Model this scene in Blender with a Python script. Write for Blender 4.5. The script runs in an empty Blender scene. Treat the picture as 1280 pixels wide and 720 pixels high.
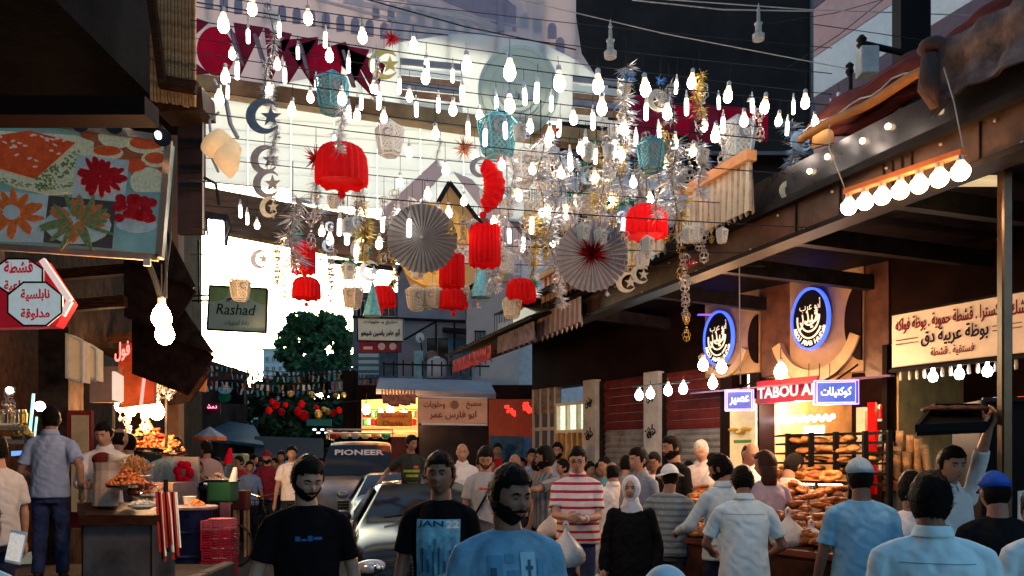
import bpy, bmesh, math, random
from mathutils import Vector, Matrix, noise
from mathutils.bvhtree import BVHTree
rng = random.Random(11)
U = rng.uniform
sc = bpy.context.scene
COL = sc.collection
# ---------------------------------------------------------------- camera, sky, sun, exposure
EYE = 1.72                       # phone held at standing eye height
cam = bpy.data.objects.new("camera", bpy.data.cameras.new("camera"))
COL.objects.link(cam)
cam.location = (0, 0, EYE)
cam.rotation_euler = (math.radians(90), 0, 0)
cam.data.sensor_width = 36
cam.data.lens = 28.125
cam.data.shift_y = 212 / 1280
cam.data.clip_end = 1500
cam.data.clip_start = 0.05
sc.camera = cam
world = bpy.data.worlds.new("World")
sc.world = world
world.use_nodes = True
wn = world.node_tree.nodes
wl = world.node_tree.links
sky = wn.new("ShaderNodeTexSky")
sky.sky_type = 'NISHITA'
sky.sun_disc = False
SUN_EL, SUN_ROT = math.radians(9), math.radians(-16)
sky.sun_elevation = SUN_EL
sky.sun_rotation = SUN_ROT
sky.air_density = 1.0
sky.dust_density = 2.5
tint = wn.new("ShaderNodeMix"); tint.data_type = 'RGBA'; tint.blend_type = 'MULTIPLY'; tint.inputs[0].default_value = 1
tint.inputs[7].default_value = (0.78, 0.97, 1.12, 1)
wl.new(sky.outputs[0], tint.inputs[6])
wl.new(tint.outputs[2], wn["Background"].inputs[0])
wn["Background"].inputs[1].default_value = 0.15
sun = bpy.data.objects.new("sun", bpy.data.lights.new("sun", 'SUN'))
COL.objects.link(sun)
sun.data.energy = 0.8
sun.data.angle = math.radians(12)
sun.data.color = (1.0, 0.9, 0.8)
sun.rotation_euler = (math.radians(90) - SUN_EL, 0, math.radians(180) - SUN_ROT)   # low behind the far end of the street
sc.view_settings.view_transform = 'Standard'
sc.view_settings.look = 'None'
sc.view_settings.exposure = 1.15
sc.cycles.use_denoising = True
sc.cycles.max_bounces = 6
sc.cycles.diffuse_bounces = 3
sc.cycles.transparent_max_bounces = 8
sc.cycles.sample_clamp_indirect = 4.0
sc.cycles.caustics_reflective = False
sc.cycles.caustics_refractive = False

# ---------------------------------------------------------------- helpers
def P(px, py, d):
    return Vector(((px - 640) / 1000 * d, d, EYE + (572 - py) / 1000 * d))
def X(px, d): return (px - 640) / 1000 * d
def Z(py, d): return EYE + (572 - py) / 1000 * d

MATS = {}
def mat(name, col, rough=0.6, metal=0.0, var=0.15, scale=6.0, bump=0.0, bscale=40.0, emit=None, es=0.0, alpha=1.0, coat=0.0, trans=0.0, stripes=None, spec=None, col2=None, stretch=None, trl=0.0, folds=0):
    if name in MATS: return MATS[name]
    m = bpy.data.materials.new(name)
    m.use_nodes = True
    nt = m.node_tree; N = nt.nodes; L = nt.links
    b = N["Principled BSDF"]
    col = tuple(col)
    tc = N.new("ShaderNodeTexCoord")
    mp = N.new("ShaderNodeMapping")
    if stretch: mp.inputs['Scale'].default_value = stretch
    L.new(tc.outputs['Object'], mp.inputs['Vector'])
    base = None
    if stripes:
        axis, freq, duty, c2 = stripes
        sp = N.new("ShaderNodeSeparateXYZ"); L.new(tc.outputs['Object'], sp.inputs[0])
        mu = N.new("ShaderNodeMath"); mu.operation = 'MULTIPLY'; L.new(sp.outputs[axis], mu.inputs[0]); mu.inputs[1].default_value = freq
        fr = N.new("ShaderNodeMath"); fr.operation = 'FRACT'; L.new(mu.outputs[0], fr.inputs[0])
        gt = N.new("ShaderNodeMath"); gt.operation = 'GREATER_THAN'; L.new(fr.outputs[0], gt.inputs[0]); gt.inputs[1].default_value = duty
        mx = N.new("ShaderNodeMix"); mx.data_type = 'RGBA'; L.new(gt.outputs[0], mx.inputs[0])
        mx.inputs[6].default_value = (*col, 1); mx.inputs[7].default_value = (*c2, 1)
        base = mx.outputs[2]
    nz = N.new("ShaderNodeTexNoise"); nz.inputs['Scale'].default_value = scale; nz.inputs['Detail'].default_value = 5
    nz.inputs['Roughness'].default_value = 0.65
    L.new(mp.outputs[0], nz.inputs['Vector'])
    cr = N.new("ShaderNodeValToRGB")
    a = max(0.0, 1 - var * 1.6); c = 1 + var
    cr.color_ramp.elements[0].position = 0.3; cr.color_ramp.elements[1].position = 0.72
    if base is None:
        d2 = col2 if col2 else tuple(v * a for v in col)
        cr.color_ramp.elements[0].color = (*d2, 1)
        cr.color_ramp.elements[1].color = (*[min(1, v * c) for v in col], 1)
        L.new(nz.outputs['Fac'], cr.inputs[0])
        L.new(cr.outputs[0], b.inputs['Base Color'])
    else:
        cr.color_ramp.elements[0].color = (a, a, a, 1); cr.color_ramp.elements[1].color = (1, 1, 1, 1)
        L.new(nz.outputs['Fac'], cr.inputs[0])
        m2 = N.new("ShaderNodeMix"); m2.data_type = 'RGBA'; m2.blend_type = 'MULTIPLY'; m2.inputs[0].default_value = 1
        L.new(base, m2.inputs[6]); L.new(cr.outputs[0], m2.inputs[7]); L.new(m2.outputs[2], b.inputs['Base Color'])
    b.inputs['Roughness'].default_value = rough
    b.inputs['Metallic'].default_value = metal
    if spec is None and rough >= .4 and not coat and metal < .5: spec = .18 if max(col) > .06 else .05
    if spec is not None: b.inputs['Specular IOR Level'].default_value = spec
    if coat: b.inputs['Coat Weight'].default_value = coat; b.inputs['Coat Roughness'].default_value = 0.05
    if trans: b.inputs['Transmission Weight'].default_value = trans
    if alpha < 1: b.inputs['Alpha'].default_value = alpha
    if emit: b.inputs['Emission Color'].default_value = (*emit, 1); b.inputs['Emission Strength'].default_value = es
    if bump:
        n2 = N.new("ShaderNodeTexNoise"); n2.inputs['Scale'].default_value = bscale; n2.inputs['Detail'].default_value = 4
        L.new(mp.outputs[0], n2.inputs['Vector'])
        bp = N.new("ShaderNodeBump"); bp.inputs['Strength'].default_value = bump; bp.inputs['Distance'].default_value = 0.02
        L.new(n2.outputs['Fac'], bp.inputs['Height']); L.new(bp.outputs[0], b.inputs['Normal'])
        if folds:                             # drape creases running down and across the cloth
            prev = None
            for rot, sc_, dist, st in ((.35, 3.0, 4.5, folds), (-1.0, 4.6, 6.0, folds * .6)):
                m3 = N.new("ShaderNodeMapping"); m3.inputs['Rotation'].default_value = (0, rot, .4); L.new(tc.outputs['Object'], m3.inputs[0])
                wv = N.new("ShaderNodeTexWave"); wv.inputs['Scale'].default_value = sc_; wv.inputs['Distortion'].default_value = dist; wv.inputs['Detail'].default_value = 1.5; wv.inputs['Detail Scale'].default_value = 1.6
                L.new(m3.outputs[0], wv.inputs['Vector'])
                b2 = N.new("ShaderNodeBump"); b2.inputs['Strength'].default_value = st; b2.inputs['Distance'].default_value = .018
                L.new(wv.outputs['Fac'], b2.inputs['Height'])
                if prev: L.new(prev.outputs[0], b2.inputs['Normal'])
                prev = b2
            L.new(prev.outputs[0], bp.inputs['Normal'])
    if trl:                                   # thin sheet that lets daylight through
        tr_ = N.new("ShaderNodeBsdfTranslucent"); ms = N.new("ShaderNodeMixShader"); ms.inputs[0].default_value = trl
        tr_.inputs[0].default_value = (*col, 1)
        L.new(b.outputs[0], ms.inputs[1]); L.new(tr_.outputs[0], ms.inputs[2]); L.new(ms.outputs[0], N["Material Output"].inputs[0])
    MATS[name] = m
    return m

def root_of(o):
    while o.parent: o = o.parent
    return o

def tag(o, label=None, cat=None, group=None, kind=None):
    if label: o["label"] = label
    if cat: o["category"] = cat
    if group: o["group"] = group
    if kind: o["kind"] = kind
    return o

def thing(name, label, cat, loc=(0, 0, 0), yaw=0.0, group=None):
    o = bpy.data.objects.new(name, None); COL.objects.link(o)
    o.location = loc; o.rotation_euler = (0, 0, yaw); o.empty_display_size = 0.1
    return tag(o, label, cat, group)

def glow(name, loc, watts, col, parent, r=.06):
    l = bpy.data.lights.new(name, 'POINT'); l.energy = watts; l.color = col; l.shadow_soft_size = r
    o = bpy.data.objects.new(name, l); COL.objects.link(o); o.location = Vector(loc) - root_of(parent).location; o.parent = parent
WARM = (1, .56, .26)
class MB:
    def __init__(s): s.v = []; s.f = []; s.m = []; s.M = Matrix(); s.mi = 0
    def add(s, vs, fs):
        b = len(s.v); M = s.M
        s.v += [M @ Vector(p) for p in vs]
        s.f += [tuple(b + i for i in f) for f in fs]; s.m += [s.mi] * len(fs)
    def box(s, c, size, rot=None, bev=0.0):
        hx, hy, hz = [q / 2 for q in size]
        R = rot if rot is not None else Matrix()
        R = R.to_4x4() if hasattr(R, 'to_4x4') else R
        T = Matrix.Translation(c) @ R
        if bev <= 0:
            vs = [T @ Vector((x, y, z)) for z in (-hz, hz) for y in (-hy, hy) for x in (-hx, hx)]
            s.add(vs, [(0, 2, 3, 1), (4, 5, 7, 6), (0, 1, 5, 4), (2, 6, 7, 3), (0, 4, 6, 2), (1, 3, 7, 5)])
        else:
            b = min(bev, hx * .9, hy * .9, hz * .9)
            vs = []
            def loop(z, ins):
                x, y = hx - ins, hy - ins; c_ = b
                return [T @ Vector(p) for p in [(-x + (c_ - ins), -y, z), (x - (c_ - ins), -y, z), (x, -y + (c_ - ins), z), (x, y - (c_ - ins), z), (x - (c_ - ins), y, z), (-x + (c_ - ins), y, z), (-x, y - (c_ - ins), z), (-x, -y + (c_ - ins), z)]]
            e = b * .98
            rings = [loop(-hz, e * .99), loop(-hz + b, 0), loop(hz - b, 0), loop(hz, e * .99)]
            for r in rings: vs += r
            fs = [tuple(reversed(range(8))), tuple(range(24, 32))]
            for k in range(3):
                for i in range(8):
                    j = (i + 1) % 8
                    fs.append((k * 8 + i, k * 8 + j, k * 8 + 8 + j, k * 8 + 8 + i))
            s.add(vs, fs)
    def beam(s, a, b, w, h, up=(0, 0, 1)):
        a = Vector(a); b = Vector(b); d = b - a; L = d.length
        if L < 1e-6: return
        x = d / L; u = Vector(up); y = u.cross(x)
        if y.length < 1e-4: y = Vector((0, 1, 0)).cross(x)
        y.normalize(); z = x.cross(y)
        R = Matrix((x, y, z)).transposed()
        s.box((a + b) / 2, (L, w, h), R)
    def tube(s, pts, r, n=6, cap=True):
        pts = [Vector(p) for p in pts]
        if not isinstance(r, (list, tuple)): r = [r] * len(pts)
        vs = []; prev = None
        for i, p in enumerate(pts):
            t = (pts[min(i + 1, len(pts) - 1)] - pts[max(i - 1, 0)])
            t = t.normalized() if t.length > 1e-9 else Vector((0, 0, 1))
            if prev is None:
                a = Vector((0, 0, 1)) if abs(t.z) < .9 else Vector((1, 0, 0))
                u = t.cross(a).normalized()
            else:
                u = (prev - t * prev.dot(t))
                u = u.normalized() if u.length > 1e-6 else t.orthogonal().normalized()
            prev = u; w = t.cross(u)
            for k in range(n):
                an = 2 * math.pi * k / n
                vs.append(p + (u * math.cos(an) + w * math.sin(an)) * r[i])
        fs = []
        for i in range(len(pts) - 1):
            for k in range(n):
                j = (k + 1) % n
                fs.append((i * n + k, i * n + j, (i + 1) * n + j, (i + 1) * n + k))
        if cap:
            fs.append(tuple(reversed(range(n)))); fs.append(tuple(range((len(pts) - 1) * n, len(pts) * n)))
        s.add(vs, fs)
    def rings(s, rs, n=20, cap=True):
        """rs: list of (center, rx, ry) horizontal ellipses or (center, rx, ry, power)"""
        vs = []
        for q in rs:
            c, rx, ry = q[0], q[1], q[2]
            for k in range(n):
                an = 2 * math.pi * k / n
                vs.append((c[0] + rx * math.cos(an), c[1] + ry * math.sin(an), c[2]))
        fs = []
        m = len(rs)
        for i in range(m - 1):
            for k in range(n):
                j = (k + 1) % n
                fs.append((i * n + k, i * n + j, (i + 1) * n + j, (i + 1) * n + k))
        if cap:
            fs.append(tuple(reversed(range(n)))); fs.append(tuple(range((m - 1) * n, m * n)))
        s.add(vs, fs)
    def lathe(s, prof, c=(0, 0, 0), n=16, cap=True):
        s.rings([((c[0], c[1], c[2] + z), max(r, 1e-4), max(r, 1e-4)) for r, z in prof], n, cap)
    def ball(s, c, r, n=12, m=8):
        if not isinstance(r, (tuple, list)): r = (r, r, r)
        vs = [(c[0], c[1], c[2] - r[2])]
        for i in range(1, m):
            ph = -math.pi / 2 + math.pi * i / m
            for k in range(n):
                an = 2 * math.pi * k / n
                vs.append((c[0] + r[0] * math.cos(ph) * math.cos(an), c[1] + r[1] * math.cos(ph) * math.sin(an), c[2] + r[2] * math.sin(ph)))
        vs.append((c[0], c[1], c[2] + r[2])); T = len(vs) - 1
        fs = [(0, 1 + (k + 1) % n, 1 + k) for k in range(n)]
        for i in range(m - 2):
            for k in range(n):
                j = (k + 1) % n
                fs.append((1 + i * n + k, 1 + i * n + j, 1 + (i + 1) * n + j, 1 + (i + 1) * n + k))
        fs += [(T, 1 + (m - 2) * n + k, 1 + (m - 2) * n + (k + 1) % n) for k in range(n)]
        s.add(vs, fs)
    def prism(s, poly, thick, origin, xd, yd):
        """poly 2D outline, extruded 'thick' behind the face; xd, yd unit vectors"""
        o = Vector(origin); xd = Vector(xd); yd = Vector(yd); n = xd.cross(yd).normalized()
        k = len(poly)
        fr = [o + xd * a + yd * b for a, b in poly]; bk = [p - n * thick for p in fr]
        fs = [tuple(range(k)), tuple(range(2 * k - 1, k - 1, -1))]
        for i in range(k):
            j = (i + 1) % k
            fs.append((i, k + i, k + j, j))
        s.add(fr + bk, fs)
    def slab(s, q, thick):
        """quad of 4 world points (counterclockwise seen from the front) with thickness to the back"""
        q = [Vector(p) for p in q]
        n = (q[1] - q[0]).cross(q[3] - q[0]).normalized()
        s.add(q + [p - n * thick for p in q], [(0, 1, 2, 3), (7, 6, 5, 4), (0, 4, 5, 1), (1, 5, 6, 2), (2, 6, 7, 3), (3, 7, 4, 0)])
    def build(s, name, mats, parent=None, smooth=False, rel=True):
        me = bpy.data.meshes.new(name)
        off = root_of(parent).location.copy() if (parent is not None and rel) else Vector((0, 0, 0))
        me.from_pydata([tuple(p - off) for p in s.v], [], s.f)
        if not isinstance(mats, (list, tuple)): mats = [mats]
        for m in mats: me.materials.append(m)
        if len(mats) > 1: me.polygons.foreach_set("material_index", s.m)
        if smooth: me.polygons.foreach_set("use_smooth", [True] * len(me.polygons))
        me.validate(); me.update()
        o = bpy.data.objects.new(name, me); COL.objects.link(o)
        if parent is not None: o.parent = parent
        return o

def one(name, mats, fn, parent=None, smooth=False, rel=True):
    b = MB(); fn(b); return b.build(name, mats, parent, smooth, rel)

def each(name, m, fns, parent=None):
    return [one(name, m, f, parent) for f in fns]
def copy_tree(o, label=None, loc=None, yaw=None, parent=None):
    c = o.copy(); COL.objects.link(c)
    c.parent = parent
    if label: c["label"] = label
    if loc is not None: c.location = loc
    if yaw is not None: c.rotation_euler = (0, 0, yaw)
    for ch in list(o.children): copy_tree(ch, parent=c)
    return c

# Arabic joining (presentation forms, written right to left)
AR = {}
for ch, code, k in [('ا',0xFE8D,2),('أ',0xFE83,2),('ب',0xFE8F,4),('ة',0xFE93,2),('ت',0xFE95,4),('ث',0xFE99,4),('ج',0xFE9D,4),('ح',0xFEA1,4),('خ',0xFEA5,4),('د',0xFEA9,2),('ذ',0xFEAB,2),('ر',0xFEAD,2),('ز',0xFEAF,2),('س',0xFEB1,4),('ش',0xFEB5,4),('ص',0xFEB9,4),('ض',0xFEBD,4),('ط',0xFEC1,4),('ظ',0xFEC5,4),('ع',0xFEC9,4),('غ',0xFECD,4),('ف',0xFED1,4),('ق',0xFED5,4),('ك',0xFED9,4),('ل',0xFEDD,4),('م',0xFEE1,4),('ن',0xFEE5,4),('ه',0xFEE9,4),('و',0xFEED,2),('ى',0xFEEF,2),('ي',0xFEF1,4)]:
    AR[ch] = (code, k)
def arabic(s):
    out = []
    n = len(s)
    for i, ch in enumerate(s):
        if ch not in AR: out.append(ch); continue
        code, k = AR[ch]
        prev = i > 0 and s[i - 1] in AR and AR[s[i - 1]][1] == 4
        nxt = i < n - 1 and s[i + 1] in AR and k == 4
        out.append(chr(code + (3 if prev and nxt else 2 if nxt else 1 if prev else 0)))
    return ''.join(reversed(out))

def text_data(s, bold=0.0, extrude=0.0, res=2):
    c = bpy.data.curves.new('t', 'FONT'); c.body = s; c.resolution_u = res; c.offset = bold; c.extrude = extrude
    c.align_x = 'CENTER'; c.align_y = 'CENTER'
    o = bpy.data.objects.new('t', c); COL.objects.link(o)
    me = bpy.data.meshes.new_from_object(o)
    vs = [v.co.copy() for v in me.vertices]; fs = [tuple(p.vertices) for p in me.polygons]
    bpy.data.objects.remove(o); bpy.data.curves.remove(c); bpy.data.meshes.remove(me)
    return vs, fs
def put_text(s, c, h, xd, yd, m, parent, width=None, name="lettering", bold=0.015, ext=0.02, slant=0.0, kind=None):
    vs, fs = text_data(s, bold, ext)
    if not vs: return None
    xs = [v.x for v in vs]; ys = [v.y for v in vs]
    cx = (min(xs) + max(xs)) / 2; cy = (min(ys) + max(ys)) / 2
    sy = h / (max(ys) - min(ys)); sx = sy if width is None else width / (max(xs) - min(xs))
    xd = Vector(xd).normalized(); yd = Vector(yd).normalized(); nn = xd.cross(yd)
    c = Vector(c)
    b = MB(); b.add([c + xd * ((v.x - cx) * sx + slant * (v.y - cy) * sy) + yd * (v.y - cy) * sy + nn * (0.004 + v.z * min(sy, .3)) for v in vs], fs)
    o = b.build(name, m, parent)
    return o

# ---------------------------------------------------------------- shared materials
M_black = mat("black_paint", (0.006, 0.006, 0.007), 0.5)
M_darksteel = mat("dark_steel", (0.016, 0.014, 0.015), 0.5, 0.2, var=.4)
M_brass = mat("brown_metal", (0.08, 0.042, 0.024), 0.4, 0.6, var=.45, scale=3, bump=.15, bscale=8)
M_wire = mat("wire", (0.03, 0.03, 0.035), 0.5)
M_lwire = mat("pale_wire", (0.5, 0.48, 0.45), 0.5)
M_white = mat("white_paint", (0.75, 0.75, 0.72), 0.5, var=.08)
M_cap = mat("bulb_cap", (0.55, 0.52, 0.5), 0.35, 0.6)
M_bulb = mat("bulb_glass_lit", (1, .95, .9), 0.3, emit=(1, 0.82, 0.66), es=15)
M_bulbw = mat("bulb_glass_warm", (1, .9, .8), 0.3, emit=(1, 0.52, 0.22), es=75)
M_bulb7 = mat("bulb_glass_big", (1, .9, .8), 0.3, emit=(1, 0.56, 0.26), es=22)
M_neck = mat("bulb_neck_glow", (1, .8, .6), 0.3, emit=(1, 0.5, 0.25), es=1.3)
M_bulbc = mat("bulb_glass_cool", (.9, .98, 1), 0.3, emit=(0.75, 0.95, 1), es=16)
M_red = mat("red_tissue_paper", (0.8, 0.008, 0.012), 0.6, var=.12, scale=12, trl=.5, spec=.2)
M_redm = mat("red_foil", (0.5, 0.01, 0.02), 0.3, 0.5)
M_silver = mat("silver_foil", (0.7, 0.68, 0.68), 0.28, 0.85, var=.2)
M_grey = mat("grey_card", (0.32, 0.3, 0.32), 0.5, 0.2)
M_gold = mat("gold_foil", (0.72, 0.5, 0.12), 0.3, 0.6)
M_green = mat("green_foil", (0.02, 0.3, 0.14), 0.3, 0.5)
M_blue = mat("blue_foil", (0.04, 0.2, 0.5), 0.3, 0.5)
M_teal = mat("turquoise_card", (0.16, 0.5, 0.6), 0.45, 0.2, var=.3, scale=30)
M_cream = mat("cream_card", (0.72, 0.66, 0.5), 0.5)
M_pastry = mat("baked_crust", (0.5, 0.19, 0.06), 0.5, var=.5, scale=25, bump=.5, bscale=60)
M_pastry2 = mat("glazed_orange_sweet", (0.62, 0.16, 0.03), 0.3, var=.4, scale=40, bump=.4)
M_plastic = mat("white_plastic_bag", (0.72, 0.7, 0.68), 0.35, var=.1, trans=0.15, bump=.6, bscale=14)
M_wood = mat("brown_wood", (0.04, 0.017, 0.01), 0.55, var=.5, scale=8, stretch=(1, 1, 8), bump=.3)
M_tan = mat("tan_wood", (0.5, 0.28, 0.12), 0.6, var=.35, scale=5, bump=.2)
M_skin = mat("skin", (0.33, 0.18, 0.125), 0.5, var=.12, scale=12, bump=.08, bscale=80)
M_skin2 = mat("skin_tanned", (0.25, 0.13, 0.09), 0.5, var=.12, scale=12, bump=.08, bscale=80)
M_skin3 = mat("skin_fair", (0.44, 0.25, 0.18), 0.5, var=.12, scale=12, bump=.08, bscale=80)
M_hair = mat("black_hair", (0.012, 0.01, 0.009), 0.45, var=.5, scale=60, bump=.9, bscale=120)
M_hairg = mat("grey_hair", (0.5, 0.48, 0.46), 0.5, var=.4, scale=60, bump=.8, bscale=120)
M_eyew = mat("eye_white", (0.3, 0.27, 0.25), 0.3)
M_lips = mat("lips", (0.28, 0.1, 0.08), 0.45)
M_shoe = mat("shoe_leather", (0.03, 0.025, 0.025), 0.4)
M_glass = mat("window_glass", (0.012, 0.018, 0.022), 0.08, spec=.4)
M_cglass = mat("clear_glass", (0.5, 0.55, 0.55), 0.08, alpha=0.18, spec=.8)
M_chrome = mat("chrome", (0.6, 0.6, 0.6), 0.12, 1.0)
M_tyre = mat("tyre_rubber", (0.015, 0.015, 0.015), 0.8)
# ---------------------------------------------------------------- ground
M_asph = mat("asphalt", (0.022, 0.02, 0.022), 0.6, var=.4, scale=2.5, bump=.35, bscale=60)
M_pave = mat("paving_stone", (0.04, 0.034, 0.034), 0.6, var=.35, scale=3, bump=.3, bscale=30)
tag(one("ground", M_pave, lambda b: b.slab([(-400, -20, -.02), (400, -20, -.02), (400, 600, -.02), (-400, 600, -.02)], .3)), kind="structure")
tag(one("road", M_asph, lambda b: b.slab([(-3.2, -6, 0), (3.0, -6, 0), (-2.2, 60, 0), (-10, 60, 0)], .015)), kind="structure")
def _pv(b):
    b.slab([(-9, -4, .35), (-3.05, -4, .35), (-3.75, 10.3, .35), (-9, 10.3, .35)], .36)
pav = tag(one("pavement", M_pave, _pv), kind="structure")
def _kb(b):
    pass
kn = 0
kerb_me = None
for i in range(14):                      # kerb stones along the raised left pavement
    y0 = -3.6 + i * 1.0
    x0 = -3.05 - (y0 + 4) * .7 / 14.3
    b = MB(); b.box((0, 0, 0), (.16, .98, .37), bev=.02)
    if kerb_me is None:
        k = b.build("kerb_stone", mat("kerb", (0.08, 0.075, 0.07), .7, bump=.3)); kerb_me = k
    else:
        k = kerb_me.copy(); COL.objects.link(k)
    k.parent = pav; k.location = (x0 + .05, y0 + .5, .186); k.rotation_euler = (0, 0, .049)

# ---------------------------------------------------------------- right hand facade (F) and canopy girder (G)
def FY(px): return 9700 / px
nf = Vector((-.842, -.539, 0)); xf = Vector((.539, -.842, 0)); UPV = Vector((0, 0, 1))
def Fp(px, z, out=0.0):
    Y = FY(px); return Vector(((px - 640) / 1000 * Y, Y, z)) + nf * out
def Fz(py, px): return EYE + (572 - py) / 1000 * FY(px)
def Fbox(b, p0, p1, z0, z1, out, thick):
    b.slab([Fp(p0, z0, out), Fp(p1, z0, out), Fp(p1, z1, out), Fp(p0, z1, out)], thick)
ng = Vector((-.941, -.339, 0)); xg = Vector((.339, -.941, 0))
def GY(px): return 4680 / (px - 280)
def Gp(px, z, out=0.0):
    Y = GY(px); return Vector(((px - 640) / 1000 * Y, Y, z)) + ng * out
def Gbox(b, p0, p1, z0, z1, out, thick):
    b.slab([Gp(p0, z0, out), Gp(p1, z0, out), Gp(p1, z1, out), Gp(p0, z1, out)], thick)

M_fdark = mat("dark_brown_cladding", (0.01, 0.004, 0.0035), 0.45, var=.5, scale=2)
M_fred = mat("dark_red_panel", (0.09, 0.012, 0.014), 0.5, var=.3)
M_shut = mat("galvanised_shutter", (0.3, 0.29, 0.28), 0.45, .4, var=.35, scale=4)
M_shutr = mat("dark_red_shutter", (0.11, 0.018, 0.016), 0.5, var=.3)
M_beige = mat("beige_panel", (0.3, 0.2, 0.125), 0.4, var=.25, scale=2)
bld = thing("market_building", "dark building behind the pastry stalls with closed shutters and two round signs", "building", (3.3, 10, 0))
def _w(b):
    Fbox(b, 665, 940, 2.95, 4.3, 0, .3)          # above the shutters
    Fbox(b, 940, 1112, 4.05, 4.3, 0, .3)
    Fbox(b, 1112, 2300, 2.95, 4.3, 0, .3)
    Fbox(b, 1900, 2500, 0, 2.95, 0, .3)
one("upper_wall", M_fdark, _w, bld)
def _jamb(b):
    Fbox(b, 905, 918, 0, 2.95, .05, .3)
    Fbox(b, 941, 953, 0, 2.8, .06, .3)
    Fbox(b, 1106, 1112, 0, 2.95, .05, .2)
one("door_jamb", M_fdark, _jamb, bld)
def slats(b, p0, p1, z0, z1, out, pitch=.09):
    n = max(1, int((z1 - z0) / pitch)); h = (z1 - z0) / n
    for i in range(n):
        a, c = z0 + i * h, z0 + (i + 1) * h
        vs = [Fp(p0, a, out - .02), Fp(p1, a, out - .02), Fp(p1, a + h * .5, out), Fp(p0, a + h * .5, out), Fp(p0, c - .002, out - .02), Fp(p1, c - .002, out - .02)]
        b.add(vs, [(0, 1, 2, 3), (3, 2, 5, 4)])
for (p0, p1, zr) in ((753, 811, 2.15), (831, 904, 2.12)):
    s_ = one("roller_shutter", M_shut, lambda b: slats(b, p0, p1, 0, zr, -.02), bld)
    one("shutter_box", M_shutr, lambda b: slats(b, p0, p1, zr, 2.95, 0.0, .12), s_)
    one("side_rail", M_darksteel, lambda b: (Fbox(b, p0 - 1, p0 + 1.5, 0, 2.95, .04, .1), Fbox(b, p1 - 1.5, p1 + 1, 0, 2.95, .04, .1)), s_)
M_pil = mat("pale_marble_pillar", (0.42, 0.41, 0.42), 0.4, var=.2, scale=3)
for (p0, p1) in ((736, 751), (812, 830)):
    pl = one("pillar", M_pil, lambda b: Fbox(b, p0, p1, 0, 2.98, .12, .3), bld)
    pc = (p0 + p1) / 2
    for k, t in enumerate(["حلويات", "كنافة", "بوظة", "قشطة"]):
        put_text(arabic(t), Fp(pc, 2.6 - k * .5, .125), .16, (xf + UPV * .7), (UPV - xf * .7), M_black, pl, width=.2)
# lit window and wooden door
M_lit = mat("lit_window_glass", (0.8, 0.85, 0.75), 0.3, emit=(0.8, 0.95, 0.75), es=.45, var=.5, scale=9)
wn_ = one("shop_window", M_lit, lambda b: Fbox(b, 697, 735, Fz(537, 716), Fz(506, 716), -.05, .05), bld)
def _fr(b):
    for p in (696, 708.5, 722, 734): Fbox(b, p, p + 1.6, Fz(538, 716), Fz(504, 716), .03, .08)
    Fbox(b, 696, 736, Fz(506, 716), Fz(503, 716), .035, .08); Fbox(b, 696, 736, Fz(541, 716), Fz(537, 716), .035, .08)
one("window_frame", M_cream, _fr, wn_)
dr_ = one("glazed_door", mat("lit_door_glass", (0.3, 0.2, 0.1), .3, emit=(.9, .5, .2), es=.1, var=.8, scale=14), lambda b: Fbox(b, 697, 735, 0, Fz(541, 716), -.06, .05), bld)
def _fr(b):
    for p in (696, 702, 709, 716, 723, 730, 734.5): Fbox(b, p, p + 1.7, 0, Fz(541, 716), .02, .07)
    for z in (.3, .9, 1.45): Fbox(b, 696, 736, z, z + .05, .025, .07)
one("door_frame", M_tan, _fr, dr_)
gd_ = one("metal_door", mat("grey_blue_door", (0.09, 0.1, 0.14), .45), lambda b: Fbox(b, 667, 696, 0, 2.5, .0, .1), bld)
def _fr(b):
    for p in (667, 676, 686, 694): Fbox(b, p, p + 1.7, 0, 2.95, .03, .06)
    Fbox(b, 667, 696, 2.2, 2.26, .035, .06); Fbox(b, 667, 696, .9, .96, .035, .06)
one("door_bar", M_pil, _fr, gd_)
one("transom_panel", mat("weathered_grey_panel", (0.2, 0.17, 0.15), .6, var=.5), lambda b: Fbox(b, 666, 697, 2.5, 2.95, .02, .1), bld)

# --- the sweet shop with the lettered red fascia and its round signs
shop = thing("sweet_shop_front", "brightly lit sweet shop with red lettered fascia under two round blue ringed signs", "shop", Fp(1000, 0))
def _room(b):
    a, c = Fp(953, 0), Fp(1106, 0); bk = -nf * 2.2
    q = [a, c, c + bk, a + bk]
    b.slab([q[3], q[2], q[2] + UPV * 2.9, q[3] + UPV * 2.9], .1)     # back
    b.slab([q[2], q[1] + bk * .06, q[1] + bk * .06 + UPV * 2.9, q[2] + UPV * 2.9], .08)
    b.slab([q[0] + bk * .06, q[3], q[3] + UPV * 2.9, q[0] + bk * .06 + UPV * 2.9], .08)
    b.slab([q[3] + UPV * 2.9, q[2] + UPV * 2.9, q[1] + UPV * 2.9 + bk * .06, q[0] + UPV * 2.9 + bk * .06], .08)
one("shop_interior", mat("warm_wall", (0.6, 0.36, 0.14), .6, var=.3, scale=3), _room, shop)
one("red_fascia", mat("fascia_red", (0.33, 0.012, 0.05), .4, emit=(.7, 0.02, .08), es=.05), lambda b: Fbox(b, 954, 1030, Fz(503, 990), Fz(474, 990), .12, .08), shop)
M_sign_pink = mat("lit_pink_letters", (1, .8, .8), .4, emit=(1, .5, .55), es=.6)
put_text("TABOU ARAB", Fp(1002, Fz(489, 995), .125), .145, xf, UPV, M_sign_pink, shop, width=1.12, bold=.03)
def _cp(b):
    b.slab([P(862, 491, FY(862) - .6), P(1112, 468, FY(1112) - .5), Fp(1112, Fz(468, 1112), -.1), Fp(862, Fz(489, 862), -.1)], .02)
one("canopy_edge", mat("purple_brown_canopy", (0.12, 0.05, 0.09), .35, .3, emit=(.25, .1, .5), es=.04), _cp, shop)
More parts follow.
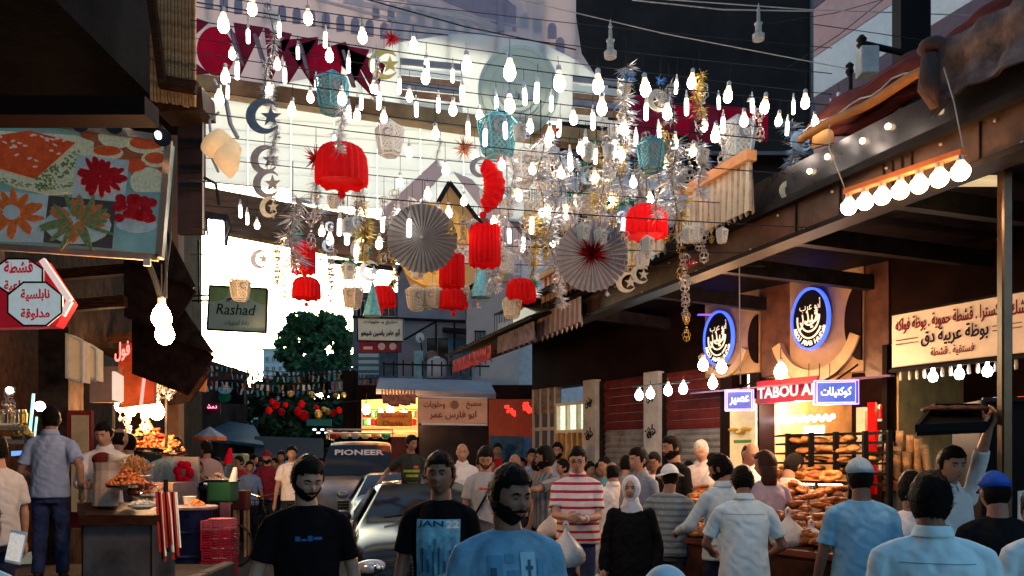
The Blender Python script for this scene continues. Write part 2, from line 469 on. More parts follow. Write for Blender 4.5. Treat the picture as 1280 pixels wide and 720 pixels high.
def round_sign(pc, py, rx, rz, w0, w1):
    zc = Fz(py, pc); c = Fp(pc, zc, .1)
    pan = one("sign_panel", M_beige, lambda b: Fbox(b, w0, w1, Fz(470, pc), Fz(328, pc), .04, .12), shop)
    k = rx / 26.0
    # arch relief below the sign and dark side discs
    def _ar(b):
        for (r0, r1, o) in ((.62 * k, .50 * k, .1),):
            n = 20
            for i in range(n):
                a0 = math.pi * (1.12 + .76 * i / n); a1 = math.pi * (1.12 + .76 * (i + 1) / n)
                q = [c + xf * r0 * math.cos(a0) + UPV * r0 * 1.15 * math.sin(a0), c + xf * r0 * math.cos(a1) + UPV * r0 * 1.15 * math.sin(a1),
                     c + xf * r1 * math.cos(a1) + UPV * r1 * 1.15 * math.sin(a1), c + xf * r1 * math.cos(a0) + UPV * r1 * 1.15 * math.sin(a0)]
                b.slab(q, .1)
    one("arch_moulding", mat("cream_moulding", (0.4, 0.28, 0.18), .35, var=.15), _ar, pan)
    def _dd(b):
        for sx in ((w1 - pc) * .0103 / .97 , ):
            poly = []
            for i in range(25):
                a = math.pi * (.5 + i / 24)
                poly.append((.2 * k * math.cos(a), .42 * k * math.sin(a)))
            b.prism(poly, .05, Fp(w1 - 1, zc - .1 * k, .075), xf, UPV)
    one("dark_recess", M_fdark, _dd, pan)
    def ell(r, f, n=40): return [(r * math.cos(2 * math.pi * i / n) * .7, r * f * math.sin(2 * math.pi * i / n)) for i in range(n)]
    R0 = rz / 1000 * FY(pc) * .92
    one("sign_disc", M_black, lambda b: b.prism(ell(R0 * .93, 1), .07, c + nf * .05, xf, UPV), pan)
    def _ring(b):
        n = 44
        o_, i_ = ell(R0, 1, n), ell(R0 * .935, 1, n)
        cc = c + nf * .075
        for i in range(n):
            j = (i + 1) % n
            b.slab([cc + xf * o_[i][0] + UPV * o_[i][1], cc + xf * o_[j][0] + UPV * o_[j][1], cc + xf * i_[j][0] + UPV * i_[j][1], cc + xf * i_[i][0] + UPV * i_[i][1]], .06)
    one("neon_ring", mat("blue_neon", (.05, .1, 1), .3, emit=(.03, .08, 1), es=1.3), _ring, pan)
    ml = mat("lit_cream_lettering", (.9, .85, .75), .4, emit=(1, .8, .65), es=.22)
    put_text(arabic("أبو عرب"), c + nf * .055 + UPV * R0 * .42, R0 * .42, xf, UPV, ml, pan, width=R0 * .78, bold=-.005)
    put_text(arabic("حيدر"), c + nf * .055 - UPV * R0 * .02, R0 * .62, xf, UPV, ml, pan, width=R0 * .74, bold=-.005)
    def _sw(b):
        for t in range(3):
            pts = []
            for i in range(14):
                a = math.pi * (.95 + .9 * i / 13) + t * .5; r = R0 * (.62 - .13 * t)
                pts.append(c + nf * .065 + xf * r * .75 * math.cos(a) + UPV * (r * math.sin(a) + .03 * t))
            b.tube(pts, .011, 5)
    one("calligraphy_flourish", ml, _sw, pan)
    s = "ABOU ARAB HAIDAR"
    for i, chh in enumerate(s):
        if chh == ' ': continue
        a = math.pi * (1.13 + .74 * i / (len(s) - 1)); r = R0 * .78
        pos = c + nf * .055 + xf * r * .78 * math.cos(a) + UPV * r * math.sin(a)
        up = -(xf * .78 * math.cos(a) + UPV * math.sin(a)); up.normalize(); rt = Vector(up).cross(nf)
        put_text(chh, pos, R0 * .155, rt, up, ml, pan, bold=.04, name="ring_letter")
round_sign(1023, 400, 27, 42, 990, 1082)
round_sign(908, 424, 19, 37, 884, 952)
one("brown_pier", mat("red_brown_pier", (0.09, 0.035, 0.025), .35, var=.4), lambda b: Fbox(b, 953, 989, Fz(470, 970), 4.05, .02, .2), shop)
each('brown_pier', MATS['red_brown_pier'], [lambda b: Fbox(b, 1083, 1112, Fz(470, 1095), 4.05, .02, .2), lambda b: Fbox(b, 918, 941, 0, 2.6, .0, .2)], shop)
def _br(b):
    for p in (1018, 1031, 1044): b.tube([Fp(p, Fz(472, p), .1), Fp(p, Fz(455, p), .1)], .006, 5)
one("stay_rod", M_black, _br, shop)
# yellow poster beside the door
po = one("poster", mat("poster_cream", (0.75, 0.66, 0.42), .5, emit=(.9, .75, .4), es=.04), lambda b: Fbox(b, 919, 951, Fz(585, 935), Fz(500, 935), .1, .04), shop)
def _sand(b):
    for i in range(3):
        c = Fp(926 + i * 8, Fz(537 + 4 * (i % 2), 935), .115)
        b.ball(c, (.09, .05, .03), 10, 6)
one("poster_print", M_gold, _sand, po)
one("poster_stripe", mat("poster_green", (.1, .25, .06), .5), lambda b: Fbox(b, 924, 946, Fz(554, 935), Fz(550, 935), .105, .01), po)
# bright string of bulbs in the doorway, shelves
def _lb(b):
    for i in range(15):
        p = 957 + i * 4.6
        b.ball(Fp(p, Fz(521 + (i % 2) * 3, 990), -.3), .03, 8, 6)
one("bulb_row", mat("white_violet_bulbs", (1, 1, 1), .3, emit=(1, .8, .85), es=22), _lb, shop)
glow("doorway_glow", Fp(985, 2.35, -.2), 55, (1, .66, .42), shop)
glow("doorway_glow", Fp(1085, 2.3, -.5), 40, (1, .66, .42), shop)
one("price_board", M_cream, lambda b: Fbox(b, 972, 997, Fz(545, 985), Fz(531, 985), -.5, .03), shop)
one("menu_blackboard", M_black, lambda b: Fbox(b, 978, 996, Fz(583, 985), Fz(545, 985), -.1, .03), shop)
one("shop_counter", M_tan, lambda b: Fbox(b, 957, 1104, 0, 1.15, -.7, .4), shop)
for (p0, p1, z0, z1) in ((1057, 1068, 1.35, 2.3), (1071, 1080, 1.3, 2.35)):
    one("hanging_cloth", M_red if p0 > 1060 else M_cream, lambda b: Fbox(b, p0, p1, z0, z1, -.2, .05), shop)
# glass jars and bottles on lit shelves inside
sh_ = [one("glass_shelf", M_cglass, lambda b: Fbox(b, 1062, 1112, z, z + .02, -.35, .25), shop) for z in (1.55, 1.85, 2.15)]
cols = [M_red, M_green, M_blue, M_gold, M_cream, M_teal]
jar0 = []
for m_ in cols:
    b = MB(); b.lathe([(.03, 0), (.035, .02), (.035, .1), (.015, .13), (.015, .17)], n=8)
    o = b.build("bottle", m_, shop, rel=False); jar0.append(o)
loc0 = root_of(shop).location
for zi, z in enumerate((1.57, 1.87, 2.17)):
    for i in range(11):
        o = jar0[(i * 5 + zi) % 6] if (zi == 0 and i < 6 and (i * 5) % 6 not in [((q * 5) % 6) for q in range(i)]) else None
        if o is None:
            o = jar0[(i * 5 + zi) % 6].copy(); COL.objects.link(o)
        o.location = Fp(1064 + i * 4.3, z, -.45) - loc0
def neon_box(pc, py, w, h, txt, lab):
    t = thing("neon_sign", lab, "sign", P(pc, py, FY(pc) - .62))
    c = P(pc, py, FY(pc) - .62); s_ = c.y / 1000
    R = Matrix((Vector((1, -.25, 0)).normalized(), Vector((.25, 1, 0)).normalized(), UPV)).transposed()
    xd = R @ Vector((1, 0, 0))
    one("sign_box", mat("sign_case", (.1, .12, .3), .3, emit=(.1, .2, .8), es=.12), lambda b: b.box(c, (w * s_, .1, h * s_), R, .01), t)
    one("lit_face", mat("neon_blue_face", (.02, .03, .16), .3, emit=(.06, .16, .8), es=.35, var=.6, scale=10), lambda b: b.box(c - nf * -.0 + R @ Vector((0, -.056, 0)), (w * s_ * .86, .01, h * s_ * .82), R), t)
    put_text(arabic(txt), c + R @ Vector((0, -.066, 0)), h * s_ * .45, xd, UPV, mat("neon_white", (1, 1, 1), .3, emit=(.75, .8, 1), es=.9), t, width=w * s_ * .68)
    def _tb(b):
        for k in (.5, .43):
            a, q = w * s_ * k, h * s_ * (k - .01)
            b.tube([c + R @ Vector(p) for p in [(-a, -.07, -q), (a, -.07, -q), (a, -.07, q), (-a, -.07, q), (-a, -.07, -q)]], .006, 5)
    one("neon_tube", mat("neon_violet", (.5, .3, 1), .3, emit=(.35, .25, 1), es=1.4), _tb, t)
    one("bracket", M_darksteel, lambda b: b.tube([c + UPV * h * s_ * .5, c + UPV * (h * s_ * .5 + .2) - nf * .4], .012, 5), t)
neon_box(924, 501, 34, 26, "عصير", "small blue neon sign beside the yellow poster")
neon_box(1044, 491, 52, 30, "كوكتيلات", "large blue and violet neon sign over the shop's doorway")

# ice cream shop with the white sign
ice = thing("ice_cream_kiosk", "dark ice cream counter with stacked cones under the long white sign", "kiosk", Fp(1200, 0))
def _r2(b):
    a, c = Fp(1112, 0), Fp(1900, 0); bk = -nf * 2.0
    b.slab([a + bk, c + bk, c + bk + UPV * 3, a + bk + UPV * 3], .1)
    b.slab([a + bk + UPV * 2.96, c + bk + UPV * 2.96, c + UPV * 2.96 + bk * .16, a + UPV * 2.96 + bk * .16], .1)
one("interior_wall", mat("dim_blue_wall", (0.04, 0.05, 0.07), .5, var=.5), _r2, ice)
one("counter", mat("orange_wood_counter", (.3, .09, .03), .5, var=.3), lambda b: (Fbox(b, 1113, 1190, 1.36, 1.48, .15, .5), ), ice)
one("counter_glass", M_cglass, lambda b: Fbox(b, 1113, 1190, .9, 1.36, .12, .03), ice)
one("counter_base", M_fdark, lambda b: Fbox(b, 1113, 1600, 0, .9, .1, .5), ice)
M_cone = mat("wafer_cone", (.62, .36, .17), .6, var=.25, scale=30, bump=.4)
c0 = None
for i in range(9):
    p = 1112 + i * 6.6
    z = 1.485; hgt = (.42, .55, .36, .5, .3, .4, .45, .3, .38)[i]
    b = MB(); n = 9
    for k in range(n):
        b.lathe([(.02 + .002 * k, k * .045 - .02), (.042, k * .045 + .05), (.044, k * .045 + .055)], n=10)
    if c0 is None:
        st = b.build("cone_stack", M_cone); c0 = st
    else:
        st = c0.copy(); COL.objects.link(st)
    st.location = Fp(p, z + .02, .05 - .12 * (i % 2)); st.scale = (1.15, 1.15, hgt / .45); st.rotation_euler = (U(-.12, .12), U(-.16, .02), U(0, 3))
    tag(st, "stack of wafer cones standing on the orange kiosk counter", "cones", "wafer cone stacks on the kiosk counter")
one("glow_panel", mat("cyan_lamp", (.5, .9, 1), .3, emit=(.3, .9, 1), es=2), lambda b: (b.box(Fp(1194, Fz(494, 1194), -.8), (.07, .03, .02))), ice)
one("red_panel", mat("dim_red_light", (.5, .02, .02), .4, emit=(.8, .02, .02), es=.2), lambda b: Fbox(b, 1215, 1262, Fz(503, 1240), Fz(489, 1240), -.9, .04), ice)

WSa, WSb = Vector((X(1115, 8.0), 8.0, 0)), Vector((X(1330, 6.55), 6.55, 0))
ws_x = (WSb - WSa).normalized(); ws_n = ws_x.cross(UPV)
wsL = (WSb - WSa).length
def WS(u, z, out=0): return WSa + ws_x * u + UPV * z + ws_n * out
z0s, z1s = Z(460, 8.0), Z(395, 8.0)
wsg = thing("shop_sign", "long white sign with red and black Arabic lettering above the ice cream counter", "sign", WS(wsL / 2, z0s))
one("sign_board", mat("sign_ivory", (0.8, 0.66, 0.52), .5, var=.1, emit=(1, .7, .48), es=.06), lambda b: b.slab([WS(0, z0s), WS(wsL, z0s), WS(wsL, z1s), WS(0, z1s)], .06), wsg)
def _wf(b):
    for (u0, u1, a, c) in ((0, wsL, z0s - .02, z0s), (0, wsL, z1s, z1s + .02)):
        b.slab([WS(u0, a, .02), WS(u1, a, .02), WS(u1, c, .02), WS(u0, c, .02)], .08)
one("sign_frame", M_darksteel, _wf, wsg)
def UXs(px):   # distance along the sign for an image column
    t = (px - 640) / 1000
    # solve (WSa + x*u).x / (.).y = t
    return (t * WSa.y - WSa.x) / (ws_x.x - t * ws_x.y)
def signrow(txt, pa, pb, zc, h, m):
    ua, ub = UXs(pa), UXs(pb)
    put_text(arabic(txt), WS((ua + ub) / 2, zc, .004), h, ws_x, UPV, m, wsg, width=abs(ub - ua), bold=.012)
H_ = z1s - z0s
M_mar = mat("maroon_lettering", (.2, .01, .02), .5); M_nav = mat("black_lettering", (.03, .015, .03), .5)
signrow("كسترا . قشطة حموية . بوظة فواكه", 1120, 1250, z0s + H_ * .77, .16, M_mar)
signrow("كشك", 1262, 1290, z0s + H_ * .77, .13, M_mar)
signrow("بوظة عربية دق", 1152, 1236, z0s + H_ * .47, .17, M_nav)
signrow("فستقية . قشطة", 1164, 1218, z0s + H_ * .19, .1, M_mar)
def _ln(b):
    for (pa, pb) in ((1120, 1148), (1241, 1278)):
        for dz in (.02, -.02):
            b.slab([WS(UXs(pa), z0s + H_ * .47 + dz - .004, .006), WS(UXs(pb), z0s + H_ * .47 + dz - .004, .006), WS(UXs(pb), z0s + H_ * .47 + dz + .004, .006), WS(UXs(pa), z0s + H_ * .47 + dz + .004, .006)], .004)
one("rule_line", M_mar, _ln, wsg)

# canopy: girder, roof, tarpaulin, valances ----------------------------------
can = thing("market_canopy", "long flat canopy with a brown steel girder over the right hand stalls", "canopy", Gp(1000, 0))
def _gd(b):
    for i in range(10):
        t0 = 590 + (1480 - 590) * (i / 10) ** 1.6; t1 = 590 + (1480 - 590) * ((i + 1) / 10) ** 1.6
        Gbox(b, t0, t1 , 3.54, 3.8, 0, .03)
one("girder_web", M_brass, _gd, can)
def _gf(b):
    Gbox(b, 590, 1480, 3.5, 3.54, .07, .2); Gbox(b, 590, 1480, 3.8, 3.86, .07, .2)
one("girder_flange", M_darksteel, _gf, can)
for p in (1105, 1116, 1128, 1140, 995, 1050, 1225): one("girder_stiffener", M_darksteel, lambda b: Gbox(b, p, p + 1.2, 3.54, 3.8, .012, .03), can)
for p in range(600, 1480, 34): one("bolt", M_cap, lambda b: b.ball(Gp(p, 3.76 - .2 * (p // 34 % 2), .015), (.012, .012, .012), 6, 4), can)
def _ub(b):
    Gbox(b, 640, 1480, 3.862, 4.14, -.02, .05)
one("glazed_upper_band", mat("dark_gloss_panel", (0.05, 0.045, 0.05), .15, .4, var=.3), _ub, can)
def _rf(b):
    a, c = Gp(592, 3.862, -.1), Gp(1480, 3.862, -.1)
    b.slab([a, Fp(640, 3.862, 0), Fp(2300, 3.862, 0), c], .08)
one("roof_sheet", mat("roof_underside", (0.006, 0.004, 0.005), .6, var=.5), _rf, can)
for p in (720, 790, 870, 960, 1080, 1240):
    g = Gp(p, 3.66, -.2)
    f = Vector((3.3 - .64 * (g.y + .9 - 10), g.y + .9, 3.66))
    one("roof_beam", M_darksteel, lambda b: b.beam(g, f, .09, .16), can)
pos = []
for p, w in ((1252, .07),):
    q = P(1262, 500, 5.2) if p == 1252 else Vector((Gp(870, 0).x + .35, Gp(870, 0).y + .3, 0))
    col_ = one("column", mat("column_metal", (.12, .08, .06), .25, .8), lambda b: b.box((X(1256, 5.2) if p == 1252 else q.x, q.y, 1.8), (w, w, 3.6), bev=.01), can)
# soffit lamp panel near the top of the column
one("ceiling_lamp", mat("soffit_lamp", (1, .9, .6), .3, emit=(1, .75, .4), es=.25), lambda b: b.box(Vector((X(1245, 5.6), 5.9, 3.76)), (.5, .16, .03)), can)
one("violet_lamp", mat("violet_lamp", (.2, .1, 1), .3, emit=(.1, .05, 1), es=.9), lambda b: [b.box(Fp(p, z, .35), (.2, .05, .015)) for p, z in ((908, 3.84), (905, 3.6), (1030, 3.84))], can)

# little downlights along the dark band
def _dl(b):
    for px_, py_ in ((1110, 158), (1078, 176), (1170, 138), (1034, 196), (1012, 214)):
        c = Gp(px_, 0, .0); b.ball((c.x, c.y, Z(py_, c.y)), .022, 8, 6)
one("downlight", mat("warm_spot", (1, .9, .7), .3, emit=(1, .7, .4), es=5), _dl, can)

# rolled red tarpaulin on the canopy
def _tp(b):
    pts = []; rs = []
    n = 26; m_ = 90; vs = []
    for i in range(m_):
        t = i / (m_ - 1); c = Gp(990 + 410 * t, 4.43 + .02 * math.sin(i * .31), -.2); R_ = min(1, .5 + t * 4)
        for k in range(n):
            a = 2 * math.pi * k / n
            r = .12 * R_ * (1 + .16 * math.sin(3 * a + i * .05) + .13 * math.sin(7 * a + .6 * math.sin(i * .2)) + .05 * math.sin(i * .8 + 2 * a) * math.sin(i * .17 + a))
            vs.append(c + ng * (r * .8 * math.cos(a)) + UPV * (r * 1.35 * math.sin(a)))
    b.add(vs, [(i * n + k, i * n + (k + 1) % n, (i + 1) * n + (k + 1) % n, (i + 1) * n + k) for i in range(m_ - 1) for k in range(n)] + [tuple(range(n))])
tp = tag(one("rolled_tarpaulin", mat("red_brown_tarp", (0.13, 0.02, 0.014), .8, var=.5, scale=5, bump=1, bscale=6, stretch=(1, .4, 3)), _tp, smooth=True), "rolled up red brown tarpaulin lying along the canopy edge", "tarpaulin")
def _tpl(b):
    pts = [Gp(1000 + 20 * i, 4.30 + .015 * math.sin(i * 1.1), .0) for i in range(20)]
    b.tube(pts, .035, 8)
one("yellow_lining", mat("orange_lining", (.4, .17, .05), .6), _tpl, tp, smooth=True)
def _tpr(b):
    b.tube([Gp(1000 + 14 * i, 4.37 + .02 * math.sin(i * 1.7), -.03 + .012 * math.sin(i)) for i in range(28)], .006, 5)
one("white_rope", M_white, _tpr, tp)
tag(one("steel_rail", M_darksteel, lambda b: b.tube([Gp(1000, 4.12, -.05), Gp(1400, 4.12, -.05)], .02, 8)), "thin steel rail under the rolled tarpaulin", "rail")
# grey draped cloth at top right
def _gc(b):
    n = 16; vs = []
    for j in range(7):
        for i in range(n + 1):
            p = 1180 + (1420 - 1180) * i / n
            z = 4.38 - .38 * j / 6 - (.10 if i == 0 else 0) * j / 6
            vs.append(Gp(p, z, .08 + .03 * math.sin(i * 1.9 + j * .4) + .02 * math.sin(j * 1.3)))
    fs = [(j * (n + 1) + i, j * (n + 1) + i + 1, (j + 1) * (n + 1) + i + 1, (j + 1) * (n + 1) + i) for j in range(6) for i in range(n)]
    k = len(vs); vs += [v - ng * .03 for v in vs]
    b.add(vs, fs + [tuple(k + q for q in reversed(f)) for f in fs])
gc = tag(one("draped_cloth", mat("grey_brown_canvas", (0.2, 0.15, 0.14), .8, var=.5, scale=6, bump=.9, bscale=9), _gc, smooth=True), "grey brown canvas draped over the canopy edge at the top right", "cloth")
one("tied_end", mat("brown_knot", (.1, .06, .05), .8, bump=.8), lambda b: (b.ball(Gp(1183, 4.36, .12), (.09, .09, .06), 10, 8), b.tube([Gp(1184, 4.3, .15), Gp(1183, 4.1, .15), Gp(1188, 3.96, .13)], [.05, .07, .03], 8)), gc, smooth=True)

def valance(p0, p1, zt, zb, out, m, label, nfold, scallop=.05, amp=.035, fn=Gp, m2=None, rail=None, name="awning_valance"):
    t = thing(name, label, "awning", fn((p0 + p1) / 2, zb, out))
    for_m = []
    b = MB(); n = nfold * 4
    vs = []
    for j in range(5):
        for i in range(n + 1):
            p = p0 + (p1 - p0) * i / n
            zz = zb + scallop * abs(math.sin(i / 4 * math.pi)) * (1 if j == 4 else 0)
            z = zt + (zz - zt) * j / 4
            vs.append(fn(p, z, out + amp * math.sin(i * math.pi / 2) * (.3 + .7 * j / 4)))
    k = len(vs); fs = []
    for j in range(4):
        for i in range(n):
            fs.append((j * (n + 1) + i, j * (n + 1) + i + 1, (j + 1) * (n + 1) + i + 1, (j + 1) * (n + 1) + i))
            for_m.append(1 if (i // 2) % 2 else 0)
    b.add(vs, fs); nrm = ng
    b.add([v - nrm * .008 for v in vs], [tuple(reversed(f)) for f in fs])
    b.m = for_m * 2
    b.build("cloth", [m, m2 or m], t, smooth=False)
    if rail: one("rail", rail, lambda q: q.slab([fn(p0, zt, out + .05), fn(p1, zt, out + .05), fn(p1, zt + .09, out + .05), fn(p0, zt + .09, out + .05)], .1), t)
    return t
M_str1 = mat("striped_cloth_cream", (.62, .5, .38), .8, var=.3, scale=12); M_str2 = mat("striped_cloth_red", (.35, .12, .09), .8, var=.3)
M_str3 = mat("striped_cloth_tan", (.92, .8, .6), .8, var=.15, trl=.35)
valance(868, 958, 4.27, 3.80, .15, M_str3, "cream pleated fringe hanging from the orange rail", 12, rail=mat("orange_rail", (.6, .26, .1), .5, emit=(1, .4, .1), es=.06), m2=M_str1)
valance(768, 846, 4.2, 3.80, .15, M_str3, "cream pleated fringe left of the round red lantern", 10, m2=M_str1, rail=M_tan)
valance(690, 762, 4.24, 3.86, .15, M_str1, "striped curtain valance behind the red and silver rosette", 12, m2=M_str2, rail=M_tan)
valance(681, 737, 3.78, 3.38, .12, mat("dull_pink_stripe", (.25, .16, .14), .8), "dull striped scalloped awning hung below the canopy's far end", 9, .08, m2=mat("dull_grey_stripe", (.4, .33, .3), .8))
valance(648, 697, 3.62, 3.3, .35, mat("grey_violet_cloth", (.22, .18, .2), .8, var=.4), "greyish sagging awning between the pink one and the striped one", 7, .06)
valance(592, 643, 3.52, 3.22, .4, mat("pink_red_cloth", (.5, .1, .12), .8, var=.5, scale=8), "pinkish red tattered awning at the canopy's far end", 7, .08)
# sloping corrugated roofs above these
def _cr(b):
    for (pa, pb, z, w) in ((585, 700, 3.68, .9), (655, 740, 3.95, .7)):
        n = 30
        for i in range(n):
            p = pa + (pb - pa) * i / n; q = pa + (pb - pa) * (i + .62) / n
            b.slab([Gp(p, z, .45), Gp(q, z, .45), Gp(q, z + .25, .45 - w), Gp(p, z + .25, .45 - w)], .02)
        b.slab([Gp(pa, z - .02, .43), Gp(pb, z - .02, .43), Gp(pb, z + .22, .43 - w), Gp(pa, z + .22, .43 - w)], .02)
tag(one("corrugated_roof", M_darksteel, _cr), "dark corrugated roof over the far awnings", "roof")

# seven big bulbs on an orange strip
s7 = thing("lamp_strip", "orange strip with seven big glowing bulbs on the canopy girder", "light", Gp(1130, 3.4, .3))
ends = (P(1058, 240, 5.6), P(1205, 190, 4.75))
one("orange_batten", mat("orange_batten", (.6, .16, .05), .5, emit=(1, .25, .05), es=.05), lambda b: b.beam(ends[0], ends[1], .06, .035), s7)
for i in range(7):
    t = (i + .12) / 6.5
    px_ = 1062 + (1200 - 1062) * i / 6; c = ends[0].lerp(ends[1], min(1, max(0, i / 6 * .95 + .025)))
    bo = one("bulb", M_bulb7, lambda b: b.lathe([(.002, -.165), (.016, -.163), (.03, -.157), (.042, -.146), (.05, -.132), (.0545, -.118), (.0545, -.105), (.048, -.085)], c, 24), s7, smooth=True)
    one("bulb_neck", M_neck, lambda b: b.lathe([(.048, -.085), (.028, -.055), (.022, -.045)], c, 14), bo, smooth=True)
    one("bulb_cap", M_cap, lambda b: b.lathe([(.023, -.05), (.024, -.02), (.018, -.005)], c, 10), bo)
glow("strip_glow", ends[0].lerp(ends[1], .5) + Vector((0, -.05, -.3)), 16, WARM, s7, .25)
for e_, u_, v_ in ((ends[0], (-.12, 0, .3), (-.1, .05, .5)), (ends[1], (-.06, 0, .3), (-.12, 0, .5))): one("cable", M_lwire, lambda b: b.tube([e_, e_ + Vector(u_), e_ + Vector(v_)], .004, 5), s7)
# bulbs under the white sign: cool big ones and dead little holders
ss = thing("bulb_batten", "row of bulb holders with three cool lit bulbs under the white sign", "light", WS(wsL / 2, z0s - .05))
one("batten", M_darksteel, lambda b: b.slab([WS(0, z0s - .05, .05), WS(wsL, z0s - .05, .05), WS(wsL, z0s - .02, .05), WS(0, z0s - .02, .05)], .05), ss)
for p in (1128, 1139, 1148, 1157, 1168, 1180, 1190, 1201, 1213, 1224, 1236, 1247, 1258, 1272):
    lit = p in (1168, 1201, 1236)
    c = WS(UXs(p), z0s - .05, .02)
    one("lit_bulb" if lit else "dead_bulb", M_bulbc if lit else mat("dead_bulb_glass", (.7, .6, .5), .2, var=.1), lambda b: b.lathe([(.002, -.13), (.03, -.12), (.044, -.085), (.034, -.05), (.016, -.03), (.014, 0)] if lit else [(.002, -.09), (.014, -.085), (.016, -.04), (.012, 0)], c, 12), ss, smooth=True)
# four cool bulbs over the shutters, warm ones by the round signs
def hang_bulb(px, py, d, r, m, label, group=None, cordlen=.15, name="light_bulb"):
    t = thing(name, label, "bulb", P(px, py, d), group=group)
    one("bulb", m, lambda b: b.lathe([(.002, -1.25 * r), (.6 * r, -1.05 * r), (.95 * r, -.5 * r), (1. * r, 0), (.8 * r, .6 * r), (.45 * r, 1.15 * r), (.4 * r, 1.3 * r)], n=14), t, smooth=True, rel=False)
    one("bulb_cap", M_cap, lambda b: b.lathe([(.42 * r, 1.25 * r), (.42 * r, 1.9 * r), (.2 * r, 2.1 * r)], n=10), t, rel=False)
    one("cord", M_wire, lambda b: b.tube([(0, 0, 2.1 * r), (0, 0, 2.1 * r + cordlen)], .005, 5), t, rel=False)
    return t
for i, (px_, py_) in enumerate(((799, 494), (813, 492), (835, 488), (854, 486))):
    hang_bulb(px_, py_, 10.6 - .2 * i, .055, M_bulbc, "cool white bulb in the row of four over the shutters", "cool white bulbs over the shutters", cordlen=.05)
tag(one("bulb_cable", M_wire, lambda b: b.tube([P(790, 484, 10.7), P(825, 480, 10.3), P(862, 478, 10)], .01, 5)), "black cable carrying the four cool white bulbs", "cable")
hang_bulb(879, 456, 9.6, .06, M_bulbw, "warm bulb left of the smaller round sign", cordlen=.1)
hang_bulb(902, 459, 9.3, .06, M_bulbw, "warm bulb against the smaller round sign's lower edge", cordlen=.1)
hang_bulb(891, 479, 9.6, .055, M_bulbw, "lowest of the three warm bulbs beside the smaller round sign", cordlen=.1)
hang_bulb(976, 464, 8.8, .07, M_bulbw, "single warm bulb hanging between the two round signs", cordlen=.12)
# pale hanging string in front of the round sign
tag(one("hanging_string", M_lwire, lambda b: b.tube([P(924, 290, 7.4), P(924.5, 390, 7.4), P(925.5, 480, 7.4)], .006, 5)), "long pale string hanging from the fringe past the smaller round sign", "string")
# ---------------------------------------------------------------- top right: striped building, dark billboard, pole
stb = thing("striped_building", "tall building with slanting white, pink and mauve stone stripes behind the dark billboard's right edge", "building", (4.4, 12, 0))
SB = lambda Y, z: Vector((4.45 - .36 * (Y - 12), Y, z)) + Vector((0, 0, 0))
mcs = [mat("white_course", (.88, .9, .88), .7, var=.06), mat("pink_course", (.7, .42, .4), .7, var=.08), mat("mauve_course", (.2, .14, .17), .7, var=.08)]
zc = 3.0; k = 0
while zc < 12.5:
    h = .72 if k % 3 != 0 else .6
    one("stone_course", mcs[k % 3], lambda b: b.slab([SB(11.9, zc), SB(3.5, zc), SB(3.5, zc + h - .015), SB(11.9, zc + h - .015)], .4), stb)
    zc += h; k += 1
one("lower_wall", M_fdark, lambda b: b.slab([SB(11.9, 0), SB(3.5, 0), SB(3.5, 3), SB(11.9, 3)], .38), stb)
one("course_backing", mat("mortar", (.4, .38, .36), .8), lambda b: b.slab([SB(11.8, 3) + Vector((.03, 0, 0)), SB(3.6, 3) + Vector((.03, 0, 0)), SB(3.6, 12.4) + Vector((.03, 0, 0)), SB(11.8, 12.4) + Vector((.03, 0, 0))], .3), stb)
tag(one("black_post", M_black, lambda b: b.box((X(1139, 7.8), 7.8, 6.0), (.29, .2, 4.0), bev=.01)), "thick black post rising behind the rolled tarpaulin", "post")
tr = thing("transformer_box", "grey electrical box with insulators beside the black post", "electrical box", P(1084, 100, 7.6))
one("casing", mat("grey_casing", (.35, .37, .38), .5), lambda b: b.box(P(1084, 78, 7.6), (.17, .15, .26), bev=.01), tr)
one("insulator", M_darksteel, lambda b: (b.lathe([(.03, 0), (.05, .03), (.03, .05), (.05, .08), (.02, .12)], P(1077, 60, 7.6), 10), b.lathe([(.02, 0), (.04, .04), (.03, .07), (.04, .1), (.01, .13)], P(1062, 95, 7.6), 10)), tr)
one("arm", M_darksteel, lambda b: b.tube([P(1080, 55, 7.6), P(1128, 66, 7.7)], .03, 8), tr)
tag(one("rooftop_pipe", M_darksteel, lambda b: b.tube([P(1063, 130, 7.6), P(1063, 90, 7.6)], .02, 6)), "short dark pipe under the grey electrical box", "pipe")

blb = thing("dark_billboard", "large dark slate board high above the street", "billboard", (4, 18, 8.6))
one("board", mat("slate_board", (.026, .022, .022), .6, var=.3, scale=.7), lambda b: b.slab([(X(700, 18), 18, Z(192, 18)), (X(1015, 18), 18, Z(192, 18)), (X(1015, 18), 18, Z(-40, 18)), (X(700, 18), 18, Z(-40, 18))], .3), blb)
one("lower_board", mat("slate_board", (0, 0, 0)), lambda b: b.slab([P(846, 300, 18.4), P(1015, 300, 18.4), P(1015, 190, 18.4), P(846, 190, 18.4)], .2), blb)
one("board_frame", mat("frame_grey", (.12, .12, .13), .5), lambda b: (b.beam(P(1015, 192, 17.95), P(1015, -40, 17.95), .08, .08, (0, 1, 0)), b.beam(P(700, 192, 17.95), P(1015, 192, 17.95), .08, .08)), blb)
one("support", M_darksteel, lambda b: [b.beam((x, 18.2, 4), (x, 18.2, 9), .2, .2, (0, 1, 0)) for x in (1.6, 4, 6.4)], blb)

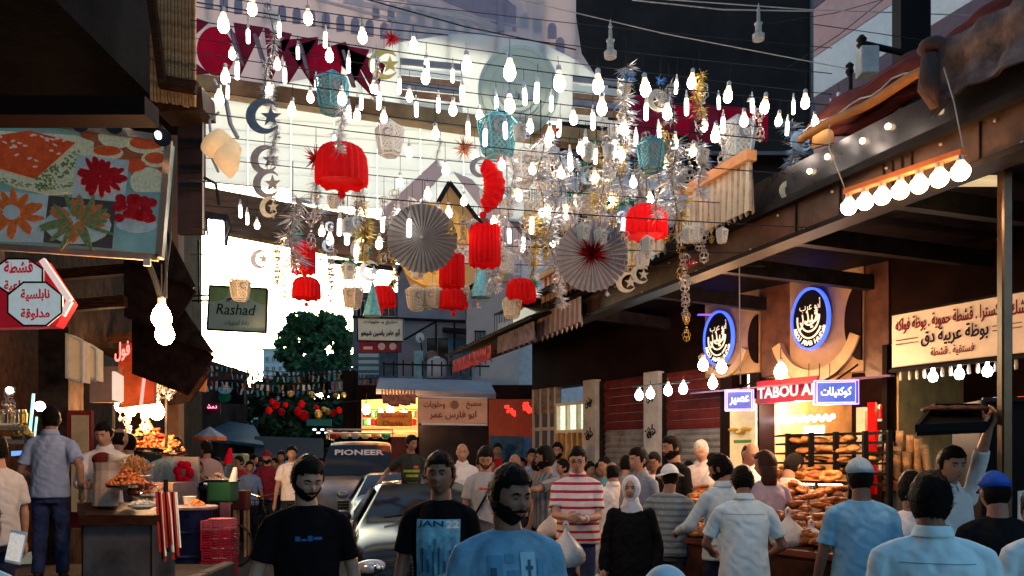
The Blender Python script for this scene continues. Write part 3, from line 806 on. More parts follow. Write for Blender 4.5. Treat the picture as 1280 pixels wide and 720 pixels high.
# ---------------------------------------------------------------- mosque banner (printed board) top centre
bn = thing("mosque_banner", "huge pale pink printed banner showing a mosque with rows of arches", "banner", (-3, 16, 8))
DB = 16.0
def B(px, py, o=0): return P(px, py, DB) + Vector((0, -o, 0))
top = [B(210, -60), B(735, -60), B(722, 20), B(716, 60), B(745, 92), B(700, 62), B(650, 48), B(600, 42), B(560, 44), B(520, 50), B(470, 66), B(420, 90), B(330, 112), B(210, 118)]
def _pan(b):
    # strip panel between top line and the curved lower edge
    lo = [(210, 118), (260, 116), (330, 112), (400, 98), (450, 74), (500, 56), (560, 45), (620, 45), (680, 56), (720, 75), (745, 95)]
    for i in range(len(lo) - 1):
        (a, ay), (c, cy) = lo[i], lo[i + 1]
        if a >= 720: b.slab([B(a, ay), B(c, cy), B(c - 18, cy - 28), B(a, 20)], .12)
        else: b.slab([B(a, ay), B(c, cy), B(c, -60), B(a, -60)], .12)
M_mq = mat("banner_mauve", (.74, .64, .66), .7, var=.12, scale=.8, trl=.6)
M_mqd = mat("banner_shadow", (.36, .27, .34), .7, var=.1); M_mql = mat("banner_light", (.85, .78, .8), .7, var=.1, trl=.6)
pnl = one("banner_sheet", M_mq, _pan, bn)
def _cor(b):
    for (x0, y0, x1, y1, w) in ((245, -40, 690, 78, 3), (430, 2, 640, 38, 6), (500, 0, 650, 35, 2)):
        b.beam(B(x0, y0, .03), B(x1, y1, .03), .04, w / 1000 * DB)
    for i in range(9):
        x = 470 + i * 17; y = 3 + i * 3.6
        b.beam(B(x, y, .05), B(x + 10, y + 2, .05), .03, .03)
one("printed_cornice", M_mql, _cor, pnl)
def arch(b, px, py, w, h):
    pts = [(-w, -h), (w, -h), (w, h * .4)] + [(w * math.cos(a), h * .4 + w * 1.3 * math.sin(a)) for a in [math.pi * i / 6 for i in range(1, 6)]] + [(-w, h * .4)]
    b.prism(pts, .02, B(px, py, .03), (1, 0, 0), (0, 0, 1))
def _arc(b):
    for i in range(26):
        x = 262 + i * 18.2; y = -18 + (x - 262) * .17 + 6
        if x < 700 and not (x > 560 and y > 40 - 0): arch(b, x, y + 14, .05 + .03, .16)
    for i in range(9): arch(b, 470 + i * 19, 16 + i * 3.4, .07, .13)
    for x, y in ((655, 28), (672, 34), (690, 40), (700, 58)): arch(b, x, y, .09, .14)
pa_ = one("printed_arch", M_mqd, _arc, pnl); pa_["kind"] = "stuff"
def _gab(b):
    b.prism([(-2.6, -.6), (.6, -1.6), (.6, .9), (-1.2, 1.1)], .02, B(640, 5, .035), (1, 0, 0), (0, 0, 1))
one("printed_gable", M_mql, _gab, pnl)
one("printed_shadow", M_mqd, lambda b: (b.prism([(0, 0), (1.6, -.7), (1.6, -.2), (.7, .6), (0, .6)], .02, B(545, -2, .045), (1, 0, 0), (0, 0, 1)), b.box(B(626, 14, .06), (.12, .05, .9))), pnl)
one("banner_pole", M_darksteel, lambda b: [b.beam((x, 16.3, 0), (x, 16.3, 12), .15, .15, (0, 1, 0)) for x in (X(214, 16.3), )], bn)

# pale curved board with slats under the banner
sl = thing("slatted_gateway", "bright slatted board with a curved top spanning the street", "gateway", (-1, 15, 6))
M_slw = mat("white_translucent_board", (.92, .95, .96), .5, var=.03, trl=.85)
def _arcb(b):
    lo = [(270, 116), (330, 112), (400, 98), (450, 74), (500, 56), (560, 46), (620, 46), (680, 58), (720, 78), (760, 108)]
    for i in range(len(lo) - 1):
        (a, ay), (c, cy) = lo[i], lo[i + 1]
        ybot = 128 + (a - 270) * .05; yb2 = 128 + (c - 270) * .05
        if ybot <= ay + 2: ybot = ay + 4
        b.slab([P(a, max(ybot, ay + 4), 15.5), P(c, max(yb2, cy + 4), 15.5), P(c, cy - 3, 15.5), P(a, ay - 3, 15.5)], .08)
one("translucent_board", M_slw, _arcb, sl)
def _sl(b):
    for y0 in (70, 82, 94, 106):
        b.beam(P(455 + (y0 - 70) * -2, y0, 15.35), P(745, y0 + 22, 15.35), .05, .06)
M_slat = mat("peach_slat", (.5, .25, .14), .6, var=.3); M_slat2 = mat("grey_slat", (.36, .32, .36), .6)
for i, (y0, m_) in enumerate(((66, M_slat2), (78, M_slw), (88, M_slat), (96, M_slat2), (106, M_slat), (118, M_slw))):
    for (xa, xb) in ((500, 578), (716, 782)):
        one("slat", m_, lambda b: b.slab([P(xa, y0 + 7 + (xa - 500) * .1 + 6, 15.2), P(xb, y0 + 7 + (xb - 500) * .1 + 6, 15.2), P(xb, y0 + (xb - 500) * .1 + 6, 15.2), P(xa, y0 + (xa - 500) * .1 + 6, 15.2)], .06), sl)
# translucent roof panels (white, thin joints)
pid = 0
for r in range(7):
    for c in range(8):
        xa = 256 + c * 54; xb = xa + 53
        ya = 126 + r * 17 + (xa - 256) * .075; yb = 126 + r * 17 + (xb - 256) * .075
        if ya + 16 > 236 + (xa - 256) * .16: continue
        one("roof_panel", M_slw, lambda b: b.slab([P(xa, ya + 16.3, 14.8), P(xb, yb + 16.3, 14.8), P(xb, yb, 14.8), P(xa, ya, 14.8)], .03), sl)
def _sb(b):
    b.beam(P(246, 106, 14.5), P(600, 158, 14.5), .3, .28); b.beam(P(600, 158, 14.5), P(850, 190, 14.5), .3, .28)
one("upper_beam", mat("ochre_beam", (.5, .3, .13), .5, var=.3, scale=2), _sb, sl)
def _lb2(b):
    b.slab([P(252, 285, 14.4), P(492, 330, 14.4), P(492, 278, 14.4), P(252, 233, 14.4)], .3)
    b.slab([P(585, 302, 14.4), P(720, 314, 14.4), P(720, 285, 14.4), P(585, 270, 14.4)], .3)
one("lower_beam", mat("brown_beam", (.27, .15, .09), .5, var=.35, scale=2, stretch=(1, 1, 4)), _lb2, sl)
one("beam_post", mat("brown_beam2", (.2, .12, .08), .5), lambda b: b.beam((X(218, 14.6), 14.6, 0), (X(218, 14.6), 14.6, 9), .25, .25, (0, 1, 0)), sl)
one("beam_cord", M_wire, lambda b: b.beam(P(410, 326, 14.3), P(492, 336, 14.3), .05, .08), sl)

# emblem disc
em = thing("calligraphy_emblem", "round pale green emblem with white calligraphy above the gateway", "emblem", P(648, 112, 14.2))
def _e(b):
    n = 40; b.prism([(.72 * math.cos(2 * math.pi * i / n), .8 * math.sin(2 * math.pi * i / n)) for i in range(n)], .06, P(648, 112, 14.2), (1, 0, 0), (0, 0, 1))
one("disc", mat("pale_green_disc", (.78, .84, .8), .6, var=.1, trl=.7), _e, em)
def _er(b):
    n = 48
    for r in (.66, .5): b.tube([P(648, 112, 14.12) + Vector((r * math.cos(2 * math.pi * i / n), 0, r * 1.1 * math.sin(2 * math.pi * i / n))) for i in range(n + 1)], .012, 5)
one("disc_ring", M_white, _er, em)
put_text(arabic("محمد"), P(648, 108, 14.12), .5, (1, 0, 0), (0, 0, 1), M_white, em, width=.8, bold=.02)
def _ef(b):
    for t in range(3):
        b.tube([P(648, 112, 14.1) + Vector(((.45 - .1 * t) * math.cos(math.pi * (1 + .8 * i / 12 + t * .15)), 0, (.5 - .1 * t) * math.sin(math.pi * (1 + .8 * i / 12 + t * .15)))) for i in range(13)], .022, 5)
one("flourish", M_white, _ef, em)

# gold round sign in a pointed frame
gs = thing("pointed_frame_sign", "gold round sign inside a large pointed frame behind the silver rosette", "sign", P(570, 300, 11))
def poly3(b, pts, d, th): b.prism([((p[0] - 570) / 1000 * d, (300 - p[1]) / 1000 * d) for p in pts], th, P(570, 300, d), (1, 0, 0), (0, 0, 1))
one("frame_panel", mat("cream_panel", (.75, .55, .3), .5, trl=.5, var=.2, scale=3), lambda b: poly3(b, [(500, 330), (560, 230), (640, 330), (628, 350), (560, 374), (520, 372)], 11.0, .1), gs)
def _fe(b):
    for p, q in (((455, 395), (495, 350)), ((495, 345), (562, 228)), ((562, 228), (640, 330)), ((640, 325), (575, 368))): b.beam(P(*p, 10.9), P(*q, 10.9), .06, .05)
one("frame_edge", M_darksteel, _fe, gs)
one("mesh_wing", mat("pale_pink_mesh", (.7, .6, .64), .6, alpha=.8, trl=.6), lambda b: (poly3(b, [(478, 262), (545, 200), (556, 214), (490, 290)], 11.2, .02), poly3(b, [(566, 214), (590, 224), (668, 312), (650, 326)], 11.2, .02)), gs)
def _gdz(b):
    n = 36; poly = [(.5 * math.cos(2 * math.pi * i / n), .57 * math.sin(2 * math.pi * i / n)) for i in range(n)]
    b.prism(poly, .05, P(541, 305, 10.85), (1, 0, 0), (0, 0, 1))
one("gold_disc", mat("orange_gold", (.65, .32, .06), .4, .2, emit=(1, .5, .1), es=.12, var=.2), _gdz, gs)
def _gt(b):
    n = 30
    for i in range(n):
        a = 2 * math.pi * i / n; c = P(541, 305, 10.78) + Vector((.42 * math.cos(a), 0, .48 * math.sin(a)))
        b.box(c, (.02, .02, .05), Matrix.Rotation(-a + 1.57, 3, 'Y'))
one("rim_pattern", M_cream, _gt, gs)["kind"] = "stuff"

# red discs and maroon pennants upper left
rd = thing("red_fabric_frieze", "red discs and maroon pennants strung along the upper left beam", "bunting", P(360, 90, 13.5))
M_redf = mat("crimson_cloth", (.75, .0, .05), .6, var=.2, trl=.45); M_marf = mat("maroon_cloth", (.45, .02, .07), .7, var=.25, trl=.45)
for (cx, cy, r) in ((268, 62, 22), (405, 80, 20)):
    one("red_disc", M_redf, lambda b: b.prism([(r / 1000 * 13.4 * math.cos(2 * math.pi * i / 24), 1.3 * r / 1000 * 13.4 * math.sin(2 * math.pi * i / 24)) for i in range(24)], .12, P(cx, cy, 13.3), (1, 0, 0), (0, 0, 1)), rd)
for x, y in ((290, 40), (320, 46), (375, 55), (430, 66)): one("rib", mat("grey_pink", (.35, .2, .22), .6), lambda b: b.beam(P(x, y, 13.35), P(x + 12, y + 40, 13.35), .2, .05), rd)
for i, (xa, ya, xb, yb, xc, yc) in enumerate(((244, 22, 262, 28, 244, 44), (292, 28, 330, 34, 300, 96), (330, 34, 365, 42, 338, 104), (350, 50, 398, 46, 360, 106), (360, 60, 398, 48, 392, 110), (420, 55, 462, 62, 440, 110), (436, 62, 482, 80, 470, 120), (244, 78, 262, 92, 244, 94), (405, 60, 432, 52, 470, 126))):
    one("pennant", M_marf, lambda b: b.add([P(xa, ya, 13.45), P(xb, yb, 13.45), P(xc, yc, 13.45), P(xa, ya, 13.5), P(xb, yb, 13.5), P(xc, yc, 13.5)], [(0, 2, 1), (3, 4, 5), (0, 1, 4, 3), (1, 2, 5, 4), (2, 0, 3, 5)]), rd)
rd2 = thing("red_cloth_bunting", "red and crimson cloth panels behind the bulbs left of the canopy", "cloth", P(850, 150, 14.3))
for (xa, ya, xb, yb, m_) in ((790, 118, 842, 168, M_marf), (842, 130, 862, 166, M_redf), (862, 128, 905, 176, M_marf), (900, 132, 960, 172, M_redf)):
    one("panel", m_, lambda b: b.slab([P(xa, yb, 14.2 + rng.random() * .1), P(xb, yb + 4, 14.25), P(xb, ya + 5, 14.25), P(xa, ya, 14.2)], .06), rd2)

# ---------------------------------------------------------------- buildings in the middle
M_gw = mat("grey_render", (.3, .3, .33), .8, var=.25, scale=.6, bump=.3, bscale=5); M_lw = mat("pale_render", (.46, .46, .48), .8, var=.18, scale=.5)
M_dk = mat("dark_opening", (.02, .02, .025), .4); M_haz = mat("hazy_grey_render", (.82, .78, .82), .8, var=.15)  # hazy wall: haze and glare put into its pale colour
def facade(name, label, px0, px1, ytop, d, m, wins=(), depth=5.0, ribs=()):
    t = thing(name, label, "building", (X((px0 + px1) / 2, d), d, 0))
    zt = Z(ytop, d)
    wall = one("wall", m, lambda b: b.box((X((px0 + px1) / 2, d), d + depth / 2, zt / 2), (X(px1, d) - X(px0, d), depth, zt)), t)
    one("parapet", m, lambda b: b.box((X((px0 + px1) / 2, d), d + depth / 2, zt + .08), (X(px1, d) - X(px0, d) + .15, depth + .15, .16)), t)
    for (a, y0, c, y1) in wins:
        w = one("window", M_glass, lambda b: b.slab([P(a, y1, d - .02), P(c, y1, d - .02), P(c, y0, d - .02), P(a, y0, d - .02)], .04), t)
        def _f(b):
            s = .001 * d * .8
            for q in (a, (a + c) / 2, c): b.box(P(q, (y0 + y1) / 2, d - .06), (s, .06, (y1 - y0) / 1000 * d))
            b.box(P((a + c) / 2, y0, d - .055), ((c - a) / 1000 * d + .04, .08, s * 1.3)); b.box(P((a + c) / 2, y1, d - .075), ((c - a) / 1000 * d + .08, .12, s * 1.3))
        one("frame", M_lw if m is not M_lw else M_darksteel, _f, w)
    return t
gb = facade("grey_building", "flat roofed grey concrete building with a satellite dish and blue shutters", 497, 582, 338, 24, M_gw, ((533, 422, 561, 458),))
one("roof_rail", M_darksteel, lambda b: (b.beam(P(440, 396, 23.9), P(582, 402, 23.9), .06, .08), b.beam(P(505, 425, 23.8), P(548, 400, 23.8), .05, .05), b.beam(P(545, 400, 23.8), P(545, 470, 23.8), .05, .05, (0, 1, 0)), b.beam(P(568, 400, 23.8), P(568, 470, 23.8), .05, .05, (0, 1, 0))), gb)
one("blue_shutter", mat("blue_paint", (.05, .22, .42), .5), lambda b: (b.slab([P(561, 445, 23.9), P(567, 445, 23.9), P(567, 422, 23.9), P(561, 422, 23.9)], .05), b.slab([P(567, 432, 23.85), P(582, 432, 23.85), P(582, 422, 23.85), P(567, 422, 23.85)], .05)), gb)
one("window_hood", M_darksteel, lambda b: b.slab([P(553, 413, 23.2), P(584, 416, 23.2), P(584, 411, 23.9), P(553, 409, 23.9)], .06), gb)
ds = thing("satellite_dish", "small white satellite dish on the grey building's rail", "satellite dish", P(525, 422, 23.6))
one("dish", M_white, lambda b: b.prism([(.13 * math.cos(i * math.pi / 10), .15 * math.sin(i * math.pi / 10)) for i in range(20)], .04, P(525, 422, 23.5), (1, 0, 0), (0, 0, 1)), ds)
one("dish_arm", M_darksteel, lambda b: (b.tube([P(525, 422, 23.5), P(527, 427, 23.2)], .015, 5), b.tube([P(525, 424, 23.5), P(528, 440, 23.8)], .02, 5)), ds)
facade("pale_building", "narrow pale concrete building right of the grey one", 583, 648, 352, 21.5, M_lw, ((594, 414, 606, 440),))
facade("low_left_block", "low block with tall bluish windows behind the white and maroon signs", 441, 496, 372, 25, mat("blue_grey_render", (.14, .17, .2), .8, var=.3), ((446, 376, 456, 396), (462, 378, 476, 396), (478, 378, 494, 396)))
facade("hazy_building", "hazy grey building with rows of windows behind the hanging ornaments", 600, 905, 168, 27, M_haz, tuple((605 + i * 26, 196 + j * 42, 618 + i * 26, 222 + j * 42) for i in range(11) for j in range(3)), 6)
# balconies with railings in the mid right
bal = thing("balcony", "balcony with thin dark railing right of the pale building", "balcony", P(640, 420, 16.5))
one("floor_slab", M_gw, lambda b: b.slab([P(618, 422, 15.8), P(690, 398, 14.0), P(690, 392, 15.4), P(618, 414, 17.5)], .12), bal)
def _rl(b):
    for i in range(24):
        t = i / 23; p = P(618 + 72 * t, 420 - 24 * t, 15.8 - 1.8 * t); b.beam(p, p + Vector((0, 0, .42)), .012, .012, (0, 1, 0))
    b.beam(P(618, 420, 15.8) + Vector((0, 0, .42)), P(690, 396, 14) + Vector((0, 0, .42)), .03, .03)
one("railing", M_darksteel, _rl, bal)
one("balcony_cloth", mat("white_blue_cloth", (.5, .6, .65), .7, var=.3), lambda b: b.slab([P(622, 416, 15.6), P(648, 408, 14.9), P(648, 398, 14.9), P(622, 405, 15.6)], .02), bal)
# pipes, ladder lines and clutter on the roofs
tk = thing("water_tank", "white rooftop water tank under the satellite dish", "tank", P(546, 466, 22.5))
one("barrel", M_lw, lambda b: b.lathe([(.26, 0), (.28, .05), (.28, .5), (.2, .58)], P(546, 474, 22.5), 16), tk, smooth=True)
one("lid", M_white, lambda b: b.lathe([(.1, .58), (.1, .63)], P(546, 474, 22.5), 10), tk)
one("barrel", mat("brown_tank", (.2, .13, .1), .6), lambda b: b.lathe([(.2, 0), (.22, .3), (.16, .5), (.05, .55)], P(540, 462, 23.0), 14), thing("clay_tank", "brown tank standing behind the white water tank", "tank", P(540, 462, 23)))
tag(one("blue_locker", mat("pale_blue_paint", (.25, .45, .5), .5, var=.3), lambda b: b.box(P(524, 460, 22.8), (.26, .3, .95), bev=.01)), "pale blue locker on the low roof under the satellite dish", "locker")
tag(one("blue_sheet", mat("blue_tarp", (.06, .1, .14), .6, var=.5), lambda b: b.slab([P(566, 478, 21), P(590, 478, 21), P(590, 430, 21), P(566, 440, 21)], .1)), "dark blue sheet hanging beside the pale building", "tarpaulin")
tag(one("blue_striped_panel", mat("striped_shutter", (.45, .62, .66), .6, stripes=(2, 5.5, .55, (.08, .2, .25))), lambda b: b.slab([P(448, 468, 22.5), P(473, 468, 22.5), P(473, 442, 22.5), P(448, 442, 22.5)], .1)), "pale blue striped panel under the maroon sign", "panel")
# long low roof & rails over the middle shops
lr = thing("low_shop_block", "low row of shops with a cluttered flat roof closing the street", "shop row", (X(540, 19.5), 19.5, 0))
one("back_wall", M_fdark, lambda b: b.box((X(560, 20.4), 20.4, Z(482, 20.4) / 2), (X(665, 20.4) - X(440, 20.4), .4, Z(482, 20.4))), lr)
one("roof_edge", M_gw, lambda b: b.slab([P(470, 486, 18.2), P(620, 492, 18.2), P(612, 476, 20.4), P(474, 472, 20.4)], .12), lr)
one("roof_rail", M_darksteel, lambda b: [b.beam(P(480 + i * 12, 470, 19), P(480 + i * 12, 452 - (i % 3), 19), .03, .03, (0, 1, 0)) for i in range(11)] + [b.beam(P(478, 455, 19), P(612, 458, 19), .04, .04)], lr)
one("canopy_slats", M_tan, lambda b: [b.beam(P(478 + i * 4, 495, 17.9), P(478 + i * 4, 487, 18.2), .03, .05, (0, 1, 0)) for i in range(11)], lr)
one("red_wall", mat("lit_red_wall", (.13, .012, .01), .6, emit=(1, .06, .03), es=.02, var=.3), lambda b: b.slab([P(611, 600, 18), P(668, 600, 17.2), P(668, 499, 17.2), P(611, 499, 18)], .3), lr)  # faint emission in the red stands in for lamplight on the wall
one("blue_tarp", mat("blue_stall_tarp", (.03, .12, .25), .6, var=.4), lambda b: b.slab([P(612, 575, 17), P(655, 575, 16.6), P(655, 546, 16.6), P(612, 544, 17)], .3), lr)
one("shop_opening", M_dk, lambda b: b.slab([P(524, 640, 18.4), P(610, 640, 18.4), P(610, 531, 18.4), P(524, 531, 18.4)], .1), lr)  # dark sheet stands in for the shade inside the opening
one("lit_shop_interior", mat("glowing_shop", (.6, .3, .12), .5, emit=(1, .55, .2), es=.35, var=.5, scale=3, col2=(.5, .2, .05)), lambda b: b.slab([P(452, 546, 19), P(522, 546, 19), P(522, 497, 19), P(452, 500, 19)], .1), lr)  # glowing sheet stands in for the lamplit room inside
for z_ in (511, 521, 531, 540): one("display_shelf", M_tan, lambda b: b.slab([P(453, z_ + 1.2, 18.8), P(521, z_ + 1.2, 18.8), P(521, z_, 18.95), P(453, z_, 18.95)], .03), lr)
for i in range(26): one("display_jar", (M_red, M_gold, M_cream, M_wood, M_green)[i * 3 % 5], lambda b: b.lathe([(.05, 0), (.06, .1), (.03, .14)], P(456 + (i % 13) * 5.1, (521, 531)[i // 13], 18.8), 8), lr)
one("red_board", M_fred, lambda b: b.slab([P(489, 590, 16.8), P(508, 590, 16.8), P(508, 546, 16.8), P(489, 546, 16.8)], .06), lr)
one("awning_ragged", mat("ragged_orange_cloth", (.45, .12, .05), .7, var=.5), lambda b: [b.slab([P(478 + i * 7, 503 + (i * 7) % 5, 17.6), P(485 + i * 7, 503 + (i * 5) % 6, 17.6), P(485 + i * 7, 493, 18), P(478 + i * 7, 493, 18)], .03) for i in range(6)], lr)
for k in range(4):
    hang_bulb(458 + k * 15 + (k % 2) * 3, 512 + (k % 2) * 8, 18.2, .09, M_bulbw, "bright warm bulb in the lit shop left of the tan sign", "warm bulbs in the lit far shop", cordlen=.2)
cs = thing("shop_banner", "orange shop banner lettered Chamia over the lit far shop", "banner", P(494, 523, 17.8))
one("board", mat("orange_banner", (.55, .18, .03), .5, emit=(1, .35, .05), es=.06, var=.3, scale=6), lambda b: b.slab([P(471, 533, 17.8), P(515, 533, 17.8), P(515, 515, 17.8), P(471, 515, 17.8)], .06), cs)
put_text(arabic("حلويات شامية"), P(493, 520, 17.7), .1, (1, 0, 0), (0, 0, 1), M_mar, cs, width=.6)
put_text("Chamia", P(491, 529, 17.7), .11, (1, 0, 0), (0, 0, 1), M_mar, cs, width=.45)
# the tan sign
tsg = thing("tan_shop_sign", "tan sign with dark red Arabic lettering over the dark shop opening", "sign", P(565, 528, 17))
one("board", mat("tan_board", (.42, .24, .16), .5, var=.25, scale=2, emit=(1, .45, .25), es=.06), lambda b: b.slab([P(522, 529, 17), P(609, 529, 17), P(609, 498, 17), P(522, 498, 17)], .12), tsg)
one("sign_frame", M_white, lambda b: (b.beam(P(527, 530, 16.9), P(609, 531, 16.9), .05, .04), b.beam(P(522, 496, 16.9), P(609, 498, 16.9), .05, .03)), tsg)
put_text(arabic("وحلويات"), P(543, 506, 16.98), .17, (1, 0, 0), (0, 0, 1), M_mar, tsg, width=.46)
put_text(arabic("مطبخ"), P(592, 506, 16.98), .17, (1, 0, 0), (0, 0, 1), M_mar, tsg, width=.32)
put_text(arabic("ابو فارس عمر"), P(566, 519, 16.98), .19, (1, 0, 0), (0, 0, 1), M_mar, tsg, width=1.0)
one("round_logo", mat("logo_brown", (.3, .17, .1), .5), lambda b: b.prism([(.09 * math.cos(i * .524), .09 * math.sin(i * .524)) for i in range(12)], .03, P(568, 506, 16.95), (1, 0, 0), (0, 0, 1)), tsg)
# white sign and maroon sign
s1 = thing("white_sign", "white sign with black Arabic lettering on the left end of the grey building", "sign", P(476, 426, 20))
one("board", mat("mint_white_board", (.62, .72, .66), .5, var=.08), lambda b: b.slab([P(447, 426, 20), P(504, 427, 20), P(504, 398, 20), P(447, 397, 20)], .12), s1)
one("sign_frame", M_darksteel, lambda b: b.tube([P(447, 426, 19.98), P(504, 427, 19.98), P(504, 398, 19.98), P(447, 397, 19.98), P(447, 426, 19.98)], .02, 5), s1)
put_text(arabic("مطبخ و حلويات"), P(476, 403, 19.98), .1, (1, 0, 0), (0, 0, 1), M_nav, s1, width=.85)
put_text(arabic("أبو عامر ياسين شيخو"), P(476, 416, 19.98), .2, (1, 0, 0), (0, 0, 1), M_black, s1, width=.98, bold=.03)
s2 = thing("maroon_sign", "maroon sign with two pale circles just below the white sign", "sign", P(476, 440, 20))
one("board", mat("maroon_board", (.16, .015, .04), .5), lambda b: b.slab([P(449, 440, 20), P(501, 440, 20), P(501, 428, 20), P(449, 427, 20)], .12), s2)
one("circle_print", mat("dull_pink_print", (.5, .38, .38), .5), lambda b: [b.prism([(.09 * math.cos(i * .524), .09 * math.sin(i * .524)) for i in range(12)], .02, P(x, 433, 19.97), (1, 0, 0), (0, 0, 1)) for x in (477, 491)] + [b.box(P(460, 435, 19.98), (.22, .02, .07))], s2)
# ---------------------------------------------------------------- left distance: pale house, trees, screen, signs
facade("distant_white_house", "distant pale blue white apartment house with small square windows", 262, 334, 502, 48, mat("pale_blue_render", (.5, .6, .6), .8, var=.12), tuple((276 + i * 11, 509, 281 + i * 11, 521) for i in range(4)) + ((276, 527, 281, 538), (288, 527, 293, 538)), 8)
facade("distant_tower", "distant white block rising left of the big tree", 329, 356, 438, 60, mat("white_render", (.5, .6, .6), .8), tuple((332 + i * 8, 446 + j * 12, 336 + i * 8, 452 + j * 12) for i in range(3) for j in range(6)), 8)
facade("distant_street_block", "dark low market buildings closing the far end of the street", 225, 300, 545, 30, M_fdark, ((232, 550, 240, 560),), 6)
facade("far_end_building", "dark low building closing the view behind the distant crowd", 225, 700, 543, 56, mat("far_dark_wall", (.05, .06, .065), .8, var=.5, scale=.3), tuple((300 + i * 22, 550, 308 + i * 22, 560) for i in range(8)), 6)
facade("left_far_block", "dim brown shop block behind the far left sweet stall", 60, 246, 452, 26, mat("dim_brown_wall", (.06, .035, .03), .8, var=.5, scale=.5), ((226, 470, 236, 486), (226, 500, 236, 514)), 5)
def tree(name, label, px, ytop, ybase_w, d, ph, cols, seed, rx, n=2600, ycen=None, rz=None, leaf=.16):
    r = random.Random(seed)
    t = thing(name, label, "tree", (X(px, d), d, 0))
    c = P(px, ycen, d); trunk_top = c.z
    def _t(b):
        b.tube([(c.x, d, 0), (c.x + .1, d, trunk_top * .5), (c.x - .05, d, trunk_top)], [.3, .2, .1], 8)
        for i in range(9):
            a = r.uniform(0, 6.28); z = trunk_top * r.uniform(.6, 1)
            b.tube([(c.x, d, z - .8), (c.x + math.cos(a) * rx * .6, d + math.sin(a) * rx * .6, z + rz * r.uniform(0, .6))], [.1, .02], 5)
    one("trunk", M_wood, _t, t)
    cl = []
    for i in range(80):
        a = r.uniform(0, 6.28); ph_ = r.uniform(-1, 1); rr = r.uniform(.05, 1) ** .5
        cl.append((Vector((c.x + rx * rr * math.cos(a) * math.sqrt(1 - ph_ * ph_ * .8), d + rx * rr * math.sin(a) * math.sqrt(1 - ph_ * ph_ * .8), c.z + rz * ph_)), r.uniform(.12, .26) * rx))
    b = MB(); b2 = MB()
    for i in range(n):
        cc, cr = cl[r.randrange(len(cl))]
        v = Vector((r.gauss(0, 1), r.gauss(0, 1), r.gauss(0, 1))).normalized() * cr * abs(r.gauss(.6, .42))
        p = cc + v; s = leaf * r.uniform(.6, 1.3)
        u = Vector((r.gauss(0, 1), r.gauss(0, 1), r.gauss(0, 1))).normalized(); w = u.orthogonal().normalized()
        tgt = b if r.random() < .6 else b2
        tgt.add([p - u * s, p + w * s * .5, p + u * s, p - w * s * .5], [(0, 1, 2, 3)])
    cr_ = b.build("crown", cols[0], t); b2.build("light_leaf_cluster", cols[1], t)
    return t
M_lf1 = mat("leaf_dark", (.025, .09, .035), .6, var=.4, scale=1); M_lf2 = mat("leaf_mid", (.06, .16, .07), .6, var=.3, scale=1)
M_lf3 = mat("leaf_shade", (.015, .05, .025), .6, var=.4); M_lf4 = mat("leaf_olive", (.04, .08, .03), .6)  # deepest green and olive of the leaf colours
tree("tall_tree", "tall dark tree against the white sky, left of the pair", 375, 390, 0, 42, 0, (M_lf1, M_lf2), 3, 1.05, 9000, 438, 1.9, .21)
tree("tall_tree", "tall dark tree against the white sky, right of the pair", 414, 398, 0, 42, 0, (M_lf1, M_lf2), 5, 1.2, 9000, 442, 1.8, .21)
tree("street_tree", "dark bushy tree behind the market bunting below the taller pair", 346, 485, 0, 33, 0, (M_lf3, M_lf4), 9, 1.3, 9000, 520, 1.5, .2)
tree("street_tree", "broad shadowy tree behind the far string of red lanterns", 404, 470, 0, 36, 0, (M_lf3, M_lf1), 12, 1.7, 11000, 505, 1.9, .22)
tree("street_tree", "small dark tree over the umbrella at the street's far left", 300, 545, 0, 30, 0, (M_lf3, M_lf4), 15, .8, 1400, 552, .6, .12)
# far dark mass: parked stalls under canopies
tag(one("far_awning", mat("blue_teal_awning", (.03, .09, .12), .6, var=.4), lambda b: b.slab([P(262, 548, 26), P(330, 556, 26), P(318, 532, 29), P(256, 520, 29)], .1)), "dark teal awning sloping under the distant white house", "awning")
tag(one("far_awning", mat("dark_cloth", (.03, .03, .035), .7), lambda b: b.slab([P(318, 572, 25), P(404, 572, 25), P(404, 548, 27), P(318, 545, 27)], .1)), "black awning over the distant crowd", "awning")
tag(one("brown_awning", mat("brown_awning_cloth", (.16, .07, .05), .7, var=.4), lambda b: (b.slab([P(414, 490, 22), P(474, 484, 22), P(474, 473, 23), P(414, 476, 23)], .1), )), "brown sloping awning beside the trees, left of the low shops", "awning")
tag(one("dark_pillar", M_black, lambda b: b.box((X(438, 21), 21, 2), (.35, .3, 4), bev=.02)), "dark pillar under the brown sloping awning", "pillar")
tag(one("green_sign", mat("teal_sign_board", (.08, .3, .22), .5), lambda b: b.slab([P(383, 532, 26), P(414, 532, 26), P(414, 524, 26), P(383, 524, 26)], .08)), "small teal green shop sign under the far red lanterns", "sign")
tag(one("shop_lights", mat("cool_shop_light", (1, 1, 1), .4, emit=(.9, .95, 1), es=1.5), lambda b: [b.box(P(393 + i * 5, 537 + (i % 2) * 4, 26), (.1, .05, .05)) for i in range(5)]), "short row of white lights below the teal green sign", "light")
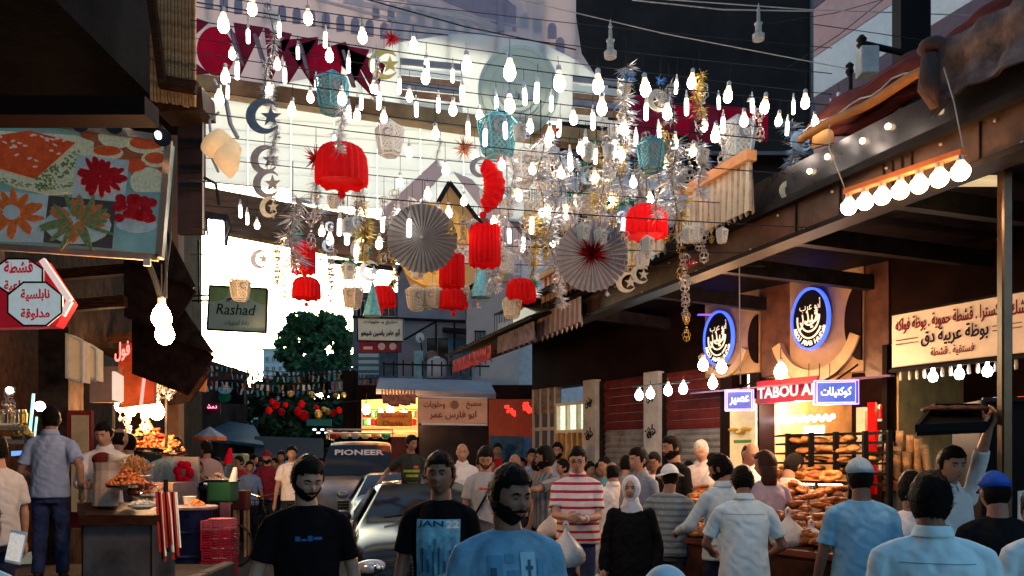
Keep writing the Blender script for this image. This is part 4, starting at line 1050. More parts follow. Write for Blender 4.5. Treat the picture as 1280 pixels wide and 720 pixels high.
# dark advertising screen
scn = thing("advert_screen", "black advertising board with a small green and white logo in the distance", "sign", P(282, 505, 28))
one("board", M_black, lambda b: b.slab([P(260, 503, 28), P(305, 505, 28), P(305, 476, 28), P(260, 474, 28)], .2), scn)
one("logo_green", M_green, lambda b: b.prism([(.25 * math.cos(i * .4), .2 * math.sin(i * .4)) for i in range(16)], .03, P(280, 496, 27.9), (1, 0, 0), (0, 0, 1)), scn)
one("logo_white", mat("logo_pale", (.5, .7, .7), .5), lambda b: b.prism([(.24 * math.cos(i * .4), .15 * math.sin(i * .4)) for i in range(16)], .03, P(281, 487, 27.85), (1, 0, 0), (0, 0, 1)), scn)
nn_ = thing("red_script_sign", "dark red sign with pink script below the black advertising board", "sign", P(262, 512, 27))
one("board", mat("wine_board", (.1, .01, .03), .5), lambda b: b.slab([P(246, 517, 27), P(275, 517, 27), P(275, 503, 27), P(246, 503, 27)], .1), nn_)
put_text(arabic("دمشق"), P(262, 509, 26.9), .2, (1, 0, 0), (0, 0, 1), mat("pink_glow", (1, .4, .5), .5, emit=(1, .3, .45), es=.9), nn_, width=.5)
# small crates of far umbrella
um = thing("market_umbrella", "blue and orange market umbrella over the far left stalls", "umbrella", (X(262, 17), 17, 0))
def _um(b):
    n = 8; c = P(262, 533, 17); r = .36; zr = P(262, 546, 17).z
    tp_ = [c] + [Vector((c.x + r * math.cos(2 * math.pi * i / n), 17 + r * math.sin(2 * math.pi * i / n), zr)) for i in range(n)]
    b.add(tp_, [(0, 1 + i, 1 + (i + 1) % n) for i in range(n)])
    b.mi = 1
    lo_ = [Vector((p.x, p.y, p.z - .08)) for p in tp_[1:]]
    b.add(tp_[1:] + lo_, [(i, n + i, n + (i + 1) % n, (i + 1) % n) for i in range(n)])
one("canopy", [mat("umbrella_blue", (.25, .32, .4), .6), mat("umbrella_orange", (.5, .13, .06), .6)], _um, um)
one("pole", M_lwire, lambda b: b.tube([(X(262, 17), 17, 0), P(262, 534, 17)], .02, 6), um)
# Rashad sign
rs_ = thing("grey_green_sign", "grey green square sign lettered Rashad hanging against the white sky", "sign", P(297, 414, 12))
one("board", mat("sage_board", (.36, .46, .42), .55, var=.12, scale=3, trl=.35), lambda b: b.slab([P(259, 412, 12), P(332, 416, 12), P(334, 361, 12), P(262, 357, 12)], .08), rs_)
one("sign_frame", M_darksteel, lambda b: b.tube([P(259, 412, 11.97), P(332, 416, 11.97), P(334, 361, 11.97), P(262, 357, 11.97), P(259, 412, 11.97)], .018, 5), rs_)
put_text("Rashad", P(295, 387, 11.98), .16, (1, 0, -.04), (0, 0, 1), M_black, rs_, width=.56, bold=-.005, slant=.2)
put_text(arabic("رشاد للحلويات"), P(296, 404, 11.98), .09, (1, 0, -.04), (0, 0, 1), mat("dark_green_print", (.05, .12, .12), .5), rs_, width=.36)
one("corner_print", mat("olive_print", (.2, .3, .13), .5), lambda b: (b.prism([(0, 0), (.28, 0), (.26, -.1), (.18, -.18), (.08, -.22), (0, -.22)], .01, P(263, 358, 11.985), (1, 0, -.05), (0, 0, 1)), b.prism([(0, 0), (-.28, 0), (-.26, -.1), (-.18, -.18), (-.08, -.22), (0, -.22)][::-1], .01, P(333, 362, 11.985), (1, 0, -.05), (0, 0, 1))), rs_)
one("book_print", M_black, lambda b: [b.tube([P(297, 378, 11.96), P(297 + sx * 7, 373, 11.96), P(297 + sx * 14, 377 - k * 3, 11.96)], .008, 4) for sx in (-1, 1) for k in (0, 1)], rs_)
one("bracket", M_darksteel, lambda b: (b.tube([P(240, 370, 12), P(262, 369, 12)], .015, 5), b.tube([P(240, 376, 12), P(262, 376, 12)], .015, 5), b.tube([P(248, 300, 12), P(249, 380, 12)], .015, 5)), rs_)

# ---------------------------------------------------------------- left side
def WX(Y): return -4.6 - .21 * (Y - 5)
lw = thing("left_building", "old dark stone and wood shop building along the left side", "building", (WX(8), 8, 0))
M_old = mat("old_stone", (.03, .02, .015), .85, var=.6, scale=3, bump=.8, bscale=14)
def _lw(b):
    for (y0, y1, z0, z1) in ((-9, 20, 3.4, 8.5), (-9, 5.2, 0, 3.4), (7.3, 7.75, 0, 3.4), (10.3, 10.9, 0, 3.4), (14, 14.5, 0, 3.4), (17.4, 20, 0, 3.4)):
        b.slab([(WX(y0), y0, z0), (WX(y1), y1, z0), (WX(y1), y1, z1), (WX(y0), y0, z1)], .35)
one("stone_wall", M_old, _lw, lw)
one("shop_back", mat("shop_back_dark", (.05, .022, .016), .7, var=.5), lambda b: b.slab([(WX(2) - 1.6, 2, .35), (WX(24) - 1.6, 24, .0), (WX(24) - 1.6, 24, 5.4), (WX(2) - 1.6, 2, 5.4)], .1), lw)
for y, z in ((5.2, 3.5), (7, 3.6), (8.6, 3.3), (9.6, 3.9), (12, 3.5)): one("timber_beam", M_wood, lambda b: b.beam((WX(y), y, z), (WX(y) + 1.2, y, z + .1), .1, .12), lw)
# stone blocks you can pick apart on the near pier
k0 = None
for j in range(11):
    for i in range(3):
        c = Vector((WX(7.35) + .02, 7.3 + i * .24 + (j % 2) * .08, 3.5 + j * .2))
        bb = MB(); bb.box((0, 0, 0), (.08, .225, .185), bev=.012)
        if k0 is None: k0 = bb.build("stone", mat("stone_block", (.2, .14, .1), .85, var=.4, scale=5, bump=.6), lw, rel=False); q = k0
        else: q = k0.copy(); COL.objects.link(q)
        q.location = c - lw.location; q.rotation_euler = (0, U(-.02, .02), .2 + U(-.02, .02))
# overhanging dark balcony at the top left with slatted wood cheek
ob = thing("overhanging_bay", "black overhanging bay with corrugated side filling the top left corner", "bay", (-3.6, 7, 4.8))
one("bay_body", mat("soot_black_timber", (.004, .003, .003), .7, var=.6, bump=.4), lambda b: b.box((-4.95, 6.6, 6.3), (3.3, 3.2, 2.55)), ob)  # near-black timber colour with random variation
one("bay_lip", mat("dark_red_lip", (.015, .006, .005), .6), lambda b: b.box((X(190, 5.05) - 1.6, 5.05, Z(140, 5.05)), (3.2, .2, .12)), ob)
pcs = None
for i in range(13):
    c = P(190 + i * 4.4, 45 + i * .7, 6.8)
    bb = MB(); bb.box((0, 0, 0), (.026, .04, 1.1 ), bev=.006)
    if pcs is None: pcs = bb.build("slat", mat("lit_brown_slat", (.34, .19, .09), .7, var=.5, scale=3, stretch=(1, 1, 4), bump=.4), ob, rel=False); q = pcs
    else: q = pcs.copy(); COL.objects.link(q)
    q.location = c - ob.location + Vector((0, 0, U(-.01, .01)))
one("cheek_frame", M_wood, lambda b: (b.beam(P(188, -10, 6.7), P(204, 108, 6.7), .06, .06, (0, 1, 0)), b.beam(P(200, 102, 6.75), P(246, 110, 6.75), .06, .1)), ob)
one("soffit_bracket", M_brass, lambda b: b.slab([P(196, 140, 6.9), P(254, 136, 6.9), P(252, 108, 6.9), P(196, 106, 6.9)], .3), ob)
pn_ = thing("hoarding", "tall dark panel with pale right edge hanging left of the wicker lamp", "panel", P(232, 292, 7.2))
one("panel", mat("dark_blue_brown_panel", (.035, .025, .03), .4, var=.5, scale=2), lambda b: b.slab([P(222, 292, 7.2), P(254, 292, 7.2), P(254, 134, 7.2), P(222, 134, 7.2)], .06), pn_)
one("panel_edge", M_lwire, lambda b: b.beam(P(254, 292, 7.17), P(254, 112, 7.17), .012, .012, (0, 1, 0)), pn_)
one("panel_louver", M_darksteel, lambda b: [b.beam(P(224, y, 7.17), P(253, y, 7.17), .02, .03) for y in (182, 214, 236)], pn_)

# worn boards across the bay's front face
bd0 = None
for i in range(22):
    bb = MB(); bb.box((0, 0, 0), (.145, .03, 2.3), bev=.008)
    if bd0 is None: bd0 = bb.build("front_board", mat("charred_board", (.012, .007, .005), .8, var=.7, scale=4, stretch=(4, 4, .6), bump=.6), ob, rel=False); q = bd0  # near-black board colour, streaked along the grain
    else: q = bd0.copy(); COL.objects.link(q)
    q.location = Vector((-6.5 + i * .151, 4.98 + U(-.006, .006), 6.25 + U(-.03, .03))) - ob.location; q.rotation_euler = (0, U(-.006, .006), 0)
# menu board with food pictures --------------------------------------------
mbd = thing("menu_board", "large lit menu board with pictures of sweets and fruit in the upper left", "menu board", P(75, 320, 6.0))
DM = 6.0
def Mp(px, py, o=0): return P(px, py, DM - o)
def Mpoly(b, pts, o, th=.012): b.prism([((p[0] - 75) / 1000 * DM, (235 - p[1]) / 1000 * DM) for p in pts], th, P(75, 235, DM) + Vector((0, -o, 0)), (1, 0, 0), (0, 0, 1))
def Mell(cx, cy, rx, ry, n=18, a0=0.0, rot=0.0):
    return [(cx + rx * math.cos(a0 - 2 * math.pi * i / n) * math.cos(rot) - ry * math.sin(a0 - 2 * math.pi * i / n) * math.sin(rot), cy + rx * math.cos(a0 - 2 * math.pi * i / n) * math.sin(rot) + ry * math.sin(a0 - 2 * math.pi * i / n) * math.cos(rot)) for i in range(n)]
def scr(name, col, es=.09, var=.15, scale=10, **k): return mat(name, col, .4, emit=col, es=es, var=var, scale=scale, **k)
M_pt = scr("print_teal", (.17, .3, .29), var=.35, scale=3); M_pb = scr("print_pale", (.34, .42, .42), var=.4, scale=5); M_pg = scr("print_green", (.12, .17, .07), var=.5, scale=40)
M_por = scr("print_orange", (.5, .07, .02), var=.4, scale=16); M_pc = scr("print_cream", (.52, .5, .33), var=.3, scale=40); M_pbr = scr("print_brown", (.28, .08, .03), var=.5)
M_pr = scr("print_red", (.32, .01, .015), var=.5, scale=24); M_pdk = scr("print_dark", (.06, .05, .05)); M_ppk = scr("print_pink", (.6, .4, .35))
one("board", M_pt, lambda b: Mpoly(b, [(-70, 138), (-70, 302), (197, 320), (210, 176)], 0, .12), mbd)
def _mf(b):
    for p, q in (((-70, 304), (198, 322)), ((199, 322), (211, 176)), ((-70, 136), (210, 174))): b.beam(Mp(*p, .03), Mp(*q, .03), .05, .03, (0, 1, 0))
one("metal_frame", mat("warm_frame", (.55, .4, .28), .35, .5), _mf, mbd)
def tile(name, m, poly, o): return one(name, m, lambda b: Mpoly(b, poly, o), mbd)
t1 = tile("photo_tile", M_pc, [(-70, 195), (-70, 160), (96, 170), (118, 178), (116, 243), (60, 244), (20, 235)], .012)
one("cake_side", M_pc, lambda b: Mpoly(b, [(-10, 212), (48, 226), (70, 210), (100, 184), (112, 200), (100, 240), (60, 244), (25, 235), (0, 222)], .022), t1)
one("cake_top", M_por, lambda b: Mpoly(b, [(-40, 200), (46, 225), (96, 180), (40, 165), (-5, 172)], .032), t1)
r5 = random.Random(5)
def _al(b):
    for i in range(44):
        x, y = r5.uniform(-10, 84), r5.uniform(171, 214)
        if y > 180 + (x + 10) * .5 and x < 40: continue
        if y > 225 - (x - 40) * .8 and x > 40: continue
        Mpoly(b, Mell(x, y, 3.0, 1.2, 7, rot=r5.uniform(-.5, .5)), .040)
one("almond_topping", M_ppk, _al, t1)["kind"] = "stuff"
def _pi(b):
    for i in range(110):
        t = r5.random(); x = 48 + t * 58; y = 232 - t * 38 + r5.uniform(-9, 12)
        Mpoly(b, Mell(x, y, r5.uniform(.8, 2), r5.uniform(.7, 1.6), 5, rot=r5.random() * 3), .036)
    for i in range(60):
        x = r5.uniform(0, 100); Mpoly(b, Mell(x, 224 + x * .17 + r5.uniform(-1, 5) - (0 if x < 60 else (x - 60) * .3), 1.2, .8, 5), .036)
one("pistachio_crumbs", M_pg, _pi, t1)["kind"] = "stuff"
t2 = tile("photo_tile", M_pbr, [(96, 160), (119, 200), (163, 204), (168, 240), (205, 242), (209, 172), (150, 168)], .010)
def _sl2(b):
    for cx, cy, rx, ry in ((148, 172, 24, 14), (185, 182, 26, 11), (135, 192, 20, 9), (186, 228, 22, 18), (196, 200, 18, 10)):
        Mpoly(b, Mell(cx, cy, rx, ry), .020)
one("cookie_print", M_pc, _sl2, t2)
one("cookie_centre", M_por, lambda b: [Mpoly(b, Mell(cx, cy, rx, ry), .030) for cx, cy, rx, ry in ((186, 180, 22, 8), (136, 190, 17, 6), (168, 208, 16, 8), (196, 199, 13, 7))] , t2)
t3 = tile("photo_tile", M_pb, [(-70, 236), (-70, 300), (57, 304), (64, 245)], .03)
def petals(cx, cy, r, n, o, rot0=0, ry=4):
    n = int(n * 1.7); ry *= .72
    def f(b):
        for i in range(n):
            a = 2 * math.pi * i / n + rot0 + r5.uniform(-.2, .2); k = r5.uniform(.75, 1.15); e = r5.uniform(.5, .72)
            Mpoly(b, Mell(cx + r * e * math.cos(a), cy + r * e * math.sin(a) * .75, r * .4 * k, ry * r5.uniform(.7, 1.15), 10, rot=a + r5.uniform(-.25, .25)), o + .0015 * (i % 4))
    return f
one("orange_slice_print", scr("print_apricot", (.5, .12, .03), var=.5, scale=30), petals(20, 271, 36, 11, .045, ry=6.5), t3)
one("cream_print", M_pb, lambda b: Mpoly(b, Mell(20, 268, 10, 9), .060), t3)
one("orange_slice_print", scr("print_apricot", (.5, .12, .03)), petals(-45, 268, 30, 9, .045, ry=6.5), t3)
t4 = tile("photo_tile", M_pb, [(100, 196), (94, 249), (158, 254), (164, 203)], .045)
one("plate_print", M_ppk, lambda b: Mpoly(b, Mell(130, 226, 29, 19), .056), t4)
one("strawberry_print", M_pr, petals(130, 225, 30, 12, .066, ry=6), t4)
one("strawberry_print", M_pr, petals(130, 224, 15, 6, .076, ry=6), t4)
t5 = tile("photo_tile", M_pdk, [(64, 246), (57, 304), (143, 312), (147, 254)], .033)
one("plate_print", M_pb, lambda b: Mpoly(b, Mell(101, 283, 41, 24), .044), t5)
one("stuffed_roll_print", scr("print_tawny", (.36, .14, .05), var=.5), petals(101, 277, 38, 8, .054, ry=7), t5)
one("nut_print", M_pg, petals(101, 281, 44, 8, .060, .4, ry=4), t5)
t6 = tile("photo_tile", M_pt, [(148, 254), (143, 313), (197, 318), (204, 242), (168, 242)], .035)
one("plate_print", M_pb, lambda b: Mpoly(b, Mell(174, 283, 25, 10), .044), t6)
def _cz(b):
    for i in range(26): Mpoly(b, Mell(173 + r5.uniform(-21, 21), 264 + r5.uniform(-14, 14), 6.5, 5.5, 9), .05 + .002 * (i % 8))
one("cherry_print", M_pr, _cz, t6)
def _sp(b):
    for px_, py_ in ((95, 150), (138, 152), (199, 168)):
        b.tube([P(px_, py_ - 8, 5.9), P(px_ + 4, py_ + 4, 5.5)], [.03, .06], 10)
one("spot_lamp", M_chrome, _sp, mbd)
one("lit_lens", mat("cool_lens", (1, 1, 1), .2, emit=(.7, .65, 1), es=5), lambda b: [b.ball(P(px_, py_, 5.45), .022, 8, 6) for px_, py_ in ((99, 152), (198, 170))], mbd)
one("clip", M_cream, lambda b: b.box(P(184, 328, 5.9), (.05, .02, .05)), mbd)

# red and white octagonal signs
oc = thing("octagon_sign", "red sign with two pale octagons lettered in red Arabic beside the left shop", "sign", P(45, 405, 5.6))
DO = 5.6
def Op(b, pts, o, th=.02): b.prism([((p[0] - 45) / 1000 * DO, (370 - p[1]) / 1000 * DO) for p in pts], th, P(45, 370, DO) + Vector((0, -o, 0)), (1, 0, 0), (0, 0, 1))
def octo(cx, cy, rx, ry): return [(cx + rx * math.cos(math.pi / 8 - i * math.pi / 4), cy + ry * math.sin(math.pi / 8 - i * math.pi / 4)) for i in range(8)]
one("red_backing", scr("sign_red", (.35, .01, .02), es=.2), lambda b: Op(b, [(-25, 350), (-10, 410), (70, 408), (88, 378), (54, 325)], 0, .1), oc)
for k_, (cx, cy, rx, ry, w1, w2) in enumerate(((26, 346, 33, 23, "قشطة", "نعناعية"), (50, 382, 36, 29, "نابلسية", "مدلوقة"))):
    o_ = .03 + k_ * .03
    op = one("octagon_panel", scr("sign_palegrey", (.5, .56, .55), es=.22), lambda b: Op(b, octo(cx, cy, rx, ry), o_), oc)
    one("panel_rim", M_black, lambda b: b.tube([P(45, 370, DO) + Vector(((p[0] - 45) / 1000 * DO, -o_ - .003, (370 - p[1]) / 1000 * DO)) for p in octo(cx, cy, rx, ry) + octo(cx, cy, rx, ry)[:1]], .007, 4), op)
    for j, w in enumerate((w1, w2)):
        put_text(arabic(w), P(45, 370, DO) + Vector(((cx + 1 - 45) / 1000 * DO, -o_ - .002, (370 - cy + 11 - 24 * j) / 1000 * DO)), .085, (1, 0, .03), (0, 0, 1), scr("letter_red", (.4, .01, .03), es=.2), op, width=.2, bold=.03)
one("white_edge", scr("edge_pink", (.7, .5, .45), es=.4), lambda b: (b.beam(P(53, 325, 5.55), P(88, 376, 5.55), .04, .03, (0, 1, 0)), b.beam(P(88, 376, 5.55), P(78, 394, 5.55), .04, .02, (0, 1, 0))), oc)

# twin glaring bulb near left
tb = hang_bulb(202, 396, 6.2, .075, M_bulbw, "upper of the two glaring bulbs hanging at the left shop", cordlen=.25)
tb2 = hang_bulb(206, 417, 6.15, .07, M_bulbw, "lower of the two glaring bulbs hanging at the left shop", cordlen=.02)
glow("bulb_glow", P(210, 405, 6.0), 30, WARM, tb, .08)
tag(one("thick_cable", M_wire, lambda b: (b.tube([P(186, 330, 6.2), P(194, 350, 6.2), P(202, 375, 6.2)], .022, 6), b.tube([P(210, 200, 6.4), P(207, 300, 6.4), P(208, 372, 6.3)], .01, 5), b.tube([P(215, 180, 6.4), P(213, 300, 6.4), P(203, 378, 6.3)], .008, 5))), "black cables running down to the glaring left bulbs", "cable")
# stepped dark awnings receding on the left
for i, (q, lab) in enumerate((((P(205, 283, 9.0), P(243, 358, 9.0), P(240, 362, 12), P(206, 330, 12)), "nearest of the dark tin awnings stepping down the left side"),
                  ((P(212, 362, 9.6), P(266, 441, 9.6), P(262, 444, 13), P(216, 400, 13)), "middle of the dark tin awnings stepping down the left side"),
                  ((P(218, 430, 12.5), P(262, 462, 12.5), P(260, 470, 18), P(225, 455, 18)), "farthest of the dark tin awnings stepping down the left side"))):
    a = thing("tin_awning", lab, "awning", q[0])
    n = 14
    def _aw(b):
        for j in range(n):
            t0, t1_ = j / n, (j + .75) / n
            b.slab([q[0].lerp(q[1], t0) + Vector((0, 0, -.02)), q[3].lerp(q[2], t0), q[3].lerp(q[2], t1_), q[0].lerp(q[1], t1_) + Vector((0, 0, -.02))], .02)
        b.slab([q[0], q[3], q[2], q[1]], .015)
        b.slab([q[0] + Vector((-.7, 0, -.1)), q[1] + Vector((-.6, 0, .2)), q[1], q[0]], .06)
    one("tin_sheet", mat("rusty_tin", (.02, .015, .014), .6, .1, var=.6, scale=5, bump=.4), _aw, a)
    one("cloth_drape", mat("dark_drape", (.018, .01, .009), .8, var=.5, scale=6, bump=.6), lambda b: b.slab([q[0] + Vector((-.5, .1, -1.0)), q[1] + Vector((-.35, .1, -.5)), q[1] + Vector((-.03, .1, -.03)), q[0] + Vector((-.5, .1, -.02))], .05), a)
# orange lit wall, light boxes, red neon
lx = thing("orange_shop_wall", "orange lit shop side wall with a red neon line on the left", "shop wall", P(170, 500, 10.5))
one("wall_panel", mat("orange_wall", (.5, .14, .05), .6, var=.4, scale=3, emit=(1, .25, .08), es=.02), lambda b: b.slab([P(148, 510, 10.8), P(192, 505, 10.8), P(192, 425, 10.8), P(148, 430, 10.8)], .1), lx)  # slight emission in the orange stands in for light falling on it
one("lower_panel", mat("dusty_pink_panel", (.32, .2, .16), .6, var=.15), lambda b: b.slab([P(112, 503, 10.4), P(148, 503, 10.4), P(148, 458, 10.4), P(112, 458, 10.4)], .1), lx)
one("neon_line", mat("red_neon", (1, .1, .1), .3, emit=(1, .12, .1), es=2), lambda b: b.tube([P(187, 415, 10.6), P(176, 508, 10.6)], .02, 6), lx)
put_text(arabic("فول"), P(153, 439, 10.6), .25, (1, 0, .2), (0, 0, 1), mat("red_neon", (1, .1, .1)), lx, width=.2)
one("light_box", mat("white_lightbox", (1, .8, .7), .4, emit=(1, .7, .55), es=.35), lambda b: b.slab([P(140, 500, 10.3), P(150, 502, 10.2), P(150, 470, 10.2), P(140, 464, 10.3)], .05), lx)
for (xa, ya, xb, yb, d_, nm, lab, m_) in ((84, 423, 103, 478, 8.0, "light_box_sign", "tall framed light box sign above the vendor's shop", mat("box_tan", (.36, .25, .16), .5, emit=(1, .6, .3), es=.1)), (104, 433, 120, 476, 8.4, "light_box_sign", "cream light box sign behind the tall framed one", mat("box_cream", (.45, .33, .2), .5, emit=(1, .6, .3), es=.12))):
    t = thing(nm, lab, "sign", P((xa + xb) / 2, yb, d_))
    one("box", m_, lambda b: b.slab([P(xa, yb - 6, d_), P(xb, yb, d_), P(xb, ya + 4, d_), P(xa, ya - 6, d_)], .15), t)
    one("box_frame", M_lwire, lambda b: b.tube([P(xb, yb, d_ - .02), P(xb, ya + 4, d_ - .02), P(xa, ya - 6, d_ - .02), P(xa, yb - 6, d_ - .02), P(xb, yb, d_ - .02)], .02, 5), t)
# dark red door with a framed poster
dp = thing("framed_notice", "red framed notice board with a yellowish poster behind the vendor", "notice board", P(100, 600, 9.2))
one("red_frame", mat("red_frame", (.2, .02, .02), .5), lambda b: b.slab([P(84, 660, 9.2), P(114, 660, 9.2), P(114, 513, 9.2), P(84, 513, 9.2)], .06), dp)
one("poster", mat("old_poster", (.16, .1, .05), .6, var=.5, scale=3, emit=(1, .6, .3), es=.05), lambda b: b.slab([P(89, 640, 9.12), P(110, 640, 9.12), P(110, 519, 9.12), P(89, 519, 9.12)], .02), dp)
# teal fluorescent tubes in the dark left shop
for (xa, ya, xb, yb) in ((36, 555, 42, 492),):
    tag(one("fluorescent_tube", mat("teal_tube", (.5, 1, .95), .3, emit=(.3, .85, .8), es=.6), lambda b: b.tube([P(xa, ya, 9.3), P(xb, yb, 9.3)], .016, 6)), "teal fluorescent tube standing in the far left shop", "light")
tag(one("fluorescent_tube", mat("teal_tube", (.5, 1, .95)), lambda b: b.tube([P(43, 548, 9.35), P(46, 521, 9.35)], .012, 6)), "short teal tube right of the tall teal tube", "light")
# ---------------------------------------------------------------- people
TEX = {}
def cloud(name, size):
    if name not in TEX:
        t = bpy.data.textures.new(name, 'CLOUDS'); t.noise_scale = size; t.noise_depth = 2; TEX[name] = t
    return TEX[name]
def fold_tex():
    if "foldm" not in TEX:
        t = bpy.data.textures.new("foldm", 'MARBLE'); t.noise_scale = .3; t.turbulence = 4.5; t.marble_type = 'SOFT'; t.noise_depth = 3; TEX["foldm"] = t
    return TEX["foldm"]
def remeshed(b, name, m, parent, vox, smooth=3, disp=0.0, dsize=.09):
    o = b.build(name, m, parent, rel=False)
    r = o.modifiers.new("r", 'REMESH'); r.mode = 'VOXEL'; r.voxel_size = vox; r.use_smooth_shade = True
    if smooth:
        s_ = o.modifiers.new("s", 'SMOOTH'); s_.factor = .5; s_.iterations = smooth
    if disp:
        d_ = o.modifiers.new("d", 'DISPLACE'); d_.texture = cloud("fold%d" % int(dsize * 1000), dsize); d_.strength = disp; d_.mid_level = .5; d_.texture_coords = 'LOCAL'
    return o
def bone(b, pts, rad, n=12):
    """chain with rounded ends"""
    pts = [Vector(p) for p in pts]
    a = (pts[1] - pts[0]).normalized(); z = (pts[-1] - pts[-2]).normalized()
    P_ = [pts[0] - a * rad[0] * .8, pts[0] - a * rad[0] * .45] + pts + [pts[-1] + z * rad[-1] * .45, pts[-1] + z * rad[-1] * .8]
    R_ = [rad[0] * .45, rad[0] * .85] + list(rad) + [rad[-1] * .85, rad[-1] * .45]
    b.tube(P_, R_, n)
def ik(s, t, hint, l1, l2):
    s = Vector(s); t = Vector(t); d = t - s; L = min(d.length, (l1 + l2) * .995); t = s + d.normalized() * L
    a = (l1 * l1 - l2 * l2 + L * L) / (2 * L); h = math.sqrt(max(0, l1 * l1 - a * a))
    u = d.normalized(); w = Vector(hint); w = (w - u * w.dot(u)).normalized()
    return s + u * a + w * h, t
def hand(b, w, d, n, side, curl=.5, k=1.0):
    """w wrist, d finger direction, n palm normal, side: thumb side vector sign"""
    d = Vector(d).normalized(); n = Vector(n); n = (n - d * n.dot(d)).normalized(); s = d.cross(n).normalized() * side
    T = Matrix((s, d, n)).transposed()
    b.tube([w - d * .01, w + d * .03 * k, w + d * .065 * k, w + d * .088 * k], [.024 * k, .03 * k, .036 * k, .03 * k], 10)
    b.tube([w + d * .03 * k + s * .015 * k, w + d * .085 * k + s * .022 * k], [.018 * k, .017 * k], 8)
    b.tube([w + d * .03 * k - s * .015 * k, w + d * .08 * k - s * .025 * k], [.018 * k, .016 * k], 8)
    for i, (off, ln) in enumerate(((.03, .072), (.0105, .08), (-.0105, .074), (-.03, .058))):
        p = w + d * .085 * k + s * off * k; a = curl * (.35 + .08 * i)
        pts = [p - d * .012]; dd = d.copy()
        for seg in (.42, .33, .25):
            dd = (dd * math.cos(a) + n * math.sin(a)).normalized(); nn = (n - dd * n.dot(dd)).normalized()
            p = p + dd * ln * seg * k; pts.append(p.copy()); a = curl * .75
            n_ = nn
            d0 = dd; dd = (d0 * math.cos(a) + n_ * math.sin(a)).normalized()
        b.tube([pts[0]] + pts[1:], [.0105 * k, .0095 * k, .009 * k, .0075 * k], 7)
    th = w + d * .02 * k + s * .025 * k
    b.tube([th, th + (d * .6 + s * .8 + n * .3).normalized() * .035 * k, th + (d * .9 + s * .6 + n * .45).normalized() * .068 * k, th + (d + s * .35 + n * .55).normalized() * .085 * k], [.015 * k, .012 * k, .010 * k, .008 * k], 7)

def head_fn(v, near=True):
    """unit direction -> head surface point (face looks towards -Y), head 0.235 tall"""
    x, y, z = v
    rx, ry, rz = .079, .101, .122
    p = Vector((x * rx, y * ry, z * rz))
    if z < 0: p.x *= 1 - .30 * (-z) ** 1.4; 
    if y > 0 and z < -.2: p.y *= 1 - .45 * min(1, (-z - .2) * 1.2)
    if y < 0:
        p.y = max(p.y, -.094) if z < .4 else p.y
        f = -y
        g = lambda cx, cz, sx, sz: math.exp(-((x - cx) / sx) ** 2 - ((z - cz) / sz) ** 2) * f
        p.y -= .026 * g(0, -.17, .13, .14) + .012 * g(0, -.02, .1, .16)          # nose
        p.y += .016 * (g(.36, .06, .2, .12) + g(-.36, .06, .2, .12))              # sockets
        p.y -= .007 * g(0, .22, .6, .1)                                           # brow
        p.y -= .009 * g(0, -.47, .22, .10) - .004 * g(0, -.50, .2, .025)          # mouth
        p.y -= .012 * g(0, -.82, .25, .16)                                        # chin
        p.y -= .004 * (g(.5, -.2, .2, .2) + g(-.5, -.2, .2, .2))                  # cheeks
        p.y += .004 * g(0, -.62, .4, .06)
    return p
def sphere_grid(n, m):
    vs = [(0, 0, -1)]
    for i in range(1, m):
        ph = -math.pi / 2 + math.pi * i / m
        for k in range(n):
            a = 2 * math.pi * k / n; vs.append((math.cos(ph) * math.cos(a), math.cos(ph) * math.sin(a), math.sin(ph)))
    vs.append((0, 0, 1)); T = len(vs) - 1
    fs = [(0, 1 + (k + 1) % n, 1 + k) for k in range(n)]
    for i in range(m - 2):
        for k in range(n):
            j = (k + 1) % n; fs.append((1 + i * n + k, 1 + i * n + j, 1 + (i + 1) * n + j, 1 + (i + 1) * n + k))
    fs += [(T, 1 + (m - 2) * n + k, 1 + (m - 2) * n + (k + 1) % n) for k in range(n)]
    return vs, fs
def sstep(a, b_, x):
    t = min(1, max(0, (x - a) / (b_ - a))); return t * t * (3 - 2 * t)
def hair_amt(v, style):
    x, y, z = v
    if style in ('short', 'curly', 'thin'):
        line = .52 if style != 'thin' else .8            # forehead line
        front = sstep(line - .04, line + .05, z + (.12 if abs(x) > .6 else 0))
        back = sstep(-.12, .1, y + .0) * sstep(-.8, -.62, z)
        sideb = sstep(.86, .9, abs(x)) * sstep(-.25, -.1, z) * sstep(-.45, -.25, y)
        if style == 'thin': return max(min(back, 1 - sstep(.55, .75, z)), 0)
        return max(front, back, sideb)
    if style == 'cap': return sstep(.28, .34, z + (.1 if y > 0 else 0))
    if style == 'hijab':
        face = (x / .62) ** 2 + ((z + .02) / .72) ** 2
        return 1.0 if y > -.3 else sstep(.95, 1.15, face)
    if style == 'long':
        front = sstep(.5, .6, z); back = sstep(-.35, -.1, y)
        return max(front, back)
    if style == 'beard':
        if y > .35: return 0
        low = sstep(-.2, -.4, z + .14 * (1 - min(1, abs(x) / .55)) )
        low = 1 - sstep(-.52, -.3, z - .2 * sstep(.3, .8, abs(x)) + .05 * math.sin(x * 23))
        mouth = math.exp(-(x / .17) ** 2 - ((z + .47) / .06) ** 2)
        must = math.exp(-(x / .3) ** 2 - ((z + .36) / .05) ** 2)
        return max(low, must) * (1 - .9 * mouth)
    return 0
